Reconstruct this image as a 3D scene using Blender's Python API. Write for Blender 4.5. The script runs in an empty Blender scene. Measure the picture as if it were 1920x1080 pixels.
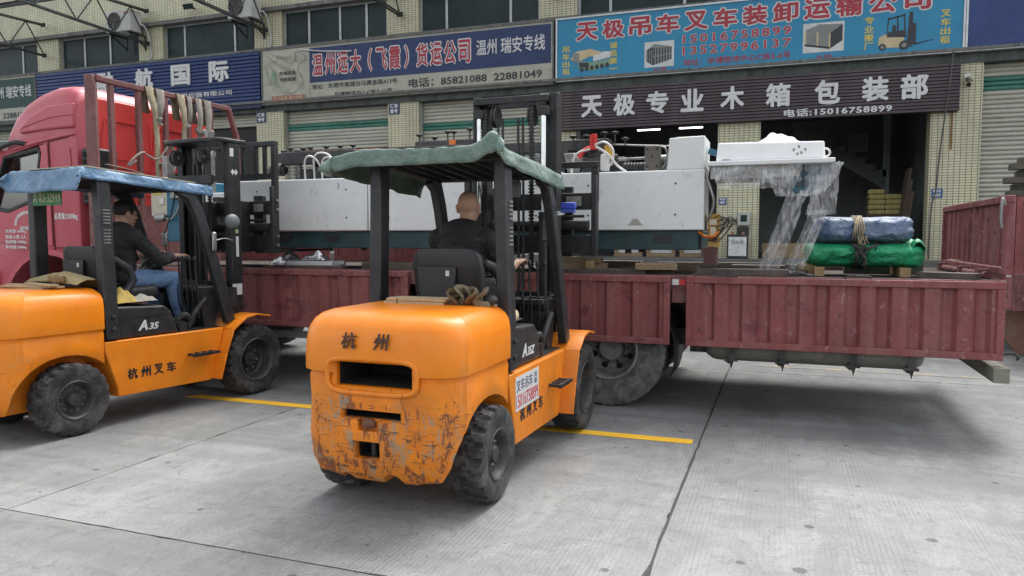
import bpy, math, random
from mathutils import Vector, Matrix, noise
random.seed(7)
R = math.radians
SC = bpy.context.scene
COL = SC.collection
# ------------------------------------------------------------------ camera
cam_d = bpy.data.cameras.new('camera')
cam = bpy.data.objects.new('camera', cam_d)
COL.objects.link(cam)
cam_d.sensor_width = 36.0
cam_d.lens = 26.0
cam_d.clip_end = 2000
cam.location = (0, 0, 1.55)
cam.rotation_euler = (R(90 - 3.92), 0, R(20))
SC.camera = cam
# ------------------------------------------------------------------ world
SUN_EL, SUN_ROT = R(56), R(8)
world = bpy.data.worlds.new('World')
SC.world = world
world.use_nodes = True
wn, wl = world.node_tree.nodes, world.node_tree.links
sky = wn.new('ShaderNodeTexSky')
sky.sky_type = 'NISHITA'
sky.sun_disc = False
sky.sun_elevation = SUN_EL
sky.sun_rotation = SUN_ROT
sky.air_density = 1.0
sky.dust_density = 4.0
sky.ozone_density = 1.0
hsv = wn.new('ShaderNodeHueSaturation')
hsv.inputs['Saturation'].default_value = 0.22
wl.new(sky.outputs[0], hsv.inputs['Color'])
wl.new(hsv.outputs[0], wn['Background'].inputs['Color'])
wn['Background'].inputs['Strength'].default_value = 0.15
# ------------------------------------------------------------------ sun (overcast, soft)
sun_d = bpy.data.lights.new('sun', 'SUN')
sun_d.energy = 0.85
sun_d.angle = R(30)
sun_d.color = (1.0, 0.97, 0.92)
sun = bpy.data.objects.new('sun', sun_d)
COL.objects.link(sun)
sd = Vector((math.sin(SUN_ROT) * math.cos(SUN_EL), math.cos(SUN_ROT) * math.cos(SUN_EL), math.sin(SUN_EL)))
sun.rotation_euler = (-sd).to_track_quat('-Z', 'Y').to_euler()
sun.location = sd * 40
vs = SC.view_settings
vs.view_transform = 'Standard'
vs.look = 'None'
vs.gamma = 1.0
vs.use_curve_mapping = False
vs.exposure = 1.5
try:
    SC.cycles.max_bounces = 5
    SC.cycles.diffuse_bounces = 3
    SC.cycles.glossy_bounces = 3
    SC.cycles.transparent_max_bounces = 8
    SC.cycles.caustics_reflective = False
    SC.cycles.caustics_refractive = False
except Exception:
    pass
# ------------------------------------------------------------------ helpers
TMP = bpy.data.scenes.new('bake')


def bake(ob):
    """evaluate an unlinked object's modifiers into a plain mesh"""
    TMP.collection.objects.link(ob)
    with bpy.context.temp_override(scene=TMP, view_layer=TMP.view_layers[0]):
        dg = bpy.context.evaluated_depsgraph_get()
        dg.update()
    me = bpy.data.meshes.new_from_object(ob.evaluated_get(dg), depsgraph=dg)
    TMP.collection.objects.unlink(ob)
    return me


OFF = {}


def root_of(o):
    while o.parent is not None:
        o = o.parent
    return o


def tag(o, label=None, cat=None, group=None, kind=None):
    if label: o['label'] = label
    if cat: o['category'] = cat
    if group: o['group'] = group
    if kind: o['kind'] = kind
    return o


def thing(name, label, cat, loc, rotz=0.0, off=None, group=None):
    o = bpy.data.objects.new(name, None)
    COL.objects.link(o)
    o.location = loc
    o.rotation_euler = (0, 0, rotz)
    o.empty_display_size = 0.1
    OFF[o.name] = Vector(loc if off is None else off)
    return tag(o, label, cat, group)


def inst(me, name, parent, loc=(0, 0, 0), rot=(0, 0, 0), scale=(1, 1, 1)):
    o = bpy.data.objects.new(name, me)
    COL.objects.link(o)
    o.parent = parent
    l = Vector(loc)
    if parent is not None:
        l = l - OFF.get(root_of(parent).name, Vector())
    o.location = l
    o.rotation_euler = rot
    o.scale = scale
    return o


def copy_tree(o, parent=None):
    c = o.copy()
    COL.objects.link(c)
    c.parent = parent
    if o.name in OFF: OFF[c.name] = OFF[o.name]
    for ch in list(o.children):
        copy_tree(ch, c)
    return c


class MB:
    def __init__(s):
        s.v, s.f, s.m = [], [], []

    def add(s, vs_, fs, mi=0):
        b = len(s.v)
        s.v += [tuple(p) for p in vs_]
        s.f += [tuple(i + b for i in f) for f in fs]
        s.m += [mi] * len(fs)
        return s

    def box(s, x0, x1, y0, y1, z0, z1, mi=0, rot=None, piv=None):
        vs_ = [(x, y, z) for x in (x0, x1) for y in (y0, y1) for z in (z0, z1)]
        if rot is not None:
            p = Vector(piv) if piv is not None else Vector(((x0 + x1) / 2, (y0 + y1) / 2, (z0 + z1) / 2))
            m = Matrix.Rotation(rot[0], 3, 'X') @ Matrix.Rotation(rot[1], 3, 'Y') @ Matrix.Rotation(rot[2], 3, 'Z')
            vs_ = [tuple(p + m @ (Vector(q) - p)) for q in vs_]
        return s.add(vs_, [(0, 1, 3, 2), (4, 6, 7, 5), (0, 4, 5, 1), (2, 3, 7, 6), (0, 2, 6, 4), (1, 5, 7, 3)], mi)

    def bar(s, p0, p1, w, h, mi=0, up=(0, 0, 1)):
        p0, p1 = Vector(p0), Vector(p1)
        d = (p1 - p0).normalized()
        u = Vector(up)
        if abs(d.dot(u)) > .98: u = Vector((0, 1, 0))
        a = d.cross(u).normalized() * w / 2
        b = a.cross(d).normalized() * h / 2
        vs_ = [p0 - a - b, p0 + a - b, p0 + a + b, p0 - a + b, p1 - a - b, p1 + a - b, p1 + a + b, p1 - a + b]
        return s.add(vs_, [(0, 1, 2, 3), (7, 6, 5, 4), (0, 4, 5, 1), (1, 5, 6, 2), (2, 6, 7, 3), (3, 7, 4, 0)], mi)

    def prism(s, poly, axis, a, b, mi=0):
        """poly: 2-D points in the other two axes (in order x,y,z without axis)"""
        def P(p, t):
            q = list(p)
            q.insert(axis, t)
            return tuple(q)
        n = len(poly)
        vs_ = [P(p, a) for p in poly] + [P(p, b) for p in poly]
        fs = [tuple(range(n))[::-1], tuple(range(n, 2 * n))] + [(i, (i + 1) % n, n + (i + 1) % n, n + i) for i in range(n)]
        return s.add(vs_, fs, mi)

    def tube(s, path, r, n=8, mi=0, cap=True, flat=1.0, up=None):
        path = [Vector(p) for p in path]
        if 3 <= len(path) <= 9 and not isinstance(r, (list, tuple)):
            ex = [path[0] * 2 - path[1]] + path + [path[-1] * 2 - path[-2]]
            out = []
            for i in range(1, len(ex) - 2):
                p0, p1, p2, p3 = ex[i - 1:i + 3]
                for k in range(5):
                    u = k / 5
                    out.append(((p1 * 2) + (p2 - p0) * u + (p0 * 2 - p1 * 5 + p2 * 4 - p3) * u * u + (p1 * 3 - p0 - p2 * 3 + p3) * u ** 3) * .5)
            path = out + [path[-1]]
        rr = r if isinstance(r, (list, tuple)) else [r] * len(path)
        vs_, fs = [], []
        pu = None
        for i, p in enumerate(path):
            d = (path[min(i + 1, len(path) - 1)] - path[max(i - 1, 0)]).normalized()
            if pu is None:
                u = Vector(up) if up else (Vector((0, 0, 1)) if abs(d.z) < .9 else Vector((1, 0, 0)))
            else:
                u = pu
            a = (u - d * u.dot(d)).normalized()
            pu = a
            b = d.cross(a)
            for k in range(n):
                t = 2 * math.pi * k / n
                vs_.append(p + a * (math.cos(t) * rr[i] * flat) + b * (math.sin(t) * rr[i]))
        for i in range(len(path) - 1):
            for k in range(n):
                fs.append((i * n + k, i * n + (k + 1) % n, (i + 1) * n + (k + 1) % n, (i + 1) * n + k))
        if cap:
            fs.append(tuple(range(n))[::-1])
            fs.append(tuple(range((len(path) - 1) * n, len(path) * n)))
        return s.add(vs_, fs, mi)

    def lathe(s, prof, c, axis='X', n=32, mi=0, caps=True, rfun=None):
        """prof: (t along axis, radius)"""
        vs_, fs = [], []
        c = Vector(c)
        for j, (t, r) in enumerate(prof):
            for k in range(n):
                a = 2 * math.pi * k / n
                q = r if rfun is None else rfun(j, k, r)
                u, w = math.cos(a) * q, math.sin(a) * q
                vs_.append(c + Vector({'X': (t, u, w), 'Y': (w, t, u), 'Z': (u, w, t)}[axis]))
        for j in range(len(prof) - 1):
            for k in range(n):
                fs.append((j * n + k, j * n + (k + 1) % n, (j + 1) * n + (k + 1) % n, (j + 1) * n + k))
        if caps:
            fs.append(tuple(range(n)))
            fs.append(tuple(range((len(prof) - 1) * n, len(prof) * n))[::-1])
        return s.add(vs_, fs, mi)

    def cyl(s, p0, p1, r, n=12, mi=0):
        return s.tube([p0, p1], r, n, mi)

    def loft(s, secs, mi=0, cap=True):
        n = len(secs[0])
        vs_ = [p for q in secs for p in q]
        fs = [(j * n + k, j * n + (k + 1) % n, (j + 1) * n + (k + 1) % n, (j + 1) * n + k) for j in range(len(secs) - 1) for k in range(n)]
        if cap:
            fs += [tuple(range(n))[::-1], tuple(range((len(secs) - 1) * n, len(secs) * n))]
        return s.add(vs_, fs, mi)

    def ell(s, c, r, n=14, m=9, mi=0, rot=None):
        vs_, fs = [], []
        M = Matrix.Identity(3) if rot is None else (Matrix.Rotation(rot[2], 3, 'Z') @ Matrix.Rotation(rot[1], 3, 'Y') @ Matrix.Rotation(rot[0], 3, 'X'))
        c = Vector(c)
        for j in range(m + 1):
            t = math.pi * j / m
            for k in range(n):
                a = 2 * math.pi * k / n
                vs_.append(c + M @ Vector((r[0] * math.sin(t) * math.cos(a), r[1] * math.sin(t) * math.sin(a), r[2] * math.cos(t))))
        for j in range(m):
            for k in range(n):
                fs.append((j * n + k, (j + 1) * n + k, (j + 1) * n + (k + 1) % n, j * n + (k + 1) % n))
        return s.add(vs_, fs, mi)

    def grid(s, fn, nu, nv, mi=0):
        vs_ = [fn(i / nu, j / nv) for j in range(nv + 1) for i in range(nu + 1)]
        fs = [(j * (nu + 1) + i, j * (nu + 1) + i + 1, (j + 1) * (nu + 1) + i + 1, (j + 1) * (nu + 1) + i) for j in range(nv) for i in range(nu)]
        return s.add(vs_, fs, mi)

    def mesh(s, name, mats, smooth=None, off=Vector((0, 0, 0))):
        me = bpy.data.meshes.new(name)
        me.from_pydata([(p[0] - off.x, p[1] - off.y, p[2] - off.z) for p in s.v], [], s.f)
        if not isinstance(mats, (list, tuple)): mats = [mats]
        for m in mats: me.materials.append(m)
        if len(mats) > 1: me.polygons.foreach_set('material_index', s.m)
        me.validate()
        import bmesh
        bm = bmesh.new()
        bm.from_mesh(me)
        bmesh.ops.recalc_face_normals(bm, faces=bm.faces)
        bm.to_mesh(me)
        bm.free()
        if smooth:
            me.shade_smooth()
            me.set_sharp_from_angle(angle=R(smooth))
        return me

    def obj(s, name, mats, parent=None, smooth=None, bevel=0.0, solid=0.0, label=None, seg=2):
        off = OFF.get(root_of(parent).name, Vector()) if parent is not None else Vector()
        me = s.mesh(name, mats, smooth, off)
        o = bpy.data.objects.new(name, me)
        COL.objects.link(o)
        o.parent = parent
        if solid:
            md = o.modifiers.new('solid', 'SOLIDIFY')
            md.thickness = solid
            md.offset = 0
        if bevel:
            md = o.modifiers.new('bevel', 'BEVEL')
            md.width = bevel
            md.segments = seg
            md.limit_method = 'ANGLE'
            md.angle_limit = R(35)
            if not smooth:
                me.shade_smooth()
                me.set_sharp_from_angle(angle=R(50))
        if label: o['label'] = label
        return o

    def solo(s, name, mats, label, cat, group=None, smooth=None, bevel=0.0, solid=0.0):
        """a one-mesh thing: origin at the centre of its base"""
        xs, ys, zs = zip(*s.v)
        off = Vector(((min(xs) + max(xs)) / 2, (min(ys) + max(ys)) / 2, min(zs)))
        o = bpy.data.objects.new(name, s.mesh(name, mats, smooth, off))
        COL.objects.link(o)
        o.location = off
        OFF[o.name] = off
        if solid:
            md = o.modifiers.new('solid', 'SOLIDIFY')
            md.thickness = solid
            md.offset = 0
        if bevel:
            md = o.modifiers.new('bevel', 'BEVEL')
            md.width = bevel
            md.segments = 2
            md.limit_method = 'ANGLE'
            md.angle_limit = R(35)
        return tag(o, label, cat, group)


def boolean(mb, cutters, mats, smooth=35, name='m', bevel=0):
    base = bpy.data.objects.new('b', mb.mesh('b', mats))
    cs = []
    for i, c in enumerate(cutters):
        co = bpy.data.objects.new('c%d' % i, c.mesh('c', mats))
        TMP.collection.objects.link(co)
        cs.append(co)
        md = base.modifiers.new('b', 'BOOLEAN')
        md.operation = 'DIFFERENCE'
        md.solver = 'EXACT'
        md.object = co
    if bevel:
        md = base.modifiers.new('bv', 'BEVEL')
        md.width = bevel
        md.segments = 2
        md.limit_method = 'ANGLE'
        md.angle_limit = R(40)
    me = bake(base)
    for co in cs: bpy.data.objects.remove(co)
    bpy.data.objects.remove(base)
    if smooth:
        me.shade_smooth()
        me.set_sharp_from_angle(angle=R(smooth))
    me.name = name
    return me


def remesh(mb, mat, vox, smooth=3, name='m'):
    o = bpy.data.objects.new('r', mb.mesh('r', mat))
    md = o.modifiers.new('r', 'REMESH')
    md.mode = 'VOXEL'
    md.voxel_size = vox
    md2 = o.modifiers.new('s', 'SMOOTH')
    md2.iterations = smooth
    md2.factor = .5
    me = bake(o)
    bpy.data.objects.remove(o)
    me.shade_smooth()
    if not me.materials: me.materials.append(mat)
    me.name = name
    return me


TEXT_N = [0]


def text(s, x0, x1, z0, z1, y, mat, parent, bold=0.0, ext=0.004, name='lettering', org=None, ax=None, az=None, shear=0.0, sx=1.0):
    """fit the string into x0..x1, z0..z1 on the plane y facing -Y, or on a plane given by org, ax, az"""
    cu = bpy.data.curves.new('t', 'FONT')
    cu.body = s
    cu.size = 1.0
    cu.offset = 0.0
    cu.extrude = 0.0
    cu.shear = shear
    cu.resolution_u = 2
    cu.space_character = sx
    o = bpy.data.objects.new('t', cu)
    me = bake(o)
    bpy.data.objects.remove(o)
    bpy.data.curves.remove(cu)
    xs = [v.co.x for v in me.vertices]
    ys = [v.co.y for v in me.vertices]
    if not xs: return None
    ax_ = Vector(ax) if ax else Vector((1, 0, 0))
    az_ = Vector(az) if az else Vector((0, 0, 1))
    og = Vector(org) if org else Vector((0, y, 0))
    nrm = ax_.cross(az_).normalized()
    off = OFF.get(root_of(parent).name, Vector())
    kx = (x1 - x0) / (max(xs) - min(xs))
    kz = (z1 - z0) / (max(ys) - min(ys))
    mx, my = min(xs), min(ys)
    if bold:
        # embolden: copies shifted round a small circle, each a hair deeper than the last
        n0 = len(me.vertices)
        base = [v.co.copy() for v in me.vertices]
        fs = [tuple(p.vertices) for p in me.polygons]
        vv, ff = [], []
        dirs = [(0, 0)] + [(bold * math.cos(k * math.pi / 4), bold * math.sin(k * math.pi / 4)) for k in range(8)]
        for k, (dx, dy) in enumerate(dirs):
            vv += [(c.x + dx, c.y + dy, -k) for c in base]
            ff += [tuple(i + k * n0 for i in f) for f in fs]
        bpy.data.meshes.remove(me)
        me = bpy.data.meshes.new('lettering')
        me.from_pydata(vv, [], ff)
        mx -= bold; my -= bold
        kx = (x1 - x0) / (max(xs) - min(xs) + 2 * bold)
        kz = (z1 - z0) / (max(ys) - min(ys) + 2 * bold)
    for v in me.vertices:
        v.co = og + ax_ * (x0 + (v.co.x - mx) * kx) + az_ * (z0 + (v.co.y - my) * kz) + nrm * (v.co.z * .00025) - off
    me.materials.clear()
    me.materials.append(mat)
    ob = bpy.data.objects.new(name, me)
    COL.objects.link(ob)
    ob.parent = parent
    if ext:
        md = ob.modifiers.new('solid', 'SOLIDIFY')
        md.thickness = ext
        md.offset = 1.0
    return ob


# ------------------------------------------------------------------ materials
MATS = {}


class NT:
    def __init__(s, name):
        s.m = bpy.data.materials.new(name)
        s.m.use_nodes = True
        s.n = s.m.node_tree.nodes
        s.l = s.m.node_tree.links
        s.p = s.n['Principled BSDF']
        s.out = s.n['Material Output']
        s.tc = s.n.new('ShaderNodeTexCoord')

    def new(s, t, **k):
        nd = s.n.new(t)
        for a, b in k.items(): setattr(nd, a, b)
        return nd

    def link(s, a, b): s.l.new(a, b)

    def set(s, nd, i, v):
        if hasattr(v, 'is_output') or isinstance(v, bpy.types.NodeSocket): s.l.new(v, nd.inputs[i])
        elif v is not None: nd.inputs[i].default_value = v

    def map(s, scale=(1, 1, 1), loc=(0, 0, 0), src='Object', rot=(0, 0, 0)):
        mp = s.new('ShaderNodeMapping')
        mp.inputs['Scale'].default_value = scale
        mp.inputs['Location'].default_value = loc
        mp.inputs['Rotation'].default_value = rot
        s.link(s.tc.outputs[src], mp.inputs['Vector'])
        return mp.outputs[0]

    def noise(s, vec, scale, detail=4, rough=.6, dist=0.0):
        nd = s.new('ShaderNodeTexNoise')
        s.link(vec, nd.inputs['Vector'])
        nd.inputs['Scale'].default_value = scale
        nd.inputs['Detail'].default_value = detail
        nd.inputs['Roughness'].default_value = rough
        nd.inputs['Distortion'].default_value = dist
        return nd.outputs['Fac']

    def ramp(s, fac, a, b, ca=(0, 0, 0, 1), cb=(1, 1, 1, 1)):
        nd = s.new('ShaderNodeValToRGB')
        nd.color_ramp.elements[0].position = a
        nd.color_ramp.elements[1].position = b
        nd.color_ramp.elements[0].color = ca if len(ca) == 4 else (*ca, 1)
        nd.color_ramp.elements[1].color = cb if len(cb) == 4 else (*cb, 1)
        s.link(fac, nd.inputs[0])
        return nd.outputs[0]

    def mix(s, fac, a, b, mode='MIX'):
        nd = s.new('ShaderNodeMix', data_type='RGBA', blend_type=mode)
        s.set(nd, 0, fac)
        s.set(nd, 6, a if not isinstance(a, tuple) else ((*a, 1) if len(a) == 3 else a))
        s.set(nd, 7, b if not isinstance(b, tuple) else ((*b, 1) if len(b) == 3 else b))
        return nd.outputs[2]

    def math(s, op, a, b=None):
        nd = s.new('ShaderNodeMath', operation=op)
        s.set(nd, 0, a)
        if b is not None: s.set(nd, 1, b)
        return nd.outputs[0]

    def bump(s, h, strength=.3, dist=.01):
        nd = s.new('ShaderNodeBump')
        nd.inputs['Strength'].default_value = strength
        nd.inputs['Distance'].default_value = dist
        s.link(h, nd.inputs['Height'])
        s.link(nd.outputs[0], s.p.inputs['Normal'])
        return nd

    def base(s, c): s.set(s.p, 'Base Color', c if not isinstance(c, tuple) else ((*c, 1) if len(c) == 3 else c))
    def rough(s, r): s.set(s.p, 'Roughness', r)


def pm(name, col, rough=.5, metal=0.0, var=.18, vs=6.0, dirt=0.0, dcol=(.16, .14, .12), ds=5.0, bump=0.0, bs=60.0, stretch=(1, 1, 1), spec=.5):
    """painted / plain material: colour with mottling, a grime mask, roughness break-up and fine bump"""
    if name in MATS: return MATS[name]
    t = NT(name)
    v = t.map(stretch)
    n1 = t.noise(v, vs, 5, .65)
    dark = tuple(c * (1 - var) for c in col)
    lite = tuple(min(1, c * (1 + var * .6)) for c in col)
    c = t.ramp(n1, .3, .72, dark, lite)
    if dirt:
        n2 = t.noise(v, ds, 8, .72, .4)
        k = .62 - dirt * .22
        msk = t.ramp(n2, k, k + .16)
        c = t.mix(t.math('MULTIPLY', msk, min(1, .45 + dirt * .5)), c, dcol)
    t.base(c)
    n3 = t.noise(v, vs * 3, 4)
    t.rough(t.ramp(n3, .25, .75, (max(.02, rough - .1),) * 3, (min(1, rough + .12),) * 3))
    t.set(t.p, 'Metallic', metal)
    t.set(t.p, 'Specular IOR Level', spec)
    if bump:
        t.bump(t.noise(v, bs, 3), bump, .01)
    MATS[name] = t.m
    return t.m


def glass_dark(name='dark_window_glass', col=(.012, .022, .022), rough=.25):
    if name in MATS: return MATS[name]
    t = NT(name)
    n = t.noise(t.map(), 1.2, 3)
    t.base(t.ramp(n, .3, .7, col, tuple(c * 1.9 for c in col)))
    t.rough(rough)
    t.set(t.p, 'Specular IOR Level', .2)
    t.bump(t.noise(t.map(), .8, 2), .12, .03)
    MATS[name] = t.m
    return t.m


def tile_mat(name='cream_wall_tile', a=(.66, .64, .43), b=(.60, .58, .39), mortar=(.13, .12, .085), vertical_axis='XZ'):
    if name in MATS: return MATS[name]
    t = NT(name)
    # tiles 95 x 45 mm in straight stack bond, mapped on X and Z (and Y for returns)
    sp = t.new('ShaderNodeSeparateXYZ')
    t.link(t.tc.outputs['Object'], sp.inputs[0])
    xy = t.math('ADD', sp.outputs[0], sp.outputs[1])
    cb = t.new('ShaderNodeCombineXYZ')
    t.link(xy, cb.inputs[0])
    t.link(sp.outputs[2], cb.inputs[1])
    bk = t.new('ShaderNodeTexBrick')
    bk.offset = 0.0
    bk.squash = 1.0
    t.link(cb.outputs[0], bk.inputs['Vector'])
    bk.inputs['Scale'].default_value = 1.0
    bk.inputs['Brick Width'].default_value = .1
    bk.inputs['Row Height'].default_value = .052
    bk.inputs['Mortar Size'].default_value = .0055
    bk.inputs['Mortar Smooth'].default_value = .15
    bk.inputs['Color1'].default_value = (*a, 1)
    bk.inputs['Color2'].default_value = (*b, 1)
    bk.inputs['Mortar'].default_value = (*mortar, 1)
    v = t.map()
    st = t.ramp(t.noise(t.map((1, 1, .35)), 2.2, 6, .7), .42, .75)
    c = t.mix(t.math('MULTIPLY', st, .55), bk.outputs['Color'], (.24, .23, .19))
    st2 = t.ramp(t.noise(v, 30, 3), .5, .8)
    c = t.mix(t.math('MULTIPLY', st2, .18), c, (.3, .29, .24))
    t.base(c)
    t.rough(t.ramp(bk.outputs['Fac'], 0, 1, (.35,) * 3, (.85,) * 3))
    t.bump(t.math('SUBTRACT', 1.0, bk.outputs['Fac']), .5, .004)
    MATS[name] = t.m
    return t.m


def concrete_mat():
    t = NT('grooved_concrete')
    v = t.map()
    oi = t.new('ShaderNodeObjectInfo')
    geo = t.new('ShaderNodeNewGeometry')
    pos = geo.outputs['Position']
    def nz(scale, detail=4, rough=.6, sc=(1, 1, 1), dist=0):
        mp = t.new('ShaderNodeMapping')
        mp.inputs['Scale'].default_value = sc
        t.link(pos, mp.inputs['Vector'])
        return t.noise(mp.outputs[0], scale, detail, rough, dist)
    c = t.ramp(nz(.6, 4, .65), .32, .70, (.165, .170, .171), (.265, .268, .264))
    # trowel patches, scuffs and dust, drawn out along and across the brooming direction
    c = t.mix(t.math('MULTIPLY', t.ramp(nz(2.4, 5, .75, (1, .5, 1), .7), .44, .64), .5), c, (.335, .338, .333))
    c = t.mix(t.math('MULTIPLY', t.ramp(nz(3.4, 5, .78, (.45, 1.4, 1), 1.2), .52, .68), .45), c, (.115, .117, .116))
    c = t.mix(t.math('MULTIPLY', t.ramp(nz(15, 4, .8, (1, .7, 1), .8), .54, .66), .45), c, (.10, .102, .10))
    fine = nz(70, 2, .7)
    c = t.mix(.5, c, t.ramp(fine, .3, .7, (.18, .185, .185), (.60, .605, .60)), 'OVERLAY')
    # worn tyre tracks running past the bays
    c = t.mix(t.math('MULTIPLY', t.ramp(nz(1.0, 3, .6, (.16, 1.5, 1), .3), .50, .68), .5), c, (.09, .09, .088))
    # grooves along Y, about 22 mm apart, showing through in patches
    wv = t.new('ShaderNodeTexWave', wave_type='BANDS', bands_direction='X', wave_profile='SIN')
    t.link(pos, wv.inputs['Vector'])
    wv.inputs['Scale'].default_value = 12.0
    wv.inputs['Distortion'].default_value = .9
    wv.inputs['Detail'].default_value = 1.0
    wv.inputs['Detail Scale'].default_value = .35
    gr = t.ramp(wv.outputs['Fac'], .03, .34, (1, 1, 1), (0, 0, 0))
    patch = t.ramp(nz(1.7, 4, .8, (1.7, .35, 1)), .46, .64)
    grm = t.math('MULTIPLY', gr, patch)
    c = t.mix(t.math('MULTIPLY', grm, .52), c, (.10, .105, .105))
    # gum and oil drops
    for sc_, th, rnd, col in ((3.4, .080, .22, (.045, .046, .046)), (1.4, .05, .25, (.035, .037, .037))):
        vo = t.new('ShaderNodeTexVoronoi')
        mp = t.new('ShaderNodeMapping')
        mp.inputs['Location'].default_value = (sc_, 3 * sc_, 0)
        t.link(pos, mp.inputs['Vector'])
        t.link(mp.outputs[0], vo.inputs['Vector'])
        vo.voronoi_dimensions = '2D'
        vo.inputs['Scale'].default_value = sc_
        seed = t.new('ShaderNodeSeparateColor')
        t.link(vo.outputs['Color'], seed.inputs[0])
        lim = t.math('MULTIPLY', t.math('LESS_THAN', seed.outputs[0], rnd), t.math('MULTIPLY', seed.outputs[1], th))
        d = t.math('SUBTRACT', vo.outputs['Distance'], t.math('MULTIPLY', t.math('SUBTRACT', fine, .5), .05))
        c = t.mix(t.math('MULTIPLY', t.math('LESS_THAN', d, lim), .72), c, col)
    # whole-slab tone
    tone = t.ramp(oi.outputs['Random'], 0, 1, (.88, .88, .87), (1.06, 1.06, 1.06))
    c = t.mix(1.0, c, tone, 'MULTIPLY')
    c = t.mix(1.0, c, oi.outputs['Color'], 'MULTIPLY')
    t.base(c)
    t.rough(t.ramp(fine, .3, .7, (.62,) * 3, (.9,) * 3))
    h = t.math('SUBTRACT', t.math('MULTIPLY', fine, .35), gr)
    t.bump(h, .2, .004)
    MATS['concrete'] = t.m
    return t.m


def orange_mat(name, wear=1.0, seed=0.0, rear=True):
    """orange machine paint, chipped down to primer and bare casting low on the back"""
    if name in MATS: return MATS[name]
    t = NT(name)
    v = t.map(loc=(seed, seed * 2, seed))
    n1 = t.noise(v, 3.5, 5, .6)
    c = t.ramp(n1, .3, .7, (.77, .205, .004), (.87, .258, .006))
    sp = t.new('ShaderNodeSeparateXYZ')
    t.link(t.tc.outputs['Object'], sp.inputs[0])
    zlow = t.ramp(t.math('ADD', sp.outputs[2], t.math('MULTIPLY', t.math('SUBTRACT', t.noise(v, 5, 4), .5), .35)), .62, 1.0, (1, 1, 1), (0, 0, 0))
    ylow = t.ramp(t.math('ADD', t.math('MULTIPLY', sp.outputs[1], 1.0), .55), .25, .62, (1, 1, 1), (0, 0, 0))
    reg = t.math('MULTIPLY', zlow, ylow) if rear else t.math('MULTIPLY', zlow, .35)
    # brown grime rubbed in low down
    g = t.ramp(t.noise(v, 4.0, 5, .75, .5), .38, .66)
    c = t.mix(t.math('MULTIPLY', t.math('MULTIPLY', g, zlow), .42 * wear), c, (.21, .105, .04))
    # chips: vertical smears, in patches
    def chips(sc, st, lo, wid, col, amt, regw):
        nonlocal c
        vv = t.map(st, (seed + sc, 1.3 * sc, seed))
        n = t.noise(vv, sc, 6, .80, .8)
        k = t.math('ADD', n, t.math('MULTIPLY', t.math('SUBTRACT', reg, 1.0), regw))
        m = t.ramp(k, lo, lo + wid)
        c = t.mix(t.math('MULTIPLY', m, amt * min(1, wear)), c, col)
        return m
    chips(6.5, (1.7, 1.7, .7), .535 + .06 * (1 - wear), .03, (.13, .035, .022), .8, .3)
    chips(11.0, (1.4, 1.4, .6), .552 + .06 * (1 - wear), .025, (.30, .25, .17), .8, .3)
    chips(13.0, (.6, .6, 2.6), .575 + .05 * (1 - wear), .02, (.045, .03, .025), .9, .26)
    m4 = chips(22.0, (1, 1, 1), .655 + .02 * (1 - wear), .015, (.05, .035, .03), .9, .10)
    # dust film settling everywhere
    c = t.mix(t.math('MULTIPLY', t.ramp(t.noise(v, 14, 6, .7), .45, .8), .16), c, (.42, .30, .17))
    t.base(c)
    rg = t.mix(reg, (.30, .30, .30), (.62, .62, .62))
    t.rough(t.mix(t.math('MULTIPLY', t.noise(v, 18, 4), .5), rg, (.55, .55, .55)))
    t.set(t.p, 'Specular IOR Level', .45)
    t.bump(t.math('ADD', t.math('MULTIPLY', t.noise(v, 9, 3, .8, .8), .6), t.math('MULTIPLY', t.noise(v, 60, 1), .2)), .28, .006)
    MATS[name] = t.m
    return t.m


def red_panel_mat(name, col=(.225, .058, .058), wear=1.0, vertical=True):
    """oxide red truck steel, sun-faded, with rubbed streaks, scuffs and dark patches"""
    if name in MATS: return MATS[name]
    t = NT(name)
    v = t.map()
    vs_ = t.map((6, 6, .7) if vertical else (1, 1, 1))
    c = t.ramp(t.noise(v, 2.2, 6, .65), .3, .7, tuple(q * .72 for q in col), tuple(min(1, q * 1.18) for q in col))
    fade = t.ramp(t.noise(vs_, 1.4, 6, .7), .42, .72)
    c = t.mix(t.math('MULTIPLY', fade, .5 * wear), c, (.28, .155, .14))
    c = t.mix(t.math('MULTIPLY', t.ramp(t.noise(v, 3.3, 5, .7), .57, .64), .7 * wear), c, (.10, .022, .028))
    c = t.mix(t.math('MULTIPLY', t.ramp(t.noise(t.map((2, 2, 1)), 9, 5, .82, .7), .60, .65), .5 * wear), c, (.40, .31, .27))
    c = t.mix(t.math('MULTIPLY', t.ramp(t.noise(t.map((1, 1, 1), (5, 5, 5)), 16, 5, .8), .60, .65), .6 * wear), c, (.05, .03, .028))
    t.base(c)
    t.rough(t.ramp(t.noise(v, 12, 2), .3, .7, (.5,) * 3, (.8,) * 3))
    t.bump(t.math('ADD', t.math('MULTIPLY', t.noise(v, 2.6, 2), 2.2), t.math('MULTIPLY', t.noise(v, 70, 3), .25)), .22, .012)
    MATS[name] = t.m
    return t.m


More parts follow.
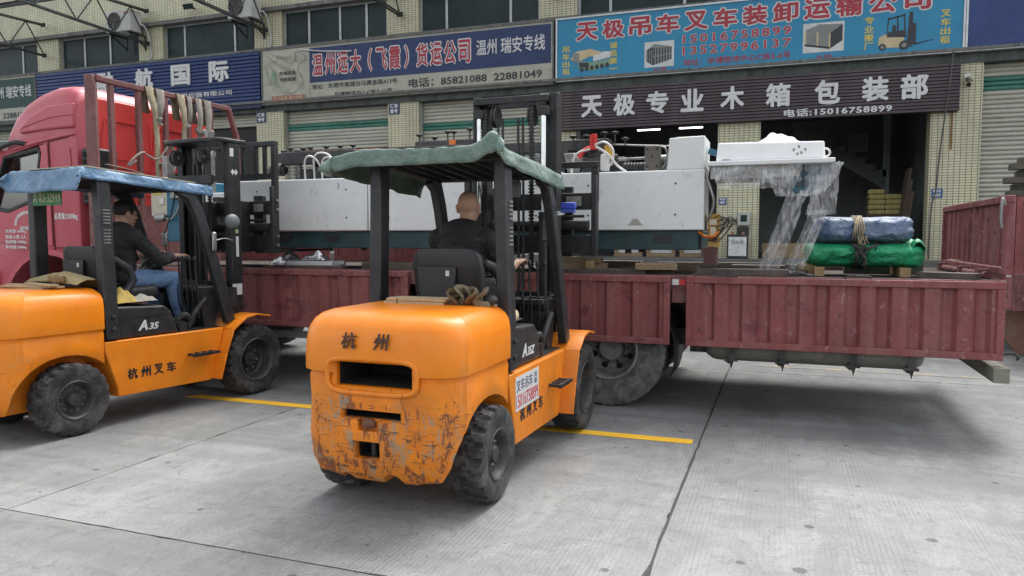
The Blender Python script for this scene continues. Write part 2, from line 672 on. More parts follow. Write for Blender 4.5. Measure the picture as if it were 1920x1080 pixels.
def tarp_mat(name, col, dust=(.45, .46, .42), amt=.4, weave=700, crease=1.0, rough=.5):
    if name in MATS: return MATS[name]
    t = NT(name)
    v = t.map()
    c = t.ramp(t.noise(v, 4, 6, .7), .3, .7, tuple(q * .7 for q in col), tuple(min(1, q * 1.25) for q in col))
    c = t.mix(t.math('MULTIPLY', t.ramp(t.noise(v, 9, 9, .78, .5), .42, .7), amt), c, dust)
    t.base(c)
    t.rough(rough)
    n = t.math('MULTIPLY', t.math('ABSOLUTE', t.math('SUBTRACT', t.noise(v, 6, 3, .55, 1.0), .5)), 3.0)
    t.bump(t.math('ADD', n, t.math('MULTIPLY', t.noise(v, 55, 4), .18)), .45 * crease, .03)
    MATS[name] = t.m
    return t.m


def film_mat():
    t = NT('clear_plastic_film')
    t.n.remove(t.p)
    tr = t.new('ShaderNodeBsdfTransparent')
    tr.inputs[0].default_value = (.95, .96, .97, 1)
    gl = t.new('ShaderNodeBsdfGlossy')
    gl.inputs['Roughness'].default_value = .09
    gl.inputs['Color'].default_value = (.9, .9, .9, 1)
    df = t.new('ShaderNodeBsdfDiffuse')
    df.inputs['Color'].default_value = (.88, .89, .90, 1)
    v = t.map((3.2, 2.0, .55), rot=(0, R(-18), 0))
    n = t.math('SUBTRACT', 1.0, t.math('MULTIPLY', t.math('ABSOLUTE', t.math('SUBTRACT', t.noise(v, 5, 3, .55, .5), .5)), 5.0))
    bp = t.new('ShaderNodeBump')
    bp.inputs['Strength'].default_value = .45
    bp.inputs['Distance'].default_value = .03
    t.link(n, bp.inputs['Height'])
    t.link(bp.outputs[0], gl.inputs['Normal'])
    t.link(bp.outputs[0], df.inputs['Normal'])
    m1 = t.new('ShaderNodeMixShader')
    m1.inputs[0].default_value = .25
    t.link(df.outputs[0], m1.inputs[1])
    t.link(gl.outputs[0], m1.inputs[2])
    m2 = t.new('ShaderNodeMixShader')
    t.link(t.ramp(n, .45, 1.0, (.17,) * 3, (.44,) * 3), m2.inputs[0])
    t.link(tr.outputs[0], m2.inputs[1])
    t.link(m1.outputs[0], m2.inputs[2])
    t.link(m2.outputs[0], t.out.inputs['Surface'])
    MATS['film'] = t.m
    return t.m


def clear_glass(name, tint=(.75, .82, .79), amt=.25):
    if name in MATS: return MATS[name]
    t = NT(name)
    t.n.remove(t.p)
    tr = t.new('ShaderNodeBsdfTransparent')
    tr.inputs[0].default_value = (*tint, 1)
    gl = t.new('ShaderNodeBsdfGlossy')
    gl.inputs['Roughness'].default_value = .05
    m2 = t.new('ShaderNodeMixShader')
    m2.inputs[0].default_value = amt
    t.link(tr.outputs[0], m2.inputs[1])
    t.link(gl.outputs[0], m2.inputs[2])
    t.link(m2.outputs[0], t.out.inputs['Surface'])
    MATS[name] = t.m
    return t.m


def emit(name, col, st):
    t = NT(name)
    t.base(col)
    t.set(t.p, 'Emission Color', (*col, 1))
    t.set(t.p, 'Emission Strength', st)
    return t.m


def wood_mat(name, col, dark=.5):
    if name in MATS: return MATS[name]
    t = NT(name)
    v = t.map((1, 1, 1))
    g = t.noise(t.map((2.5, 14, 14)), 5, 6, .7, .6)
    c = t.ramp(g, .3, .7, tuple(q * dark for q in col), col)
    c = t.mix(t.math('MULTIPLY', t.ramp(t.noise(v, 6, 6, .7), .5, .72), .5), c, tuple(q * .35 for q in col))
    t.base(c)
    t.rough(.8)
    t.bump(g, .3, .005)
    MATS[name] = t.m
    return t.m


CONC = concrete_mat()
TILE = tile_mat()
FILM = film_mat()
GLASS = glass_dark()
# ================================================================== ground
DIRT = pm('joint_dirt', (.045, .045, .043), .95, var=.4, vs=20)
g = MB().add([(-300, -300, -.06), (300, -300, -.06), (300, 300, -.06), (-300, 300, -.06)], [(0, 1, 2, 3)]).obj('ground', DIRT)
g['kind'] = 'structure'
SX, SY = 3.57, 6.0


def slab_mesh():
    b = MB()
    pts = []
    def edge(p, q, n):
        for i in range(n):
            k = i / n
            j = 0 if i == 0 else abs(random.gauss(0, .002)) + (.012 * random.random() if random.random() < .08 else 0)
            d = (Vector(q) - Vector(p)).normalized()
            nn = Vector((-d.y, d.x))
            w = Vector(p) + (Vector(q) - Vector(p)) * k + nn * j
            pts.append((w.x, w.y))
    a, c = SX / 2 - .0025, SY / 2 - .004
    edge((-a, -c), (a, -c), 44)
    edge((a, -c), (a, c), 70)
    edge((a, c), (-a, c), 44)
    edge((-a, c), (-a, -c), 70)
    b.prism(pts, 2, -.05, 0.0)
    return b.mesh('concrete_slab', CONC)


slab_me = slab_mesh()
for ix in range(-8, 5):
    for iy in range(-2, 3):
        x = -.55 + (ix + .5) * SX
        y = 2.89 + (iy + .5) * SY
        inst(slab_me, 'concrete_slab', g, (x, y, 0), (0, 0, math.pi if (ix + iy) % 2 else 0)).color = (.80, .795, .78, 1) if iy < 0 else (1, 1, 1, 1)
js = MB()
pl_, pr2 = [], []
for k in range(160):
    y = -6 + k * .15
    w = .006 + abs(random.gauss(0, .003)) + (.012 * random.random() if random.random() < .06 else 0)
    xo = -.55 + random.gauss(0, .002)
    pl_.append((xo - w, y)); pr2.append((xo + w, y))
js.add([(x, y, .0012) for x, y in pl_] + [(x, y, .0012) for x, y in pr2], [(k, k + 160, k + 161, k + 1) for k in range(159)])
js.obj('joint_seal', DIRT, g)
# painted parking lines
tY = NT('yellow_road_paint')
vv = tY.map()
tY.base(tY.mix(tY.ramp(tY.noise(vv, 22, 8, .8), .60, .68), tY.ramp(tY.noise(vv, 3, 4), .3, .7, (.66, .36, .012), (.80, .47, .02)), (.33, .30, .22)))
tY.rough(.7)
tY2 = NT('worn_yellow_road_paint')
vv = tY2.map()
tY2.base(tY2.mix(tY2.ramp(tY2.noise(vv, 3.5, 9, .8), .36, .50), (.50, .35, .08), (.22, .222, .215)))
tY2.rough(.8)
b = MB()
b.prism([(-5.42, 5.59), (-.60, 5.59), (-.60, 5.71), (-5.36, 5.71)], 2, .001, .004)
b.obj('yellow_line', tY.m, g)
b = MB()
b.prism([(-.3, 9.30), (9, 9.30), (9, 9.42), (-.3, 9.42)], 2, .001, .004)
b.obj('faded_yellow_line', tY2.m, g)

# ================================================================== warehouse building
YF = 16.5
PX = [7.1, 3.1, -.9, -4.89, -8.87, -12.85, -16.84, -20.83, -24.8]
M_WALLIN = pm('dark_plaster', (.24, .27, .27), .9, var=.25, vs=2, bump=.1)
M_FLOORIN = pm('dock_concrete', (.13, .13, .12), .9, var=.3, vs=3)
M_BAND = pm('grey_green_render', (.105, .125, .115), .85, var=.4, vs=4, dirt=.6, dcol=(.04, .045, .04), stretch=(1, 1, .4), bump=.2)
M_LEDGE = pm('weathered_cement', (.20, .205, .19), .9, var=.4, vs=5, dirt=.7, dcol=(.06, .06, .055), stretch=(1, 1, .3), bump=.2)
M_ALU = pm('window_aluminium', (.42, .44, .44), .45, .6, var=.2)
M_DARKM = pm('dark_steel', (.035, .038, .04), .55, .4, var=.4, vs=12, dirt=.4, dcol=(.09, .08, .07))
bd = thing('warehouse_building', 'long two storey warehouse of cream tiled pillars with roller shutters behind the truck', 'building', (-9, YF + 3, 0))
DZ = 1.1
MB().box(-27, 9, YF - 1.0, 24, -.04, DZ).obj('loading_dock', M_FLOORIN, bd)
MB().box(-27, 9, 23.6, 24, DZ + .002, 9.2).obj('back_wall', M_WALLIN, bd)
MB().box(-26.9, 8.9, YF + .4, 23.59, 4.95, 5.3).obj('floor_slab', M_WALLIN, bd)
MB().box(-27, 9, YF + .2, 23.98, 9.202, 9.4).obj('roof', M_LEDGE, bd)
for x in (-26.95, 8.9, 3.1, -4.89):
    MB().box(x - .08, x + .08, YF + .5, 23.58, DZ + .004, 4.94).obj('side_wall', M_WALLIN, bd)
# upper storey wall: apron, piers, lintel
MB().box(-27, 9, YF + .02, YF + .35, 5.31, 6.52).obj('apron_wall', TILE, bd)
MB().box(-27, 9, YF + .02, YF + .35, 7.56, 9.2).obj('parapet_wall', TILE, bd)
MB().box(-27, 9, YF - .10, YF + .36, 7.45, 7.555).obj('ledge', M_LEDGE, bd)
MB().box(-27, 9, YF - .09, YF + .36, 6.45, 6.515).obj('sill_ledge', M_LEDGE, bd)
MB().box(-27, 9, YF - .03, YF + .38, 4.87, 5.075).obj('lintel_beam', M_BAND, bd)
MB().box(-27, 9, YF - .2, YF + .02, 5.076, 5.13).obj('drip_ledge', M_LEDGE, bd)
for x in PX:
    MB().box(x - .43, x + .43, YF, YF + .42, DZ + .003, 4.868).obj('pillar', TILE, bd)
    MB().box(x - .44, x + .44, YF + .004, YF + .34, 6.522, 7.448).obj('window_pier', TILE, bd)
# windows of the upper storey: three or four panes each
for i in range(len(PX) - 1):
    xa, xb = PX[i + 1] + .44, PX[i] - .44
    w = xb - xa
    cuts = ([0, .22, .77, 1], [0, .30, .62, 1], [0, .24, .76, 1], [0, .23, .76, 1], [0, .25, .55, .8, 1])[i % 5]
    fr = MB()
    z0, z1, y0, y1 = 6.522, 7.448, YF + .10, YF + .17
    fr.box(xa, xb, y0, y1, z0, z0 + .05).box(xa, xb, y0, y1, z1 - .05, z1)
    for k in cuts:
        xc = min(max(xa + k * w, xa + .03), xb - .03)
        fr.box(xc - .03, xc + .03, y0 + .002, y1 - .002, z0 + .05, z1 - .05)
    wf = fr.obj('window', M_ALU, bd)
    for a, c in zip(cuts[:-1], cuts[1:]):
        d = random.uniform(-.008, .008)
        MB().box(xa + a * w + .02, xa + c * w - .02, y0 + .03 + d, y0 + .042 + d, z0 + .04, z1 - .04).obj('pane', GLASS, wf)
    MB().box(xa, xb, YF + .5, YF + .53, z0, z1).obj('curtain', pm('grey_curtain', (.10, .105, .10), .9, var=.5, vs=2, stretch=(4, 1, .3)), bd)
# roller shutters (corrugated steel, green stripe)
M_SH = pm('cream_shutter_steel', (.47, .475, .40), .5, .1, var=.2, vs=2, dirt=.35, dcol=(.20, .20, .16), stretch=(.5, 1, 3))
M_SHG = pm('green_shutter_stripe', (.05, .20, .15), .5, .1, var=.3, vs=3, dirt=.4, dcol=(.2, .25, .2))
M_SHR = pm('red_shutter_stripe', (.33, .035, .03), .55, 0, var=.3, vs=3)
M_SHD = pm('grey_shutter_steel', (.10, .105, .10), .5, .2, var=.3)


def shutter(xa, xb, zb, stripe, dark=False):
    s_ = MB()
    y = YF + .22
    z = zb
    p = .088
    while z < 4.86:
        zt = min(z + p, 4.866)
        prof = [(y + .012, z), (y - .014, z + .012), (y - .022, z + p * .40), (y - .016, z + p * .72), (y + .012, zt)]
        mi = 0
        if stripe and stripe[0] < z + p / 2 < stripe[1]: mi = 1
        if stripe and len(stripe) > 2 and stripe[2] < z + p / 2 < stripe[3]: mi = 2
        for (ya, za), (yb, zc) in zip(prof[:-1], prof[1:]):
            s_.add([(xa, ya, za), (xb, ya, za), (xb, yb, min(zc, 4.866)), (xa, yb, min(zc, 4.866))], [(0, 1, 2, 3)], mi)
        z = zt
    o = s_.obj('roller_shutter', [M_SHD, M_SHD, M_SHD] if dark else [M_SH, M_SHG, M_SHR], bd)
    MB().box(xa - .05, xa + .03, YF + .12, YF + .24, zb, 4.866).obj('shutter_guide', M_ALU, o)
    MB().box(xb - .03, xb + .05, YF + .12, YF + .24, zb, 4.866).obj('shutter_guide', M_ALU, o)
    return o


for i in range(len(PX) - 1):
    xa, xb = PX[i + 1] + .43, PX[i] - .43
    if i in (1, 2):
        MB().box(xa, xb, YF + .25, YF + .6, 4.3, 4.868).obj('shutter_box', M_SHD, bd)
        continue
    if i == 5:
        shutter(xa, xb, 4.55, None)
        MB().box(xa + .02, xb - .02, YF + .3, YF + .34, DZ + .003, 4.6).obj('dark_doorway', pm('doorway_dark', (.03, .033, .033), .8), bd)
        continue
    st = {0: (4.36, 4.62), 3: (4.20, 4.36, 3.6, 3.72), 4: (4.32, 4.50, 3.7, 3.86)}.get(i, (4.3, 4.5))
    shutter(xa, xb, DZ + .004, st)
# stair inside the open bay
st = MB()
for k in range(9):
    x = .2 + k * .24
    z = 4.45 - k * .155
    st.box(x, x + .26, 20.4, 21.5, z - .17, z)
st.prism([(.2, 4.1), (2.36, 2.72), (2.36, 3.0), (.2, 4.4)], 1, 20.38, 20.46)
st.obj('staircase', pm('stair_concrete', (.15, .165, .165), .9), bd)
MB().box(2.3, 2.45, 20.4, 20.6, DZ + .003, 4.94).obj('inner_column', M_WALLIN, bd)
iw = MB()
iw.box(1.75, 2.25, 23.50, 23.58, 4.0, 4.5)
iwo = iw.obj('inner_window', M_ALU, bd)
for k in range(3):
    MB().box(1.78 + k * .15, 1.90 + k * .15, 23.47, 23.496, 4.04, 4.46).obj('pane', pm('lit_pane', (.30, .34, .34), .4), iwo)
TUBE = emit('fluorescent_tube', (.92, .97, 1.0), 2.2)
for i, x in enumerate((-3.4, -2.3)):
    t = thing('tube_light', ['left one of two white tube lights under the dark workshop ceiling', 'right one of two white tube lights under the dark workshop ceiling, nearer the pillar'][i], 'ceiling light', (x, 20.0, 4.40))
    MB().box(x - .31, x + .31, 19.95, 20.05, 4.42, 4.949).obj('housing', pm('lamp_housing', (.5, .5, .5), .5), t)
    MB().box(x - .30, x + .30, 19.965, 20.035, 4.395, 4.419).obj('tube', TUBE, t)

# ------------------------------------------------------------------ roof trusses and their purlins
TR = pm('truss_steel', (.045, .055, .052), .6, .3, var=.4, vs=8, dirt=.5, dcol=(.10, .085, .07))
places = ['above the left edge of the picture', 'passing left of the lower air conditioner', 'passing left of the upper air conditioner', 'above the gap between the dark windows', 'above the left end of the cyan sign', 'above the pillar of the open workshop']
for i, x in enumerate(PX[2:8][::-1]):
    t = thing('roof_truss', 'dark steel roof truss ' + places[i], 'truss', (x, 12.5, 7.0), group='roof trusses along the facade')
    ya, yb = YF - .11, 8.6
    zl = lambda y: 6.96 + (ya - y) * .03
    zu = lambda y: 7.86 - (ya - y) * .035
    for dx in (-.05, .05):
        MB().bar((x + dx, ya, zl(ya)), (x + dx, yb, zl(yb)), .026, .042).obj('bottom_chord', TR, t)
        MB().bar((x + dx, ya, zu(ya)), (x + dx, yb, zu(yb)), .026, .045).obj('top_chord', TR, t)
    n = 7
    for k in range(n):
        y0 = ya - (ya - yb) * k / n
        ym = ya - (ya - yb) * (k + .5) / n
        y1 = ya - (ya - yb) * (k + 1) / n
        MB().bar((x, y0, zl(y0)), (x, ym, zu(ym)), .026, .026).obj('web', TR, t)
        MB().bar((x, ym, zu(ym)), (x, y1, zl(y1)), .026, .026).obj('web', TR, t)
    MB().box(x - .08, x + .08, ya - .02, ya + .005, zl(ya) - .05, zl(ya) + .06).obj('end_plate', TR, t)
    MB().box(x - .08, x + .08, ya - .02, ya + .005, zu(ya) - .05, zu(ya) + .06).obj('end_plate', TR, t)
for k, (y, z) in enumerate(((14.9, 7.90), (12.2, 7.80), (9.4, 7.70))):
    bb = MB()
    bb.box(-26, 9, y - .025, y + .025, z, z + .11).box(-26, 9, y - .06, y + .06, z + .111, z + .118)
    bb.solo('purlin', TR, ['steel purlin across the trusses nearest the tiled wall', 'middle steel purlin across the trusses', 'steel purlin across the trusses farthest from the wall'][k], 'purlin', 'purlins over the trusses')

# ------------------------------------------------------------------ air conditioners, lamp, camera, pipes
M_AC = pm('aircon_white', (.50, .51, .49), .5, var=.15, vs=4, dirt=.5, dcol=(.28, .27, .24))
M_BLK = pm('black_plastic', (.018, .019, .02), .5, var=.4, vs=10, dirt=.25, dcol=(.06, .058, .055))
for i, (xa, xb, z0, z1) in enumerate(((-17.80, -16.92, 7.22, 7.80), (-13.62, -12.86, 7.18, 7.78))):
    t = thing('air_conditioner', ['white outdoor air conditioner with red logo left of the wide dark window', 'white outdoor air conditioner beside the truss over the banner sign'][i], 'air conditioner', ((xa + xb) / 2, YF - .42, z0 - .14), group='air conditioners on the wall')
    y0, y1 = YF - .62, YF - .22
    MB().box(xa, xb, y0, y1, z0, z1).obj('casing', M_AC, t, bevel=.02)
    cx, cz = xa + (xb - xa) * .36, (z0 + z1) / 2
    gr = MB()
    gr.lathe([(-.012, .235), (.004, .235), (.004, .222), (-.012, .222)], (cx, y0 - .006, cz), 'Y', 28, caps=False)
    for r in (.19, .15, .11, .07):
        gr.lathe([(-.010, r + .005), (-.002, r + .005), (-.002, r - .005), (-.010, r - .005)], (cx, y0 - .006, cz), 'Y', 24, caps=False)
    for k in range(12):
        a = k * math.pi / 6
        gr.bar((cx, y0 - .014, cz), (cx + .225 * math.cos(a), y0 - .014, cz + .225 * math.sin(a)), .006, .006)
    MB().lathe([(-.004, .218), (-.001, .218)], (cx, y0 - .002, cz), 'Y', 28).obj('fan_opening', M_BLK, t)
    gr.obj('fan_grille', pm('grille_grey', (.22, .22, .22), .5), t)
    fb = MB()
    for k in range(3):
        a = k * 2.094
        fb.add([(cx, y0 - .006, cz), (cx + .2 * math.cos(a), y0 - .008, cz + .2 * math.sin(a)), (cx + .2 * math.cos(a + .8), y0 - .005, cz + .2 * math.sin(a + .8))], [(0, 1, 2)])
    fb.lathe([(-.014, .05), (-.003, .05)], (cx, y0 - .003, cz), 'Y', 16)
    fb.obj('fan', pm('fan_grey', (.13, .13, .13), .5), t)
    MB().box(xb - .22, xb - .06, y0 - .005, y0 - .001, z1 - .12, z1 - .07).obj('logo_plate', pm('logo_red', (.35, .04, .04), .5), t)
    br = MB()
    for x in (xa + .1, xb - .1):
        br.box(x - .02, x + .02, y0 + .02, YF - .001, z0 - .04, z0 - .001).bar((x, y0 + .05, z0 - .03), (x, YF - .02, z0 - .32), .03, .03)
        br.box(x - .021, x + .021, YF - .03, YF - .001, z0 - .4, z0 - .041)
    br.obj('bracket', M_DARKM, t)
    pp = MB().tube([(xb - .03, YF - .3, z0 + .2), (xb + .07, YF - .25, z0 + .22), (xb + .12, YF - .15, z0 + .05), (xb + .13, YF - .06, z0 - .3), (xb + .12, YF - .04, z0 - .62), (xb - .05, YF - .04, z0 - .70), (xb - .3, YF - .03, z0 - .72)], .022, 8)
    pp.obj('pipe', M_AC, t, smooth=60)
t = thing('flood_light', 'small square flood light high on the tiled wall by the truss', 'light', (-15.25, YF - .2, 7.75))
MB().box(-15.40, -15.10, YF - .28, YF - .20, 7.72, 7.86, rot=(R(25), 0, 0)).obj('housing', M_DARKM, t, bevel=.01)
MB().box(-15.36, -15.14, YF - .289, YF - .285, 7.735, 7.845, rot=(R(25), 0, 0), piv=(-15.25, YF - .24, 7.79)).obj('lens', GLASS, t)
MB().box(-15.27, -15.23, YF - .22, YF - .0, 7.77, 7.81).obj('arm', M_DARKM, t)
t = thing('security_camera', 'small pale security camera on the yellow tiled pillar right of the brown sign', 'camera', (3.25, YF - .15, 4.45))
MB().box(3.2, 3.30, YF - .30, YF - .08, 4.52, 4.60, rot=(R(-18), 0, R(-28))).obj('housing', pm('camera_white', (.55, .55, .5), .4), t, bevel=.012)
MB().lathe([(0, .03), (.012, .03)], (3.20, YF - .315, 4.50), 'Y', 14).obj('lens', M_BLK, t)
MB().cyl((3.26, YF - .12, 4.5), (3.29, YF - .001, 4.46), .018).lathe([(-.02, .04), (0, .04)], (3.29, YF - .001, 4.46), 'Y', 12).obj('bracket', M_DARKM, t)
MB().tube([(2.98, YF - .2, 5.07), (2.93, YF - .21, 4.4), (2.86, YF - .14, 3.6), (2.83, YF - .04, 3.0), (2.80, YF - .03, 2.45), (2.74, YF - .03, 2.2), (2.72, YF - .03, 1.6), (2.72, YF - .03, 1.12)], .014, 6).solo('hanging_cable', pm('cable_grey', (.09, .09, .085), .6), 'thin grey cable running down over the brown sign and pillar', 'cable', smooth=60)
MB().box(3.02, 3.045, YF - .03, YF - .001, 3.25, 3.98).solo('rusty_conduit', pm('rust_pipe', (.22, .11, .03), .8), 'short rusty conduit strip on the yellow pillar below the brown sign', 'pipe')

# ------------------------------------------------------------------ small plates on the pillars
M_BLUEPL = pm('blue_enamel', (.02, .07, .24), .4)
M_NAVY = pm('navy_plate', (.03, .05, .11), .45)
M_WHITE = pm('white_print', (.72, .73, .72), .5, var=.06)


def plate(x0, x1, z0, z1, lines, mat, label):
    t = thing('number_plate', label, 'sign', ((x0 + x1) / 2, YF - .01, z0))
    MB().box(x0, x1, YF - .014, YF - .001, z0, z1).obj('plate', mat, t)
    for s, a, b_, c, d in lines:
        p = (b_ - a) / len(s)
        for k, ch_ in enumerate(s):
            text(ch_, x0 + (a + k * p) * (x1 - x0), x0 + (a + (k + .86) * p) * (x1 - x0), z0 + c * (z1 - z0), z0 + d * (z1 - z0), YF - .0145, M_WHITE, t, .03, .002, 'character')


plate(-13.26, -12.96, 4.60, 4.88, [('C栋', .1, .9, .55, .92), ('9号', .14, .86, .08, .45)], M_NAVY, 'dark plate reading 9号 on the tiled pillar under the blue sign')
plate(-9.26, -8.96, 4.60, 4.88, [('C栋', .1, .9, .55, .92), ('8号', .14, .86, .08, .45)], M_NAVY, 'dark plate reading 8号 on the tiled pillar under the cream banner')
plate(2.73, 2.92, 2.32, 2.50, [('黄金路', .12, .88, .58, .9), ('413号', .12, .88, .12, .45)], M_BLUEPL, 'small blue house number plate on the right yellow pillar')
plate(-1.28, -1.13, 2.25, 2.40, [('黄金路', .12, .88, .58, .9), ('413号', .12, .88, .12, .45)], M_BLUEPL, 'small blue house number plate on the pillar behind the machine')
t = thing('electric_meter', 'grey electric meter box with wires on the tiled pillar', 'meter', (-.76, YF - .1, 1.60))
MB().box(-.89, -.64, YF - .1, YF - .001, 1.80, 2.08).obj('box', pm('meter_grey', (.42, .43, .40), .5), t, bevel=.012)
MB().box(-.83, -.70, YF - .105, YF - .101, 1.88, 2.02).obj('window', GLASS, t)
MB().box(-.90, -.66, YF - .09, YF - .001, 1.60, 1.77).obj('switch_box', M_BLK, t, bevel=.01)
wr = MB()
for k in range(4):
    wr.tube([(-.9, YF - .05, 1.95 - k * .04), (-1.05, YF - .09, 1.85 + k * .05), (-1.2, YF - .06, 2.0 - k * .09), (-1.32, YF - .03, 1.8 + .08 * k)], .008, 5)
wr.obj('wires', pm('wire_dark', (.06, .06, .05), .6), t, smooth=60)
t = thing('notice_board', 'white handwritten fire notice board leaning at the foot of the tiled pillar', 'board', (-.87, YF - .25, DZ))
MB().box(-1.08, -.66, YF - .30, YF - .16, DZ + .002, 1.60, rot=(R(-6), 0, 0)).obj('cabinet', M_DARKM, t)
MB().box(-1.05, -.69, YF - .318, YF - .312, DZ + .05, 1.55, rot=(R(-6), 0, 0), piv=(-.87, YF - .23, 1.35)).obj('board', pm('notice_white', (.60, .62, .60), .6, dirt=.4, ds=14), t)
for k, ch_ in enumerate('消火栓'): text(ch_, -1.0 + k * .09, -.925 + k * .09, 1.41, 1.5, 0, M_DARKM, t, 0, .002, 'character', org=(0, YF - .345, 0))
for x in (-.98, -.76):
    MB().box(x - .03, x + .03, YF - .29, YF - .23, 1.605, 1.66).obj('block', pm('brick_red', (.3, .15, .11), .9), t)

# ================================================================== signs
M_FRAME = pm('sign_frame_alu', (.55, .57, .57), .4, .5)
M_RED = pm('sign_red', (.38, .035, .055), .55, var=.12)
M_SIGNW = pm('sign_white', (.62, .63, .62), .55, var=.08)
M_YEL = pm('sign_yellow', (.62, .52, .10), .55, var=.1)
M_PRTD = pm('print_dark', (.035, .04, .045), .6)
M_PRTG = pm('print_grey', (.22, .23, .22), .6)
M_PRTC = pm('print_cream', (.55, .46, .27), .6)
M_PRTGR = pm('print_green', (.22, .33, .22), .6)
M_PRTW = pm('print_offwhite', (.60, .62, .60), .6)
YS = 16.35


def sign_box(t, x0, x1, z0, z1, mat, frame=True, fm=None):
    MB().box(x0, x1, YS, YF + .01, z0, z1).obj('panel', mat, t)
    if frame:
        f = MB()
        w = .035
        f.box(x0 - w, x1 + w, YS - .02, YF, z1 + .001, z1 + w).box(x0 - w, x1 + w, YS - .02, YF, z0 - w, z0 - .001)
        f.box(x0 - w, x0 - .001, YS - .02, YF, z0 - .001, z1 + .001).box(x1 + .001, x1 + w, YS - .02, YF, z0 - .001, z1 + .001)
        f.obj('frame', fm or M_FRAME, t)


def outlined(s, x0, x1, z0, z1, t, gap=True, m1=None, m2=None, w=.05, b=.018):
    """each character its own part: a pale outline behind, the coloured stroke in front"""
    n = len(s)
    pitch = (x1 - x0 + (x1 - x0) / n * .12) / n
    for i, ch in enumerate(s):
        a = x0 + i * pitch
        cw = pitch * .86
        if ch in '（）':
            a += cw * (.45 if ch == '（' else .15); cw *= .38
        o = text(ch, a - w * .3, a + cw + w * .3, z0 - w * .3, z1 + w * .3, YS - .003, m2 or M_SIGNW, t, b + w, .003, 'character_outline')
        text(ch, a + w * .25, a + cw - w * .25, z0 + w * .25, z1 - w * .25, YS - .008, m1 or M_RED, t, b, .003, 'character')


# cyan sign
tC = NT('cyan_sign_vinyl')
cc = tC.ramp(tC.noise(tC.map(), 1.2, 4), .3, .7, (.012, .20, .36), (.018, .245, .42))
cc = tC.mix(tC.math('MULTIPLY', tC.ramp(tC.noise(tC.map((1, 1, .4)), 7, 8, .75), .56, .7), .3), cc, (.10, .23, .30))
tC.base(cc)
tC.rough(.45)
t = thing('shop_sign', 'bright cyan signboard with red outlined title, crate, crane and forklift pictures', 'sign', (-.87, YS, 5.07))
sign_box(t, -4.86, 3.13, 5.09, 6.42, tC.m)
outlined('天极吊车叉车装卸运输公司', -4.43, 2.60, 5.91, 6.33, t, b=.03)
for s, z0, z1 in (('15016758899', 5.66, 5.85), ('13527996137', 5.415, 5.605)):
    text(s, -2.09, .09, z0, z1, YS - .003, M_SIGNW, t, .045, .002, sx=1.25)
    text(s, -2.08, .08, z0 + .008, z1 - .008, YS - .006, M_RED, t, .018, .002, sx=1.25)
text('地址：华博物流中心C栋5-6号', -2.06, .08, 5.19, 5.335, YS - .003, M_RED, t, .01, .003)
for s, x, z0, z1 in (('吊\n车\n出\n租', -4.74, 5.20, 5.83), ('诚\n信\n第\n一', -3.66, 5.19, 5.84), ('专\n业\n搬\n厂', 1.43, 5.23, 5.87), ('叉\n车\n出\n租', 2.75, 5.24, 5.88)):
    for k, ch_ in enumerate(s.replace('\n', '')):
        zb = z1 - (k + 1) * (z1 - z0 + .02) / 4 + .02
        hh = (z1 - z0) / 4 - .02
        if ch_ == '一': zb += hh * .4; hh *= .14
        text(ch_, x, x + .17, zb, zb + hh, YS - .003, M_YEL, t, .02, .003, 'character')
for x in (-2.72, .55):
    text('木箱', x, x + .30, 5.12, 5.21, YS - .003, M_RED, t, .0, .002)


def poly(b, pts, dy, mi):
    b.add([(x, YS - .003 - dy, z) for x, z in pts], [tuple(range(len(pts)))], mi)


PR = [M_PRTW, M_PRTG, M_PRTD, M_PRTC, M_PRTGR]
b = MB()                                                            # slatted crate picture
x0, x1, z0, z1 = -2.89, -2.26, 5.22, 5.76
poly(b, [(x0, z0), (x1, z0), (x1, z1), (x0, z1)], 0, 0)
A = [(x0 + .04, z0 + .13), (x0 + .18, z0 + .04), (x0 + .18, z1 - .12), (x0 + .04, z1 - .17)]
B = [(x0 + .18, z0 + .04), (x1 - .05, z0 + .14), (x1 - .05, z1 - .13), (x0 + .18, z1 - .12)]
poly(b, A, .001, 2); poly(b, B, .001, 1)
poly(b, [(x0 + .04, z1 - .17), (x0 + .18, z1 - .12), (x1 - .05, z1 - .13), (x0 + .2, z1 - .05)], .001, 1)
for k in range(7):
    q = k / 6.3
    xa = x0 + .19 + q * .38
    za, zb = z0 + .05 + q * .10, z1 - .135
    poly(b, [(xa, za), (xa + .028, za + .007), (xa + .028, zb), (xa, zb)], .002, 2)
poly(b, [(x0 + .18, z0 + .21), (x1 - .05, z0 + .25), (x1 - .05, z0 + .28), (x0 + .18, z0 + .24)], .003, 1)
for k in range(3):
    xa = x0 + .05 + k * .045
    poly(b, [(xa, z0 + .14 - k * .03), (xa + .02, z0 + .125 - k * .03), (xa + .02, z1 - .17), (xa, z1 - .18)], .002, 1)
b.obj('crate_picture', PR, t)
b = MB()                                                            # closed crate picture
x0, x1, z0, z1 = .31, 1.07, 5.26, 5.84
poly(b, [(x0, z0), (x1, z0), (x1, z1), (x0, z1)], 0, 0)
poly(b, [(x0 + .03, z0 + .14), (x0 + .50, z0 + .05), (x0 + .50, z1 - .22), (x0 + .03, z1 - .13)], .001, 1)
poly(b, [(x0 + .50, z0 + .05), (x1 - .03, z0 + .20), (x1 - .03, z1 - .06), (x0 + .50, z1 - .22)], .001, 2)
poly(b, [(x0 + .03, z1 - .13), (x0 + .50, z1 - .22), (x1 - .03, z1 - .06), (x0 + .30, z1 - .03)], .001, 1)
for k in range(3):
    xa = x0 + .03 + k * .225
    poly(b, [(xa, z0 + .14 - k * .043), (xa + .03, z0 + .134 - k * .043), (xa + .03, z1 - .135 - k * .043), (xa, z1 - .13 - k * .043)], .002, 3)
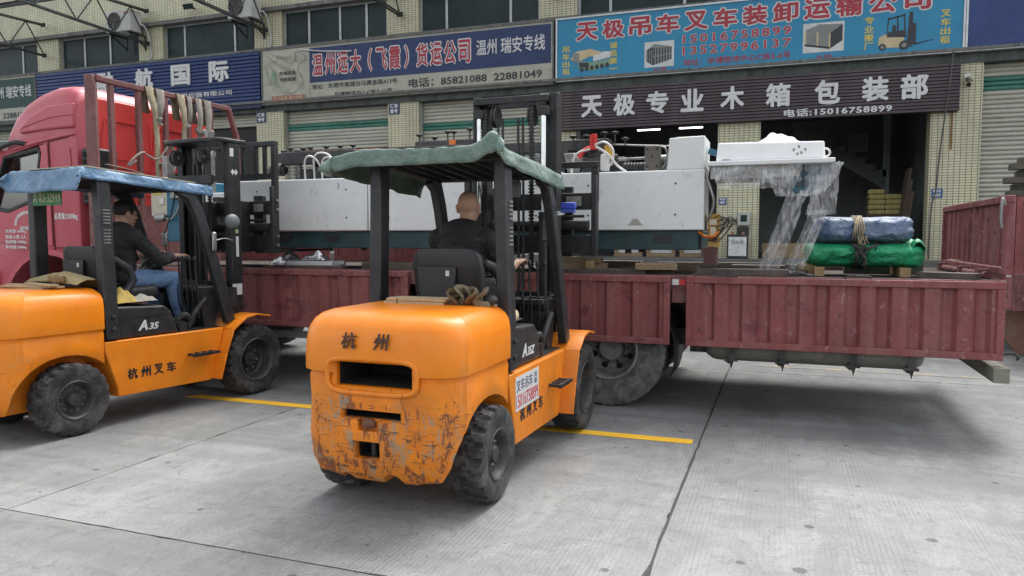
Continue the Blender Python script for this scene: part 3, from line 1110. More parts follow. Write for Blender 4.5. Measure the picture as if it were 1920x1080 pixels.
poly(b, [(x0 + .03, z0 + .14), (x0 + .5, z0 + .05), (x0 + .5, z0 + .09), (x0 + .03, z0 + .18)], .003, 2)
b.obj('crate_picture', PR, t)
b = MB()                                                            # mobile crane picture
x0, z0 = -4.55, 5.23
poly(b, [(x0 + .18, z0 + .10), (x0 + .50, z0 + .02), (x0 + .92, z0 + .14), (x0 + .92, z0 + .25), (x0 + .50, z0 + .20), (x0 + .18, z0 + .25)], 0, 4)
poly(b, [(x0 + .0, z0 + .30), (x0 + .12, z0 + .46), (x0 + .45, z0 + .50), (x0 + .80, z0 + .38), (x0 + .80, z0 + .30), (x0 + .45, z0 + .34), (x0 + .15, z0 + .22)], .001, 3)
poly(b, [(x0 + .52, z0 + .22), (x0 + .90, z0 + .28), (x0 + .95, z0 + .40), (x0 + .78, z0 + .42), (x0 + .52, z0 + .34)], .002, 0)
poly(b, [(x0 + .05, z0 + .24), (x0 + .2, z0 + .22), (x0 + .2, z0 + .42), (x0 + .05, z0 + .44)], .003, 1)
poly(b, [(x0 + .2, z0 + .12), (x0 + .42, z0 + .09), (x0 + .42, z0 + .2), (x0 + .2, z0 + .22)], .003, 2)
for k in range(6):
    a = x0 + .26 + k * .115
    zc = z0 + .06 + k * .012
    poly(b, [(a + .045 * math.cos(q * .7854), zc + .055 * math.sin(q * .7854)) for q in range(8)], .004, 2)
b.obj('crane_picture', PR, t)
b = MB()                                                            # forklift picture
x0, z0 = 1.68, 5.20
poly(b, [(x0 + .0, z0 + .12), (x0 + .06, z0 + .05), (x0 + .40, z0 + .03), (x0 + .46, z0 + .2), (x0 + .42, z0 + .30), (x0 + .12, z0 + .30), (x0 + .02, z0 + .26)], 0, 3)
poly(b, [(x0 + .15, z0 + .24), (x0 + .50, z0 + .22), (x0 + .48, z0 + .36), (x0 + .18, z0 + .34)], .001, 2)
for q in ([(.14, .28), (.16, .28), (.19, .62), (.17, .62)], [(.17, .60), (.46, .66), (.46, .63), (.17, .57)], [(.34, .25), (.37, .25), (.34, .63), (.32, .63)], [(.46, .24), (.49, .24), (.46, .66), (.44, .66)], [(.50, .02), (.60, .04), (.60, .68), (.54, .70)], [(.60, .06), (.66, .08), (.66, .46), (.60, .48)], [(.64, .06), (.95, .13), (.95, .145), (.64, .09)], [(.24, .34), (.32, .34), (.31, .46), (.25, .47)]):
    poly(b, [(x0 + a, z0 + c) for a, c in q], .002, 2)
for a, c, r in ((.08, .06, .065), (.46, .07, .09)):
    poly(b, [(x0 + a + r * math.cos(q * .524), z0 + c + r * math.sin(q * .524)) for q in range(12)], .004, 2)
    poly(b, [(x0 + a + r * .5 * math.cos(q * .524), z0 + c + r * .5 * math.sin(q * .524)) for q in range(12)], .006, 1)
b.obj('forklift_picture', PR, t)

# brown slatted sign
M_BROWN = pm('brown_slat_steel', (.066, .05, .058), .45, .2, var=.2, vs=3, dirt=.35, dcol=(.12, .10, .10), stretch=(.4, 1, 1))
t = thing('shop_sign', 'dark brown slatted fascia sign with raised pale characters over the open workshop', 'sign', (-.84, YS, 3.96))
x0, x1, z0, z1 = -4.79, 3.12, 3.965, 4.865
pitch = .0645
ns = 14
slat = MB()
slat.prism([(-.012, 0), (-.030, .006), (-.030, .050), (-.012, .058), (0, .058), (0, 0)], 0, x0, x1)
sm = slat.mesh('slat', M_BROWN)
MB().box(x0, x1, YS + .02, YF - .002, z0, z1).obj('backing', M_BROWN, t)
for k in range(ns):
    inst(sm, 'slat', t, (-.84, YS + .02, z0 + .003 + k * pitch), (0, 0, 0)).location.x = .84
for ch, xa in zip('天极专业木箱包装部', (-4.29, -3.56, -2.84, -2.10, -1.28, -.38, .55, 1.42, 2.10)):
    text(ch, xa, xa + .48, 4.22, 4.70, YS - .014, M_SIGNW, t, .035, .022, 'character')
text('电话:15016758899', -.02, 1.97, 4.0, 4.16, YS - .014, M_SIGNW, t, .03, .012, sx=1.1)

# banner of the freight company: used twice (the far left one mostly out of frame)
tB = NT('wrinkled_cream_banner')
tB.base(tB.ramp(tB.noise(tB.map((1, 1, 3)), 3, 6, .7), .3, .7, (.33, .335, .27), (.44, .44, .36)))
tB.rough(.6)
tB.bump(tB.noise(tB.map((1, 1, 1), rot=(0, R(35), 0)), 3, 4, .6, 1.5), .7, .05)
tN = NT('navy_banner_print')
tN.base(tN.ramp(tN.noise(tN.map(), 2, 5), .3, .7, (.012, .028, .095), (.02, .042, .13)))
tN.rough(.55)
tN.bump(tN.noise(tN.map((1, 1, 1), rot=(0, R(20), 0)), 2, 4, .6, 1.5), .5, .05)
for kx, lab in ((0, 'long cream and navy freight company banner with red title and phone numbers'), (-16.24, 'dark green and cream banner end with white characters left of the deep blue slatted sign')):
    t = thing('shop_sign', lab, 'sign', (-8.95 + kx, YS, 5.03))
    x0, x1, z0, z1 = -12.93 + kx, -4.98 + kx, 5.05, 6.42
    sign_box(t, x0, x1, z0, z1, tB.m, True, M_LEDGE)
    MB().box(-11.46 + kx, -5.01 + kx, YS - .004, YS - .001, 5.50, 6.37).obj('navy_field', tN.m if not kx else pm('dark_green_banner', (.022, .06, .055), .6), t)
    text('温州 瑞安专线', -6.84 + kx, -5.15 + kx, 5.80, 6.16, YS - .008, M_SIGNW, t, .014, .003)
    text('电话：85821088  22881049', -8.63 + kx, -5.22 + kx, 5.18, 5.40, YS - .004, M_PRTD, t, .022, .003)
    if kx: continue
    outlined('温州远大（飞霞）货运公司', -11.38, -6.98, 5.66, 6.22, t, w=.05, b=.02)
    text('地址：东莞市南城白马黄金路413号', -11.40, -8.94, 5.325, 5.455, YS - .004, M_PRTD, t, .012, .003)
    text('华博物流中心C栋7-12号', -10.74, -9.09, 5.09, 5.22, YS - .004, M_PRTD, t, .012, .003)
    mp = [(-12.80, 6.02), (-12.62, 6.10), (-12.45, 6.12), (-12.40, 6.22), (-12.25, 6.20), (-12.15, 6.06), (-11.95, 6.04), (-11.85, 6.12), (-11.86, 6.30), (-11.74, 6.32), (-11.62, 6.20), (-11.52, 6.20), (-11.58, 6.06), (-11.74, 5.98), (-11.80, 5.86), (-11.72, 5.74), (-11.64, 5.56), (-11.68, 5.44), (-11.86, 5.32), (-12.0, 5.26), (-12.14, 5.32), (-12.28, 5.30), (-12.36, 5.46), (-12.48, 5.50), (-12.62, 5.60), (-12.72, 5.72), (-12.74, 5.88), (-12.80, 6.02)]
    def wr(u, v):
        x, z = -12.90 + 1.43 * u, 5.07 + 1.33 * v
        d = (u * 1.0 + (1 - v) * .6)
        rg = abs(math.sin(9 * math.atan2(z - 6.42, x + 12.95) + 2 * noise.noise(Vector((x * 2, 0, z * 2))))) ** 2
        return (x, YS - .012 - .035 * rg * min(1, 6 * u * (1 - u)) * min(1, 8 * v * (1 - v) + .1), z)
    MB().grid(wr, 60, 46).obj('wrinkled_sheet', tB.m, t, smooth=80)
    ml = MB()
    for p, q in zip(mp[:-1], mp[1:]):
        for k in range(2):
            m = ((p[0] + q[0]) / 2 + random.uniform(-.015, .015), (p[1] + q[1]) / 2 + random.uniform(-.015, .015))
        for u, v in ((p, m), (m, q)):
            ml.bar((u[0], YS - .052, u[1]), (v[0], YS - .052, v[1]), .004, .014, up=(0, 1, 0))
    ml.obj('map_outline', M_PRTG, t)
    text('华博货运', -12.36, -11.86, 5.74, 5.84, YS - .050, M_PRTD, t, .01, .003)
    text('专线联盟', -12.36, -11.86, 5.58, 5.68, YS - .050, M_PRTD, t, .01, .003)
    tri = MB()
    poly(tri, [(-12.66, 5.62), (-12.46, 5.62), (-12.50, 5.74), (-12.56, 5.92), (-12.62, 5.74)], .048, 0)
    tri.obj('emblem', M_PRTGR, t)
    text('HUA BO', -12.70, -12.42, 5.53, 5.59, YS - .050, M_PRTGR, t, .01, .003)
    MB().box(-12.62, -11.60, YS - .051, YS - .049, 5.10, 5.22).obj('red_strip', pm('faded_red', (.33, .14, .12), .6), t)
    text('统一品牌  合作共赢', -12.56, -11.66, 5.12, 5.20, YS - .053, M_PRTC, t, .01, .002)
    MB().tube([(-11.75, YS - .03, 6.36), (-11.0, YS - .05, 6.25), (-10.2, YS - .04, 6.19)], .016, 6).obj('loose_tape', M_SIGNW, t, smooth=60)

# blue slatted sign
M_BLUE = pm('blue_slat_steel', (.010, .032, .13), .35, .1, var=.2, vs=3)
t = thing('shop_sign', 'deep blue slatted sign with raised white characters behind the red cab', 'sign', (-17.1, YS, 5.06))
x0, x1, z0, z1 = -21.16, -13.02, 5.09, 6.43
slat = MB()
slat.prism([(-.008, 0), (-.030, .012), (-.030, .075), (-.008, .092), (0, .092), (0, 0)], 0, x0, x1)
sm = slat.mesh('slat', M_BLUE)
MB().box(x0, x1, YS + .02, YF - .002, z0, z1).obj('backing', M_BLUE, t)
for k in range(14):
    o = inst(sm, 'slat', t, (0, YS + .02, z0 + .003 + k * .0955))
    o.location.x = 17.1
for ch, xa in zip('融航国际', (-18.72, -17.28, -15.97, -14.66)):
    text(ch, xa, xa + .66, 5.72, 6.28, YS - .014, M_SIGNW, t, .035, .03, 'character')
text('东莞市融航国际物流供应链有限公司', -17.9, -13.93, 5.36, 5.50, YS - .014, M_SIGNW, t, .012, .008)
MB().box(x0 - .03, x1 + .03, YS - .01, YF - .003, z0 - .12, z0 - .004).obj('bottom_trim', pm('navy_trim', (.012, .02, .07), .5), t)
# dark blue sign at the right edge
t = thing('shop_sign', 'plain dark blue signboard with pale metal edge beside the cyan sign', 'sign', (6, YS, 5.05))
sign_box(t, 3.21, 8.9, 5.09, 6.42, pm('plain_blue_vinyl', (.018, .045, .17), .5, var=.2, vs=2))

# ------------------------------------------------------------------ goods inside the workshop
M_SACK = pm('yellow_sack', (.38, .33, .13), .8, var=.35, vs=8, dirt=.3, bump=.3, bs=30)
M_PLY = wood_mat('crate_plywood', (.38, .27, .15))
t = thing('wooden_crate', 'dark wooden crate under the yellow sacks inside the workshop', 'crate', (2.1, 18.3, DZ))
MB().box(1.72, 2.58, 18.0, 18.8, DZ + .002, 2.04).obj('box', pm('crate_dark', (.07, .06, .05), .9), t)
for z in (1.2, 1.55, 1.9):
    MB().box(1.70, 2.60, 17.97, 17.999, z, z + .09).obj('board', pm('crate_dark2', (.11, .09, .07), .9), t)
for c in range(2):
    for r in range(5):
        if c == 1 and r == 4: continue
        s_ = MB()
        xc, zb = 1.94 + c * .34 + random.uniform(-.015, .015), 2.045 + r * .112
        s_.box(xc - .165, xc + .165, 18.02 + random.uniform(0, .03), 18.42, zb, zb + .108, rot=(0, 0, random.uniform(-.05, .05)))
        ordn = ('bottom', 'second', 'third', 'fourth', 'topmost')[r]
        s_.solo('sack', M_SACK, 'yellow sack, %s of the %s stack inside the dark workshop' % (ordn if not (c == 1 and r == 3) else 'top', 'left' if c == 0 else 'right'), 'sack', 'yellow sacks on the crate', smooth=50, bevel=.03)
for k in range(3):
    t = thing('wooden_crate', ['left', 'middle', 'right'][k] + ' pale wooden frame crate in the workshop seen under the machine', 'crate', (-3.4 + k * .75, 17.6, DZ))
    xa = -3.72 + k * .76
    for q in (xa, xa + .58):
        MB().box(q, q + .08, 17.3, 17.36, DZ + .002, 1.52).obj('post', M_PLY, t)
    MB().box(xa + .081, xa + .579, 17.302, 17.35, DZ + .002, DZ + .09).box(xa + .081, xa + .579, 17.302, 17.35, 1.44, 1.52).obj('rail', M_PLY, t)
    MB().box(xa + .03, xa + .63, 17.37, 17.9, DZ + .002, 1.50).obj('lining', pm('white_lining', (.55, .57, .58), .7), t)
for k in range(4):
    MB().box(-1.72 + k * .1, -1.66 + k * .1, 17.3, 17.4, DZ + .002, 1.60 - .05 * (k % 2), rot=(R(-5), 0, 0)).solo('timber', M_PLY if k % 2 else pm('grey_timber', (.16, .13, .10), .9), ['first', 'second', 'third', 'fourth'][k] + ' upright timber from the left beside the pale crates in the workshop', 'timber', 'timbers in the workshop')
for k in range(3):
    MB().box(2.42 - k * .02, 2.46 - k * .02, 17.2 + k * .12, 17.9 + k * .1, DZ + .004, 2.5 + .25 * k, rot=(0, R(6), 0)).solo('board', pm('brown_board', (.11, .08, .06), .85), ['nearest', 'middle', 'farthest'][k] + ' brown board leaning by the right workshop doorway', 'board', 'boards leaning in the workshop')
MB().box(-.4, 1.6, 17.1, 17.9, DZ + .002, 1.42).solo('packing_case', M_PLY, 'low plywood packing case inside the workshop behind the tarpaulin rolls', 'case')
# ================================================================== wheels
M_TYRE = pm('tyre_rubber', (.028, .028, .029), .85, var=.35, vs=9, dirt=.75, dcol=(.105, .10, .095), ds=7, bump=.3, bs=40)
M_TYREG = pm('dusty_tyre_rubber', (.075, .075, .075), .9, var=.4, vs=8, dirt=.9, dcol=(.17, .165, .155), ds=6, bump=.3, bs=40)
M_RIM = pm('rim_dark', (.05, .05, .05), .55, .3, var=.35, vs=14, dirt=.6, dcol=(.13, .12, .11))
M_RIMG = pm('rim_grey', (.24, .24, .23), .6, .2, var=.35, vs=12, dirt=.6, dcol=(.08, .075, .07))
M_BOLT = pm('bolt_steel', (.28, .28, .27), .45, .7, var=.3)


def tyre_mesh(Rr, w, rimr, lugs, mat, n=None, axis='X', depth=.016):
    """lathe with moulded tread blocks; axis through the origin, outside face at +axis"""
    per = 6
    n = lugs * per
    h = w / 2
    prof = [(-h * .86, rimr - .012), (-h * .96, rimr + .02), (-h * 1.0, rimr + (Rr - rimr) * .45), (-h * .96, Rr * .93), (-h * .90, Rr * .972), (-h * .80, Rr * .995), (-h * .42, Rr), (-h * .14, Rr), (h * .14, Rr), (h * .42, Rr), (h * .80, Rr * .995), (h * .90, Rr * .972), (h * .96, Rr * .93), (h * 1.0, rimr + (Rr - rimr) * .45), (h * .985, rimr + (Rr - rimr) * .40), (h * .97, rimr + .02), (h * .86, rimr - .012)]
    def rf(j, k, r):
        if 4 <= j <= 6 and (k % per) < 2: return r - depth * (1 if j > 4 else .8)
        if 9 <= j <= 11 and ((k + 3) % per) < 2: return r - depth * (1 if j < 11 else .8)
        if j in (7,) and (k + 1) % per == 0: return r - depth
        if j in (8,) and (k + 4) % per == 0: return r - depth
        return r
    b = MB().lathe(prof, (0, 0, 0), axis, n, caps=False, rfun=rf)
    return b.mesh('tyre', mat, 28)


def disc_mesh(prof, mat, n=36, bolts=None, br=.0, bz=0.0, bs=.011, axis='X', hole=None, name='rim'):
    b = MB().lathe(prof, (0, 0, 0), axis, n, caps=False)
    me = b.mesh(name, mat, 35)
    return me


def bolts_mesh(n, r, t, size, mat, axis='X'):
    b = MB()
    for k in range(n):
        a = 2 * math.pi * k / n + .2
        u, v = r * math.cos(a), r * math.sin(a)
        if axis == 'X':
            b.lathe([(t - .02, size), (t, size), (t + .006, size * .6), (t + .012, size * .4)], (0, u, v), 'X', 6)
        else:
            b.lathe([(t + .02, size), (t, size), (t - .006, size * .6), (t - .012, size * .4)], (v, 0, u), 'Y', 6)
    return b.mesh('wheel_bolts', mat)


# truck wheel, axis Y, outside face towards -Y
TR_R = .52
tw_tyre = tyre_mesh(TR_R, .28, .275, 44, M_TYREG, axis='Y', depth=.007)
tw_rim = MB().lathe([(-.135, .275), (-.142, .262), (-.135, .250), (-.10, .242), (.02, .232), (.06, .20), (.075, .165), (.07, .12), (.06, .118), (-.02, .115), (-.035, .10), (-.035, .0)], (0, 0, 0), 'Y', 40, caps=False).mesh('rim', M_RIMG, 30)
hb = MB()
for k in range(8):
    a = k * math.pi / 4 + .3
    hb.tube([(.185 * math.cos(a), .052, .185 * math.sin(a)), (.185 * math.cos(a), .066, .185 * math.sin(a))], .03, 12)
tw_holes = hb.mesh('hand_holes', pm('hole_black', (.006, .006, .006), .9))
tw_bolts = bolts_mesh(10, .142, .055, .015, M_RIM, 'Y')


def truck_wheel(root, x, y, z=TR_R, flip=False):
    w = inst(tw_tyre, 'wheel', root, (x, y, z), (0, random.uniform(0, 6), math.pi if flip else 0))
    for me, nm in ((tw_rim, 'rim'), (tw_holes, 'hand_holes'), (tw_bolts, 'wheel_nuts')):
        o = bpy.data.objects.new(nm, me)
        COL.objects.link(o)
        o.parent = w
    return w


# ================================================================== flatbed truck
RP = red_panel_mat('red_side_panel')
RPD = red_panel_mat('red_bed_steel', (.135, .04, .042), 1.1)
M_CHAS = pm('chassis_grime', (.035, .034, .033), .8, .1, var=.4, vs=8, dirt=.7, dcol=(.10, .09, .08))
M_CABRED = pm('cab_red_paint', (.46, .085, .11), .34, var=.10, vs=1.2, dirt=.25, dcol=(.46, .17, .19), ds=9)
M_CABREAR = pm('cab_rear_red', (.60, .05, .045), .42, var=.12, vs=3, dirt=.2, dcol=(.24, .03, .03))
tk = thing('flatbed_truck', 'long red flatbed truck with dropped corrugated side panels and high roof cab', 'truck', (-3.5, 7.8, 0))
DK = 1.215
BX0, BX1, BY0, BY1 = -7.60, 1.60, 6.58, 9.02
tD = NT('worn_deck')
v = tD.map()
cc = tD.ramp(tD.noise(v, 3, 8, .75, .6), .32, .68, (.035, .030, .028), (.125, .108, .10))
cc = tD.mix(tD.ramp(tD.noise(tD.map((3, .6, 1)), 4, 8, .8), .55, .66), cc, (.13, .045, .045))
tD.base(cc)
tD.rough(.95)
tD.set(tD.p, 'Specular IOR Level', .1)
tD.bump(tD.noise(v, 20, 6, .8), .4, .01)
MB().box(BX0, BX1, BY0, BY1, 1.10, DK).obj('deck', tD.m, tk)
e = MB()
e.box(BX0, BX1 + .01, BY0 - .022, BY0 - .001, 1.085, DK + .006)
e.box(BX0, BX1 + .01, BY1 + .001, BY1 + .022, 1.085, DK + .006)
e.box(BX1 + .001, BX1 + .03, BY0 - .02, BY1 + .02, 1.085, DK + .006)
e.obj('edge_rail', RPD, tk, bevel=.006)
xs = BX0 + .35
cm = MB()
while xs < BX1:
    cm.box(xs - .03, xs + .03, BY0 + .02, BY1 - .02, .99, 1.098)
    xs += .46
cm.obj('cross_beams', M_CHAS, tk)
for y in (7.36, 8.18):
    MB().box(-10.2, 1.45, y, y + .08, .70, .985).obj('chassis_rail', M_CHAS, tk)
MB().box(-1.3, -.8, 7.0, 8.6, .55, .70).obj('axle_crossmember', M_CHAS, tk)


def corrugated(x0, x1, z0, z1, y, amp=.035, per=.232, yaxis=False, flip=1):
    """trapezoid ribbed sheet with a border frame; along X at plane y, or along Y at plane x"""
    b = MB()
    L = x1 - x0
    n = max(1, round(L / per))
    p = L / n
    pts = [(x0, 0.0)]
    for k in range(n):
        a = x0 + k * p
        pts += [(a + p * .30, 0.0), (a + p * .42, amp), (a + p * .72, amp), (a + p * .84, 0.0)]
    pts.append((x1, 0.0))
    for (a, h), (c, g2) in zip(pts[:-1], pts[1:]):
        q = [(a, y + flip * h, z0), (c, y + flip * g2, z0), (c, y + flip * g2, z1), (a, y + flip * h, z1)]
        if yaxis: q = [(yy, xx, zz) for xx, yy, zz in q]
        b.add(q, [(0, 1, 2, 3)])
    return b


def panel_frame(x0, x1, z0, z1, y0, y1, w=.055, yaxis=False):
    f = MB()
    for bx in ((x0, x1, z1 - w, z1), (x0, x1, z0, z0 + w), (x0, x0 + w, z0 + w, z1 - w), (x1 - w, x1, z0 + w, z1 - w)):
        if yaxis: f.box(y0, y1, bx[0], bx[1], bx[2], bx[3])
        else: f.box(bx[0], bx[1], y0, y1, bx[2], bx[3])
    return f


for (a, c) in ((-.765, 1.60), (-3.36, -.905), (-5.95, -3.46), (-7.58, -6.05)):
    ps = corrugated(a + .05, c - .05, .66, 1.165, 6.513).obj('side_panel', RP, tk, solid=.004)
    panel_frame(a, c, .612, 1.212, 6.495, 6.553).obj('panel_frame', RP, ps, bevel=.005)
    if a > -1: MB().box(a + .2, a + .42, 6.52, 6.55, 1.213, 1.226).tube([(a + 1.25, 6.53, 1.213), (a + 1.28, 6.53, 1.235), (a + 1.42, 6.53, 1.238), (a + 1.45, 6.53, 1.213)], .008, 6).obj('handle', M_CHAS, ps)
for (a, c) in ((-7.58, -6.05), (-5.95, -3.46)):
    ps = corrugated(a + .05, c - .05, 1.27, 1.76, 9.01, flip=-1).obj('side_panel', RP, tk, solid=.004)
    panel_frame(a, c, 1.222, 1.81, 8.985, 9.05).obj('panel_frame', RP, ps)
# post between the panels with a reflector strip
pst = MB().box(-.895, -.775, 6.556, 6.60, .98, 1.20).obj('stake_pocket', RPD, tk)
MB().box(-.893, -.835, 6.552, 6.5555, 1.135, 1.185).obj('white_reflector', pm('reflector_white', (.62, .62, .6), .4), pst)
MB().box(-.833, -.777, 6.552, 6.5555, 1.135, 1.185).obj('red_reflector', pm('reflector_red', (.50, .02, .02), .4), pst)
MB().bar((-.83, 6.8, 1.0), (-.62, 6.75, .55), .07, .04).box(-.75, -.5, 6.72, 6.78, .53, .60).obj('mudguard_stay', M_CHAS, tk)
# tailgate standing at the rear
RPT = red_panel_mat('red_tailgate', (.17, .035, .042), 1.5)
tg = corrugated(6.66, 8.95, 1.33, 1.82, 1.625, amp=.03, per=.2, yaxis=True, flip=1).obj('tailgate', RPT, tk, solid=.004)
panel_frame(6.62, 8.99, 1.26, 1.87, 1.60, 1.665, yaxis=True).obj('tailgate_frame', RPT, tg, bevel=.006)
MB().cyl((1.56, 6.9, 1.245), (1.56, 8.8, 1.245), .028).box(1.52, 1.60, 7.0, 7.12, 1.216, 1.29).box(1.52, 1.60, 7.7, 7.8, 1.216, 1.29).box(1.52, 1.60, 8.6, 8.7, 1.216, 1.29).obj('tailgate_hinge', RPD, tg)
MB().tube([(1.59, 6.60, 1.8), (1.57, 6.58, 1.84), (1.56, 6.575, 1.7), (1.57, 6.58, 1.62)], .012, 6).obj('latch_hook', M_BOLT, tg)
# under-run bumper and hook at the rear
bp = MB().box(1.52, 1.63, 6.42, 9.05, .455, .57).obj('rear_bumper', pm('bumper_grey', (.23, .22, .18), .7, .1, dirt=.6, dcol=(.09, .08, .07)), tk, bevel=.006)
for y in (7.2, 8.4):
    MB().bar((1.40, y, .98), (1.56, y, .571), .08, .06).obj('bumper_bracket', M_CHAS, bp)
MB().tube([(1.61, 6.55, .66), (1.68, 6.55, .665), (1.71, 6.55, .64), (1.70, 6.55, .615)], .011, 6).obj('hook', M_CHAS, tk)
# long grey tank below the bed with panel latch brackets
M_TANK = pm('tank_grey', (.20, .195, .17), .65, .1, var=.3, vs=5, dirt=.6, dcol=(.09, .08, .07))
tn = MB()
tn.lathe([(-.62, .03), (-.60, .09), (-.55, .125), (-.50, .135), (.98, .135), (1.04, .125), (1.09, .09), (1.11, .03)], (0, 6.74, .605), 'X', 24)
tn.obj('gas_tank', M_TANK, tk, smooth=40)
for x in (-.38, .03, .57, .99):
    lb = MB()
    lb.box(x - .025, x + .025, 6.515, 6.535, .51, .62).box(x - .06, x + .05, 6.51, 6.55, .495, .515)
    lb.add([(x - .018, 6.52, .50), (x + .018, 6.52, .50), (x + .018, 6.54, .50), (x - .018, 6.54, .50), (x, 6.53, .425)], [(0, 1, 4), (1, 2, 4), (2, 3, 4), (3, 0, 4)])
    lb.lathe([(-.02, .03), (.03, .03)], (x - .02, 6.56, .50), 'Y', 10)
    lb.obj('panel_latch', M_CHAS, tk)
# aluminium side guard and fuel tank towards the cab
sg = MB()
for z in (.46, .58):
    sg.box(-6.4, -3.3, 6.70, 6.735, z, z + .075)
for x in (-6.0, -4.8, -3.6):
    sg.box(x, x + .05, 6.737, 6.78, .45, 1.0)
sg.obj('side_guard', pm('guard_alu', (.30, .31, .29), .55, .3, dirt=.5), tk)
MB().box(-6.3, -5.2, 6.85, 7.3, .5, .98).obj('fuel_tank', M_TANK, tk, bevel=.06)
for x in (-1.47, -2.83):
    truck_wheel(tk, x, 6.745)
    truck_wheel(tk, x, 7.08)
    truck_wheel(tk, x, 8.88, flip=True)
    truck_wheel(tk, x, 8.55, flip=True)
    MB().cyl((x, 6.95, TR_R), (x, 8.8, TR_R), .09).ell((x, 7.8, TR_R), (.2, .22, .2)).obj('axle', M_CHAS, tk, smooth=40)
for x in (-6.85, -8.52):
    truck_wheel(tk, x, 6.86)
    truck_wheel(tk, x, 8.78, flip=True)
mf = MB().grid(lambda u, v: (-2.15 + .62 * 0 + (-1.47 + 2.15) + .60 * math.cos(R(-20) + v * R(65)), 6.62 + .6 * u, TR_R + .60 * math.sin(R(-20) + v * R(65))), 2, 10)
mf.obj('mudguard', M_BLK, tk, solid=.006, smooth=60)
# headboard rack behind the cab
HX = -7.65
RPH = red_panel_mat('red_headboard', (.165, .062, .058), .8, False)
hd = MB()
hd.bar((HX, 6.60, 3.42), (HX, 8.90, 3.42), .07, .065)
hd.bar((HX, 8.885, 3.425), (HX, 9.06, 3.0), .068, .06)
hd.bar((HX, 9.055, 3.02), (HX, 9.055, 1.22), .066, .06)
hd.prism([(-7.72, 1.22), (-7.56, 1.22), (-7.56, 3.28), (-7.60, 3.455), (-7.72, 3.455)], 1, 6.555, 6.60)
hd.box(-7.715, -7.565, 6.601, 6.68, 3.38, 3.452)
ho = hd.obj('headboard', RPH, tk, bevel=.008)
for y in (6.86, 7.27, 7.70, 8.10, 8.52):
    MB().box(HX - .035, HX + .025, y - .03, y + .03, 1.22, 3.385).obj('headboard_bar', RPH, ho, bevel=.005)
MB().box(HX - .03, HX + .02, 6.60, 9.03, 1.22, 1.95).obj('headboard_plate', RPD, ho)
# ------------------------------------------------------------------ cab
cprof = [(-7.98, 1.30), (-7.98, 3.20), (-8.02, 3.33), (-8.12, 3.40), (-8.35, 3.40), (-8.62, 3.34), (-8.85, 3.24), (-9.02, 3.10), (-9.15, 2.92), (-9.26, 2.78), (-9.40, 2.66), (-9.85, 1.55), (-9.92, .95), (-9.86, .48), (-9.40, .45)]
AX, AZ, AR = -8.52, .55, .80
for k in range(10):                                                  # wheel arch
    a = R(183 - 128 * k / 9)
    cprof.append((AX + AR * math.cos(a), AZ + AR * math.sin(a)))
cprof.append((-8.02, 1.27))


def cab_section(y, ins):
    """the profile pulled in towards its middle as the roof rounds over to the side"""
    out = []
    for x, z in cprof:
        k = ins * (1 if z > 2.7 else .35 if z > 1.6 else .12)
        out.append((x + (k * .6 if x < -9.2 else -k * .12 if x > -8.2 else 0), y, z - (k if z > 2.7 else 0)))
    return out


secs = [cab_section(6.66, .16), cab_section(6.69, .07), cab_section(6.76, .025), cab_section(6.90, 0), cab_section(8.66, 0), cab_section(8.82, .025), cab_section(8.90, .07), cab_section(8.93, .16)]
cb_ = MB().loft(secs)
win = MB().prism([(-8.72, 2.02), (-8.60, 2.56), (-8.62, 2.64), (-9.22, 2.55), (-9.52, 1.92), (-9.2, 1.88)], 1, 6.5, 9.1)
me = boolean(cb_, [win], M_CABRED, 40, 'cab', .012)
off = OFF[tk.name]
for v_ in me.vertices: v_.co -= off
cab = bpy.data.objects.new('cab', me)
COL.objects.link(cab)
cab.parent = tk
wp = [(-8.72, 2.02), (-8.60, 2.56), (-8.62, 2.64), (-9.22, 2.55), (-9.52, 1.92), (-9.2, 1.88)]
fr = MB()
for p, q in zip(wp, wp[1:] + wp[:1]):
    fr.bar((p[0], 6.668, p[1]), (q[0], 6.668, q[1]), .035, .055, up=(0, 1, 0))
fr.obj('window_rubber', M_BLK, cab, smooth=40)
for y in (6.70, 8.89):
    MB().prism(wp, 1, y, y + .006).obj('side_window', clear_glass('cab_side_glass'), cab)
MB().prism([(-8.715, 2.03), (-8.605, 2.555), (-8.625, 2.62), (-8.64, 2.55), (-8.75, 2.04)], 1, 6.74, 8.86).obj('cab_rear_lining', M_BLK, cab)
MB().prism([(-9.50, 1.925), (-9.2, 1.885), (-8.73, 2.022), (-8.73, 2.05), (-9.2, 1.95), (-9.46, 1.98)], 1, 6.74, 8.86).obj('dashboard', M_BLK, cab)
MB().tube([(-9.1 + .06 * math.sin(a), 7.15 + .21 * math.cos(a), 2.10 + .19 * math.sin(a)) for a in [k * .35 for k in range(19)]], .017, 8).obj('steering_wheel', M_BLK, cab, smooth=60)
MB().box(-8.98, -8.80, 7.0, 7.5, 1.98, 2.38).obj('driver_seat', M_BLK, cab, bevel=.05)
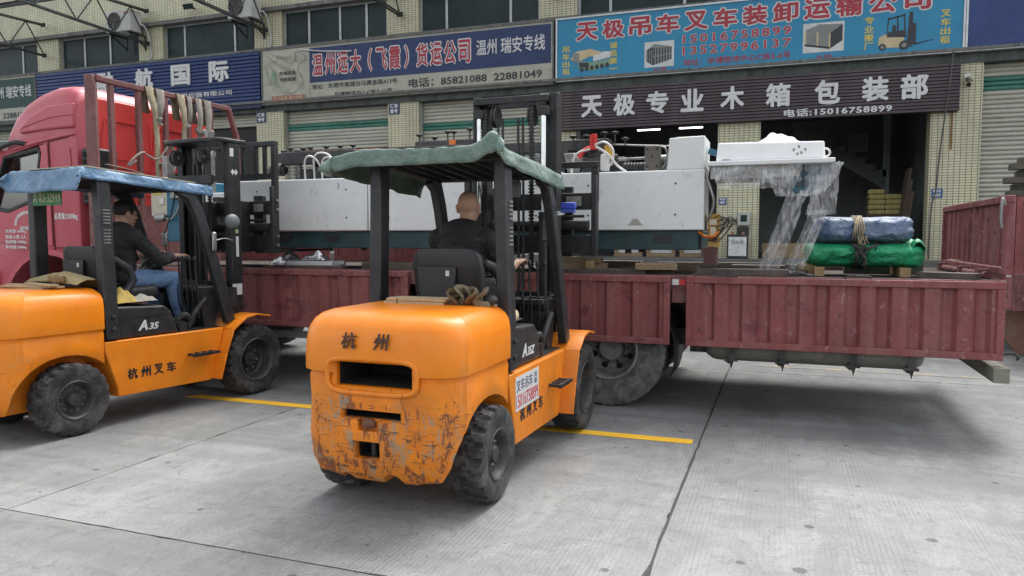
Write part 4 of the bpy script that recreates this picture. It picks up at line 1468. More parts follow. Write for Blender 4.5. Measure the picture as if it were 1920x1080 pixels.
# pressed sleeper panel, door seams, mouldings on the near side
M_SEAM = pm('seam_dark', (.06, .01, .014), .7)
mo = MB()
for pts in ([(-8.42, 1.38), (-8.46, 2.72)], [(-8.46, 2.72), (-8.15, 2.76), (-8.02, 2.80)], [(-8.42, 1.42), (-8.02, 1.42)]):
    for p, q in zip(pts[:-1], pts[1:]):
        mo.bar((p[0], 6.657, p[1]), (q[0], 6.657, q[1]), .012, .012, up=(0, 1, 0))
mo.obj('door_seam', M_SEAM, cab)
MB().prism([(-8.36, 2.28), (-8.34, 2.58), (-8.10, 2.63), (-8.08, 2.28)], 1, 6.642, 6.662).obj('sleeper_panel', M_CABRED, cab, bevel=.014)
mo = MB().prism([(-8.0, 2.87), (-8.0, 3.16), (-8.4, 3.15), (-8.72, 3.04), (-8.95, 2.88), (-8.9, 2.83), (-8.5, 2.86)], 1, 6.628, 6.675)
mo.obj('roof_fairing', M_CABRED, cab, bevel=.022, seg=3)
mo = MB()
mo.tube([(-8.0, 6.624, 3.02), (-8.4, 6.624, 3.00), (-8.86, 6.626, 2.90)], .008, 6)
mo.obj('fairing_crease', M_CABRED, cab, smooth=50)
MB().tube([(-8.0, 6.655, 2.80), (-8.5, 6.655, 2.74), (-9.0, 6.66, 2.66), (-9.25, 6.68, 2.58)], .022, 8).obj('roof_moulding', M_CABRED, cab, smooth=50)
MB().prism([(-8.44, 1.44), (-8.47, 2.70), (-9.2, 2.60), (-9.25, 2.56), (-8.60, 2.68), (-8.57, 2.58), (-8.69, 2.0), (-9.2, 1.85), (-9.5, 1.90), (-9.62, 1.5)], 1, 6.640, 6.664).obj('door_skin', M_CABRED, cab, bevel=.006)
MB().box(-8.66, -8.52, 6.625, 6.640, 1.90, 1.93).obj('door_handle', M_BLK, cab, bevel=.005)
sl = MB().box(-9.9, -9.42, 6.58, 6.66, .9, 1.12).obj('door_step', M_CABRED, cab, bevel=.03)
MB().box(-8.36, -7.99, 6.63, 6.665, 1.305, 1.37).obj('sill_trim', pm('silver_trim', (.45, .45, .45), .4, .5), cab, bevel=.012)
ar = MB()
for k in range(11):
    a, c = R(52 + 12 * k), R(52 + 12 * (k + 1))
    ar.bar((AX + .82 * math.cos(a), 6.66, AZ + .82 * math.sin(a)), (AX + .82 * math.cos(c), 6.66, AZ + .82 * math.sin(c)), .07, .07, up=(0, 1, 0))
ar.obj('wheel_arch', M_CABRED, cab, smooth=60)
# rear wall pressings
rw = MB()
rw.box(-7.979, -7.955, 6.80, 8.80, 1.32, 3.26)
rwo = rw.obj('rear_wall', M_CABREAR, cab, bevel=.02)
pr_ = MB()
for y0, y1 in ((6.95, 7.55), (7.75, 8.35)):
    q = [(y0, 2.55), (y0 + .08, 3.02), (y1 - .05, 3.02), (y1, 2.55)]
    for p, s_ in zip(q, q[1:] + q[:1]):
        pr_.bar((-7.953, p[0], p[1]), (-7.953, s_[0], s_[1]), .03, .016, up=(1, 0, 0))
for y in (7.72, 8.45):
    pr_.box(-7.957, -7.948, y, y + .018, 1.6, 3.05)
for z in (2.42, 2.1):
    pr_.box(-7.957, -7.947, 6.85, 8.75, z, z + .02)
pr_.obj('pressing', M_CABREAR, cab)
ai = MB().box(-7.94, -7.74, 6.66, 7.02, 1.95, 2.62).obj('air_intake', M_BLK, tk, bevel=.03)
ag = MB()
for r in range(7):
    for c in range(4):
        ag.box(-7.90 + c * .04, -7.875 + c * .04, 6.650, 6.664, 2.0 + r * .085, 2.06 + r * .085)
ag.obj('intake_grille', pm('grille_black', (.006, .006, .006), .7), ai)
MB().lathe([(0, .11), (.02, .11), (.02, .09), (.035, .05)], (-7.74, 6.85, 2.3), 'X', 14).obj('intake_cap', M_BLK, ai, smooth=40)
mr = MB().box(-9.75, -9.45, 6.36, 6.44, 2.42, 2.86).obj('mirror', M_BLK, cab, bevel=.03)
MB().tube([(-9.6, 6.68, 2.80), (-9.6, 6.45, 2.80), (-9.6, 6.42, 2.6)], .02, 6).tube([(-9.5, 6.66, 2.62), (-9.0, 6.60, 2.72), (-8.85, 6.66, 2.70)], .03, 8).obj('mirror_arm', M_BLK, cab, smooth=50)
MB().tube([(-8.62, 6.73, 2.90), (-8.60, 6.70, 3.3)], .006, 5).obj('aerial', M_BLK, cab)
# white lettering on the cab side
text('总质量25000kg', -8.41, -8.02, 1.755, 1.85, 6.654, M_WHITE, cab, .012, .002)
for i, (s, z) in enumerate((('总质量 600kg', 1.60), ('准乘人数 2人', 1.53), ('整备质量 10900kg', 1.465), ('牵引质量 25000kg', 1.40))):
    text(s, -9.25, -8.88, z, z + .05, 6.636, M_WHITE, cab, .01, .002)
for k, ch in enumerate('东莞市顺通物流运输有限公司'):
    a = R(175 - k * 14.2)
    c = Vector((-8.85 + .21 * math.cos(a), 6.636, 1.70 + .16 * math.sin(a)))
    ux = Vector((math.sin(a), 0, -math.cos(a)))
    uz = Vector((math.cos(a), 0, math.sin(a)))
    text(ch, -.022, .022, -.022, .022, 0, M_WHITE, cab, .03, .002, org=c, ax=ux, az=uz)
text('服务电话 0769', -8.98, -8.72, 1.64, 1.69, 6.636, M_WHITE, cab, .012, .002)

# ------------------------------------------------------------------ webbing straps over the headboard rail
M_WEB = pm('grey_webbing', (.26, .235, .205), .9, var=.3, vs=20, dirt=.5, dcol=(.14, .12, .09), bump=.3, bs=120)
M_WEBY = pm('yellowed_webbing', (.31, .265, .18), .9, var=.3, vs=20, dirt=.5, dcol=(.16, .13, .08), bump=.3, bs=120)


def webbing(path, w=.07, mats=M_WEB, th=.006, side=(0, 1, 0)):
    b = MB()
    p = [Vector(q) for q in path]
    s_ = Vector(side).normalized() * w / 2
    for a, c in zip(p[:-1], p[1:]):
        b.add([a - s_, a + s_, c + s_, c - s_], [(0, 1, 2, 3)])
    return b


def strap_mesh(y, ym, ln, w0, w1, back):
    """strip folded over the rail: a short leg behind, the front leg drawn to (ym) and hanging by ln"""
    z, hx = 3.42, HX
    pts = [(hx - .05, y + .03, z - back, w0), (hx - .058, y, z - .03, w0), (hx - .045, y, z + .038, w0), (hx, y, z + .048, w0), (hx + .045, y, z + .038, w0), (hx + .060, y, z - .05, w0), (hx + .075, y * .7 + ym * .3, z - .16, w0 * .95), (hx + .07, y * .25 + ym * .75, z - .30, w1 * 1.1)]
    n = 8
    for k in range(1, n + 1):
        u = k / n
        pts.append((hx + .06 + .015 * math.sin(u * 7 + y * 9), ym + .05 * u * math.sin(y * 31) + .012 * math.sin(u * 9 + y * 5), z - .30 - (ln - .30) * u, w1))
    b = MB()
    vs_ = []
    for x0, y0, z0, a0 in pts:
        vs_ += [(x0, y0 - a0 / 2, z0), (x0 + .008 * math.sin(z0 * 14 + y), y0, z0), (x0, y0 + a0 / 2, z0)]
    fs = []
    for i in range(len(pts) - 1):
        fs += [(3 * i, 3 * i + 1, 3 * i + 4, 3 * i + 3), (3 * i + 1, 3 * i + 2, 3 * i + 5, 3 * i + 4)]
    return b.add(vs_, fs)


for i, (y, ym, ln, w0, w1, back, m) in enumerate(((7.40, 7.49, 1.40, .12, .085, .28, M_WEBY), (7.57, 7.52, .42, .13, .08, .26, M_WEB), (7.92, 7.97, 1.0, .13, .085, .30, M_WEBY), (8.07, 8.05, .42, .08, .06, .22, M_WEB), (8.24, 8.25, 1.05, .11, .085, .3, M_WEB), (8.41, 8.40, 1.15, .13, .09, .3, M_WEB))):
    b = strap_mesh(y, ym, ln, w0, w1, back)
    if i in (4, 5):
        b.tube([(HX + .07 + .05 * math.cos(a), ym + .06 * math.sin(a), 3.42 - .42 + .02 * math.sin(2 * a)) for a in [k * .5 for k in range(14)]], .022, 6, flat=1.4)
    labs = ['yellowed lifting strap hanging lowest over the headboard rail', 'short wide grey strap loop beside the lowest hanging strap on the headboard', 'long straight yellowed strap at the middle of the headboard rail', 'short narrow strap loop beside the straight middle strap on the headboard', 'knotted grey strap next to the narrow loop on the headboard rail', 'broad knotted grey strap nearest the far end of the headboard rail']
    b.solo('lifting_strap', m, labs[i], 'strap', 'straps over the headboard', smooth=60, solid=.008)
MB().tube([(HX + .05, 6.70, 2.42), (HX + .1, 7.0, 2.38), (HX + .15, 7.3, 2.30), (HX + .4, 7.4, 2.22)], .016, 8, flat=.5).solo('tie_strap', M_WEB, 'slack brown tie strap from the headboard to the machine', 'strap', smooth=60)
b = MB()
b.tube([(HX + .06, 7.28, 2.62), (HX + .1, 7.18, 2.60), (HX + .12, 7.05, 2.52), (HX + .1, 6.98, 2.42), (HX + .12, 7.1, 2.50)], .014, 7)
b.tube([(HX + .06, 7.3, 2.6), (HX + .1, 7.45, 2.55), (HX + .12, 7.6, 2.72)], .013, 7)
b.tube([(HX + .1, 7.5, 2.5), (HX + .12, 7.62, 2.36), (HX + .1, 7.75, 2.62), (HX + .1, 7.58, 2.80)], .03, 7, flat=.4)
b.solo('knotted_strap', M_WEB, 'bundle of knotted strap ends tied at the headboard bars', 'strap', smooth=60)

# ================================================================== second truck at the right border
t2 = thing('flatbed_truck', 'rear corner of another red truck with reflector strip beyond the tailgate', 'truck', (5.2, 12.2, 0))
MB().box(2.69, 8.4, 10.98, 13.4, .95, 1.08).obj('deck', RPD, t2)
MB().box(2.66, 2.76, 10.94, 11.02, .63, 2.06).obj('corner_post', RP, t2, bevel=.01)
cp = corrugated(2.80, 8.2, 1.10, 2.0, 10.99).obj('side_panel', RP, t2, solid=.004)
panel_frame(2.77, 8.3, 1.085, 2.06, 10.96, 11.01).obj('panel_frame', RP, cp)
MB().box(2.765, 8.3, 10.96, 11.0, .62, 1.08).obj('skirt', RPD, t2)
MB().box(2.685, 2.735, 10.932, 10.939, 1.32, 1.58).obj('red_reflector', pm('reflector_red2', (.55, .03, .03), .4), t2)
MB().box(2.685, 2.735, 10.932, 10.939, 1.05, 1.315).obj('white_reflector', pm('reflector_white2', (.6, .6, .58), .4, dirt=.5), t2)
MB().box(2.675, 2.685, 11.02, 13.3, 1.085, 2.0).obj('tailgate', RPD, t2)
for y in (11.5, 12.9):
    for x in (5.2, 6.5):
        truck_wheel(t2, x, y, flip=y > 12)
MB().prism([(2.72, .58), (3.3, .60), (3.3, .30), (3.02, .02), (2.92, .03), (2.70, .34)], 1, 11.3, 11.34).solo('steel_plate', pm('rusty_plate', (.20, .10, .07), .85, dirt=.5), 'rusty pointed steel plate hanging below the second red truck', 'plate', bevel=.004)
for k in range(6):
    z = 2.07 + k * .085
    sh = (0, .06, -.03, .1, .02, .12)[k]
    MB().box(2.72 + sh, 4.1, 11.1 + .03 * (k % 2), 11.34, z, z + .075, rot=(0, 0, R((3, -5, 2, -3, 6, -8)[k]))).solo('timber', pm('old_timber', (.10, .09, .07), .95, var=.5), ['lowest', 'second', 'third', 'fourth', 'fifth', 'topmost'][k] + ' weathered timber from the bottom of the stack on the second truck', 'timber', 'timbers stacked on the right truck')
# ================================================================== the machine on the forks (edge banding line)
M_MW = pm('machine_white', (.68, .695, .685), .45, var=.07, vs=2, dirt=.28, dcol=(.36, .35, .31), ds=8)
M_TEAL = pm('machine_teal', (.018, .055, .062), .5, .1, var=.4, vs=6, dirt=.5, dcol=(.05, .05, .045))
M_MBLUE = pm('machine_blue', (.02, .13, .21), .45, .1, var=.25, vs=5, dirt=.4, dcol=(.05, .07, .08))
M_STEEL = pm('machined_steel', (.30, .30, .29), .4, .8, var=.3, vs=14, dirt=.5, dcol=(.1, .09, .08))
M_GUN = pm('gunmetal', (.06, .06, .062), .45, .6, var=.4, vs=14, dirt=.4, dcol=(.12, .11, .10))
M_HOSE = pm('white_hose', (.62, .62, .58), .5, var=.1)
M_REDH = pm('red_plastic', (.62, .03, .02), .4, var=.1)
M_ORG = pm('orange_plastic', (.65, .17, .02), .45, var=.1)
M_CREAM = pm('cream_enamel', (.50, .46, .36), .45, var=.1, dirt=.3)
mc = thing('woodworking_machine', 'long white panelled woodworking machine with teal base lifted on the forks above the truck', 'machine', (-3.4, 7.2, 1.43))
MB().box(-6.36, -.70, 6.80, 7.72, 1.435, 1.612).obj('base_beam', M_TEAL, mc, bevel=.008)
bt = MB()
for x in (-5.2, -4.6, -3.2, -1.1):
    bt.box(x, x + .16, 6.792, 6.80, 1.50, 1.57)
bt.obj('base_openings', M_BLK, mc)
for x in (-4.62, -3.35, -1.35):
    MB().cyl((x, 6.9, 1.40), (x, 6.9, 1.436), .03).cyl((x, 7.6, 1.40), (x, 7.6, 1.436), .03).obj('levelling_foot', M_GUN, mc)
# cover panels
for (a, c, z1, zz) in ((-6.60, -5.72, 2.06, 1.66), (-5.70, -4.062, 2.172, 1.618), (-4.052, -1.962, 2.165, 1.616), (-1.952, -.652, 2.150, 1.614)):
    y0 = 6.75 if a > -6 else 6.86
    o = MB().box(a, c, y0, y0 + .42, zz, z1).obj('cover_panel', M_MW, mc, bevel=.012)
    sc = MB()
    for x in ((a + .25, c - .25) if c - a > 1 else (a + .5,)):
        for z in (zz + .14, z1 - .12):
            sc.lathe([(-.004, .009), (.001, .009)], (x, y0 - .001, z), 'Y', 8)
    sc.obj('screws', M_GUN, o)
text('3', -4.42, -4.39, 2.06, 2.12, 6.7485, M_PRTG, mc, 0, .001)
MB().prism([(-1.33, 1.66), (-1.19, 1.66), (-1.22, 1.69), (-1.24, 1.72), (-1.28, 1.72), (-1.30, 1.69)], 1, 6.7475, 6.7495).obj('hole_cover', pm('stain_grey', (.33, .33, .29), .6), mc)
MB().box(-4.30, -4.08, 6.78, 7.05, 2.173, 2.262).obj('small_box', M_MW, mc, bevel=.01)
# right head box, blue-yellow stripe
bx = MB().prism([(-.985, 2.151), (-.655, 2.151), (-.655, 2.445), (-.965, 2.435)], 1, 6.77, 7.25).obj('head_box', M_MW, mc, bevel=.01)
MB().box(-.92, -.75, 6.9, 7.0, 2.446, 2.46).obj('lid_plate', M_CREAM, bx)
MB().bar((-.64, 6.95, 2.33), (-.50, 6.98, 2.28), .05, .05).obj('blue_bar', M_MBLUE, mc)
# pressure beam with knobs along the top
MB().box(-5.45, -1.6, 7.12, 7.30, 2.40, 2.505).obj('pressure_beam', M_GUN, mc, bevel=.006)
MB().box(-3.62, -2.78, 6.98, 7.10, 2.44, 2.545).obj('pressure_beam', M_GUN, mc, bevel=.008)
MB().box(-5.30, -4.35, 6.98, 7.10, 2.36, 2.50).obj('pressure_beam', M_GUN, mc, bevel=.01)


def knob(x, y, z, h=.07, s=1.0):
    k = MB().cyl((x, y, z), (x, y, z + h), .008, 8)
    k.lathe([(h - .012, .012), (h, .034 * s), (h + .012, .036 * s), (h + .018, .02)], (x, y, z), 'Z', 10)
    return k.obj('adjusting_knob', M_BLK, mc, smooth=40)


for x in (-3.58, -3.42, -3.26, -3.20, -3.02, -2.94, -2.86, -2.80):
    knob(x, 7.03 + random.uniform(-.03, .03), 2.546, random.choice((.03, .06, .08, .10)))
for x in (-5.42, -5.36, -5.28, -5.18, -5.10, -4.98, -4.80, -4.62, -4.45):
    knob(x, 7.04 + random.uniform(-.04, .1), 2.50, random.choice((.02, .04, .05)))
for x in (-1.93, -1.80, -1.62, -1.52, -1.42):
    knob(x, 7.05, 2.42, random.choice((.06, .1, .12)), 1.2)
MB().box(-3.22, -3.15, 6.965, 6.979, 2.48, 2.545).obj('orange_tag', M_ORG, mc)
# bank of motors, rollers and brackets between beam and covers
for k in range(17):
    x = -5.35 + k * .235
    if -4.35 < x < -4.0: continue
    kind = k % 4
    y = 7.0 + .05 * (k % 3)
    if kind == 0:
        MB().lathe([(-.10, .02), (-.095, .06), (.06, .065), (.07, .045), (.10, .045)], (x, y, 2.30), 'X', 14).obj('motor', M_GUN, mc, smooth=40)
    elif kind == 1:
        f = MB()
        for q in range(7):
            f.lathe([(0, .055), (.008, .055)], (x, y, 2.19 + q * .024), 'Z', 12)
        f.cyl((x, y, 2.17), (x, y, 2.38), .035, 10).obj('finned_cylinder', M_STEEL, mc)
    elif kind == 2:
        MB().box(x - .05, x + .05, y - .05, y + .05, 2.17, 2.34).box(x - .07, x + .07, y - .03, y + .06, 2.341, 2.398).obj('bracket', M_GUN, mc, bevel=.006)
    else:
        MB().cyl((x - .1, y - .05, 2.24), (x + .1, y - .05, 2.24), .018).cyl((x, y, 2.17), (x, y, 2.40), .014).box(x - .03, x + .03, y - .07, y + .0, 2.21, 2.27).obj('slide', M_STEEL, mc)
for i, (x, h, s) in enumerate(((-4.92, .20, .16), (-4.80, .23, .22), (-4.70, .18, .18))):
    MB().tube([(x, 6.9, 2.18), (x + .01, 6.88, 2.18 + h), (x + s * .5, 6.87, 2.2 + h + .03), (x + s, 6.89, 2.18 + h), (x + s + .04, 6.95, 2.24)], .011, 6).obj('hose', M_HOSE, mc, smooth=60)
MB().box(-5.4, -1.5, 7.45, 7.70, 2.05, 2.36).obj('rear_housing', M_GUN, mc, bevel=.01)
# right-hand head with red spring hose
hd = MB().box(-1.80, -1.60, 6.90, 7.15, 2.151, 2.30).box(-1.76, -1.64, 6.95, 7.1, 2.301, 2.41).obj('trimming_head', M_GUN, mc, bevel=.01)
sp = MB()
sp.tube([(-1.70 + .028 * math.cos(a * .5), 6.97 + .028 * math.sin(a * .5), 2.20 + a * .0022) for a in range(0, 90)], .006, 5)
sp.obj('spring', M_GUN, hd, smooth=60)
rs = MB()
rs.tube([(-1.70 + .03 * math.cos(a * .6), 6.93 + .03 * math.sin(a * .6), 2.40 + a * .0016) for a in range(0, 78)], .0085, 6)
rs.tube([(-1.70, 6.93, 2.40), (-1.74, 6.90, 2.39), (-1.80, 6.88, 2.35), (-1.82, 6.87, 2.30)], .022, 8)
rs.cyl((-1.70, 6.93, 2.38), (-1.70, 6.93, 2.45), .03)
rs.obj('red_coiled_hose', M_REDH, hd, smooth=60)
for pts in ([(-1.68, 6.9, 2.42), (-1.58, 6.88, 2.44), (-1.50, 6.88, 2.36), (-1.52, 6.9, 2.24), (-1.60, 6.9, 2.2)], [(-1.72, 6.88, 2.38), (-1.84, 6.86, 2.34), (-1.89, 6.86, 2.22), (-1.87, 6.8, 2.0), (-1.85, 6.74, 1.85)], [(-1.66, 6.86, 2.40), (-1.54, 6.85, 2.32), (-1.46, 6.88, 2.22), (-1.38, 6.9, 2.16)]):
    MB().tube(pts, .011, 6).obj('hose', M_HOSE, hd, smooth=60)
MB().box(-1.62, -1.54, 6.86, 6.95, 2.17, 2.33).obj('white_valve', M_HOSE, hd, bevel=.02)
MB().box(-1.60, -1.53, 6.955, 7.0, 2.30, 2.42).obj('warning_label_box', pm('warning_label', (.55, .33, .05), .5), hd)
MB().prism([(-1.96, 2.17), (-1.84, 2.17), (-1.80, 2.26), (-1.90, 2.36), (-2.0, 2.36)], 1, 6.95, 7.2).obj('guard', M_STEEL, mc, bevel=.01)
bk = MB().box(-1.205, -1.065, 6.88, 6.96, 2.151, 2.39).obj('steel_bracket', pm('bracket_steel', (.14, .125, .11), .6, .4, dirt=.4), mc, bevel=.008)
for x, z in ((-1.18, 2.36), (-1.09, 2.36), (-1.135, 2.29), (-1.18, 2.20), (-1.09, 2.20)):
    MB().lathe([(-.004, .012), (.002, .012)], (x, 6.878, z), 'Y', 8).obj('bolt_hole', M_BLK, bk)
cs = MB()
for q in range(7):
    cs.lathe([(0, .05), (.012, .055), (.024, .05)], (-1.42 + q * .03, 7.0, 2.20), 'X', 12)
cs.obj('corrugated_sleeve', M_BLK, mc, smooth=50)
MB().cyl((-1.60, 7.05, 2.29), (-1.0, 7.05, 2.30), .012).cyl((-1.55, 7.1, 2.44), (-.95, 7.1, 2.40), .008).tube([(-1.06, 6.95, 2.38), (-1.02, 6.92, 2.36), (-1.0, 6.92, 2.26), (-1.06, 6.93, 2.18)], .01).obj('rods', M_STEEL, mc, smooth=50)
MB().lathe([(-.08, .05), (.06, .05), (.08, .02)], (-1.02, 7.05, 2.27), 'X', 14).box(-1.08, -.98, 6.98, 7.12, 2.151, 2.22).obj('motor', M_STEEL, mc, smooth=40)
# orange cabinet board and cables at the right end
MB().box(-.625, -.535, 6.84, 7.1, 1.46, 1.76).obj('terminal_board', pm('ochre_board', (.42, .24, .05), .6, dirt=.6), mc, bevel=.006)
MB().box(-.60, -.55, 6.81, 6.839, 1.55, 1.64).box(-.61, -.545, 6.82, 6.839, 1.66, 1.71).obj('terminal_block', M_CREAM, mc)
cw = MB()
for k in range(5):
    x = -.57 + .03 * (k % 3)
    cw.tube([(x, 6.82, 1.72 - .03 * k), (x + .05 + .02 * k, 6.78, 1.74 - .02 * k), (x + .09 + .01 * k, 6.80, 1.66 + .02 * (k % 4)), (x + .02, 6.82, 1.60 - .02 * k), (x - .05, 6.84, 1.52)], .004 + .002 * (k % 2), 5)
cw.obj('cables', pm('cable_mix', (.05, .045, .04), .6), mc, smooth=60)
MB().tube([(-.64, 6.78, 2.1), (-.60, 6.76, 1.98), (-.57, 6.76, 1.86), (-.60, 6.78, 1.74), (-.64, 6.8, 1.70)], .012, 6).obj('hanging_cable', M_STEEL, mc, smooth=60)
MB().tube([(-.70, 6.78, 1.60), (-.64, 6.76, 1.56), (-.57, 6.76, 1.56), (-.53, 6.8, 1.6)], .012, 6).obj('yellow_cable', M_ORG, mc, smooth=60)
MB().box(-.66, -.55, 6.85, 7.1, 1.30, 1.455).obj('wooden_block', pm('red_brown_block', (.10, .045, .04), .8), mc)
# out-feed table with blue unit below
tb = MB().box(-.62, .40, 6.66, 7.42, 2.165, 2.205).obj('table', M_MW, mc, bevel=.008)
for y in (6.74, 7.2): MB().box(-.60, .05, y, y + .06, 2.06, 2.164).obj('table_rail', M_STEEL, tb)
MB().prism([(-.02, 2.164), (.375, 2.164), (.35, 2.02), (.22, 1.92), (.10, 1.92), (.02, 2.02)], 1, 6.78, 7.25).obj('blue_unit', pm('unit_blue', (.03, .10, .15), .5, .1, var=.3, dirt=.3), mc, bevel=.01)
MB().box(.04, .13, 6.772, 6.779, 2.07, 2.12).obj('label', M_CREAM, mc)
MB().cyl((.16, 6.75, 2.16), (.16, 6.75, 1.97), .008).lathe([(-.02, .018), (0, .018)], (.12, 6.78, 2.0), 'Y', 10).obj('adjusting_rod', M_GUN, mc)
# left end: blue column, control cabinet
MB().box(-6.84, -6.37, 6.86, 7.5, 1.50, 2.20).obj('end_column', M_MBLUE, mc, bevel=.012)
MB().box(-6.60, -6.40, 6.83, 6.858, 1.51, 1.63).obj('teal_plate', M_TEAL, mc)
MB().box(-6.56, -6.50, 6.822, 6.829, 1.545, 1.60).obj('square_hole', M_BLK, mc)
cb2 = MB().box(-7.10, -6.85, 6.88, 7.3, 1.80, 2.26).obj('control_box', M_CREAM, mc, bevel=.012)
MB().box(-7.06, -6.92, 6.872, 6.879, 2.06, 2.10).obj('yellow_label', pm('label_yellow', (.62, .47, .04), .5), cb2)
MB().box(-6.96, -6.89, 6.868, 6.879, 1.94, 2.02).obj('switch', pm('switch_white', (.6, .6, .58), .4), cb2, bevel=.004)
MB().lathe([(-.05, .05), (.05, .05), (.08, .03)], (-6.92, 6.84, 1.78), 'X', 12).tube([(-6.85, 6.84, 1.78), (-6.75, 6.82, 1.76), (-6.66, 6.83, 1.84), (-6.62, 6.85, 1.98)], .012).obj('grey_motor', M_STEEL, mc, smooth=40)
MB().prism([(-6.74, 2.0), (-6.70, 2.18), (-6.60, 2.18), (-6.58, 2.0)], 1, 6.80, 6.858).obj('grey_cover', M_STEEL, mc, bevel=.01)
MB().box(-6.98, -6.90, 6.95, 7.05, 2.261, 2.52).obj('upright', M_STEEL, mc)
MB().box(-6.33, -6.28, 6.95, 7.05, 2.07, 2.78).box(-6.62, -6.281, 7.04, 7.1, 2.50, 2.55).obj('upright', M_STEEL, mc)
gz = MB()
for k in range(10):
    gz.box(-6.85 + k * .05, -6.81 + k * .05, 6.9 + .04 * (k % 3), 7.05, 2.201, 2.26 + .05 * (k % 4))
gz.cyl((-6.8, 7.0, 2.38), (-6.3, 7.0, 2.36), .02).cyl((-6.6, 6.95, 2.2), (-6.6, 6.95, 2.62), .012).lathe([(-.05, .04), (.05, .04)], (-6.55, 6.98, 2.42), 'X', 12)
gz.obj('gearing', M_GUN, mc)

# ------------------------------------------------------------------ wrapped goods on the table
FOAM = pm('white_foam', (.88, .89, .89), .8, var=.04)
b = MB()
def fo(u, v): pass
b.prism([(-.555, 2.207), (.325, 2.207), (.315, 2.350), (-.54, 2.368)], 1, 6.72, 7.30)
fm = b.solo('foam_block', FOAM, 'bright white wrapped block on the table at the right end of the machine', 'block', bevel=.014)
b = MB()
for x, z in ((.10, 2.24), (.13, 2.25), (.16, 2.275), (.07, 2.275), (.11, 2.30)):
    b.box(x, x + .015, 6.716, 6.7185, z, z + .02)
for k in range(5):
    b.box(-.5 + .013 * k, -.493 + .013 * k, 6.716, 6.7185, 2.215, 2.226)
b.obj('print', M_PRTG, fm)


def bag_surface(x0, x1, y0, y1, z, h, amp=.3, seed=0):
    def f(u, v):
        a = math.sin(math.pi * u) ** .7 * math.sin(math.pi * v) ** .6 if 0 < u < 1 and 0 < v < 1 else 0
        n = noise.noise(Vector((u * 4 + seed, v * 4, seed)))
        return (x0 + (x1 - x0) * u, y0 + (y1 - y0) * v, z + h * a * (1 + amp * n) + .012 * abs(n))
    return f


M_BAG = tarp_mat('white_plastic_bag', (.75, .76, .76), (.6, .6, .6), .1, rough=.35)
MB().grid(bag_surface(-.25, .13, 6.82, 7.2, 2.358, .085, .8, 3), 22, 16).solo('plastic_bag', M_BAG, 'crumpled white plastic bag lying on top of the white block', 'bag', smooth=80, solid=.003)
MB().tube([(.33 + .035 * math.cos(a * .5), 6.85, 2.265 + .035 * math.sin(a * .5)) for a in range(0, 14)], .009, 6).solo('plastic_hoop', M_HOSE, 'small cream plastic hoop beside the right end of the white block', 'hoop', smooth=60)


def film(p_top, p_bot, wt, wb, seed, fold=.05, nu=14, nv=26):
    """a gathered strip of film from a top edge to a bottom edge"""
    a, c = Vector(p_top), Vector(p_bot)
    def f(u, v):
        k = v
        w = wt * (1 - k) + wb * k
        p = a.lerp(c, k)
        n = noise.noise(Vector((u * 5 + seed, v * 3, seed)))
        n2 = noise.noise(Vector((u * 9 + seed, v * 9, seed + 4)))
        return (p.x + (u - .5) * w + .02 * n2, p.y + fold * math.sin(u * 9 + seed + v * 2) * (.4 + .6 * v) + .03 * n, p.z + .015 * n2 - .05 * math.sin(math.pi * v) * (abs(u - .5)))
    return MB().grid(f, nu, nv)


b = film((.17, 6.75, 2.17), (.12, 6.77, 1.90), .60, .36, 2, .03, 24, 20)
b2 = film((.12, 6.79, 1.95), (-.12, 6.86, 1.235), .16, .18, 5)
b.add(b2.v, b2.f)
b.solo('plastic_film', FILM, 'clear plastic film wrapped round the blue unit, left tail reaching the deck', 'plastic film', smooth=80)
b = film((.36, 6.76, 2.18), (.30, 6.80, 1.74), .16, .24, 8)
b2 = film((.29, 6.80, 1.78), (.10, 6.86, 1.28), .14, .16, 11)
b.add(b2.v, b2.f)
b3 = film((.05, 6.8, 1.27), (.16, 6.9, 1.235), .22, .30, 13, .08, 12, 8)
b.add(b3.v, b3.f)
b.solo('plastic_film', FILM, 'torn clear plastic film hanging at the table corner, right tail crumpled on the deck', 'plastic film', smooth=80)
b = film((-.22, 6.69, 2.165), (-.27, 6.74, 1.97), .72, .52, 15, .03, 26, 14)
b.solo('plastic_film', FILM, 'clear plastic film skirt sagging under the left half of the table', 'plastic film', smooth=80)
b = film((-6.28, 6.92, 2.62), (-6.42, 6.84, 2.20), .30, .34, 21, .06, 14, 16)
b.solo('plastic_film', FILM, 'shiny clear film over the left end of the machine beside the tall mast', 'plastic film', smooth=80)

# ------------------------------------------------------------------ goods on the deck
M_TB = tarp_mat('blue_tarpaulin', (.05, .095, .19), (.36, .40, .44), .6, crease=1.8)
M_TG = tarp_mat('green_tarpaulin', (.01, .30, .13), (.05, .12, .07), .6, crease=1.6)


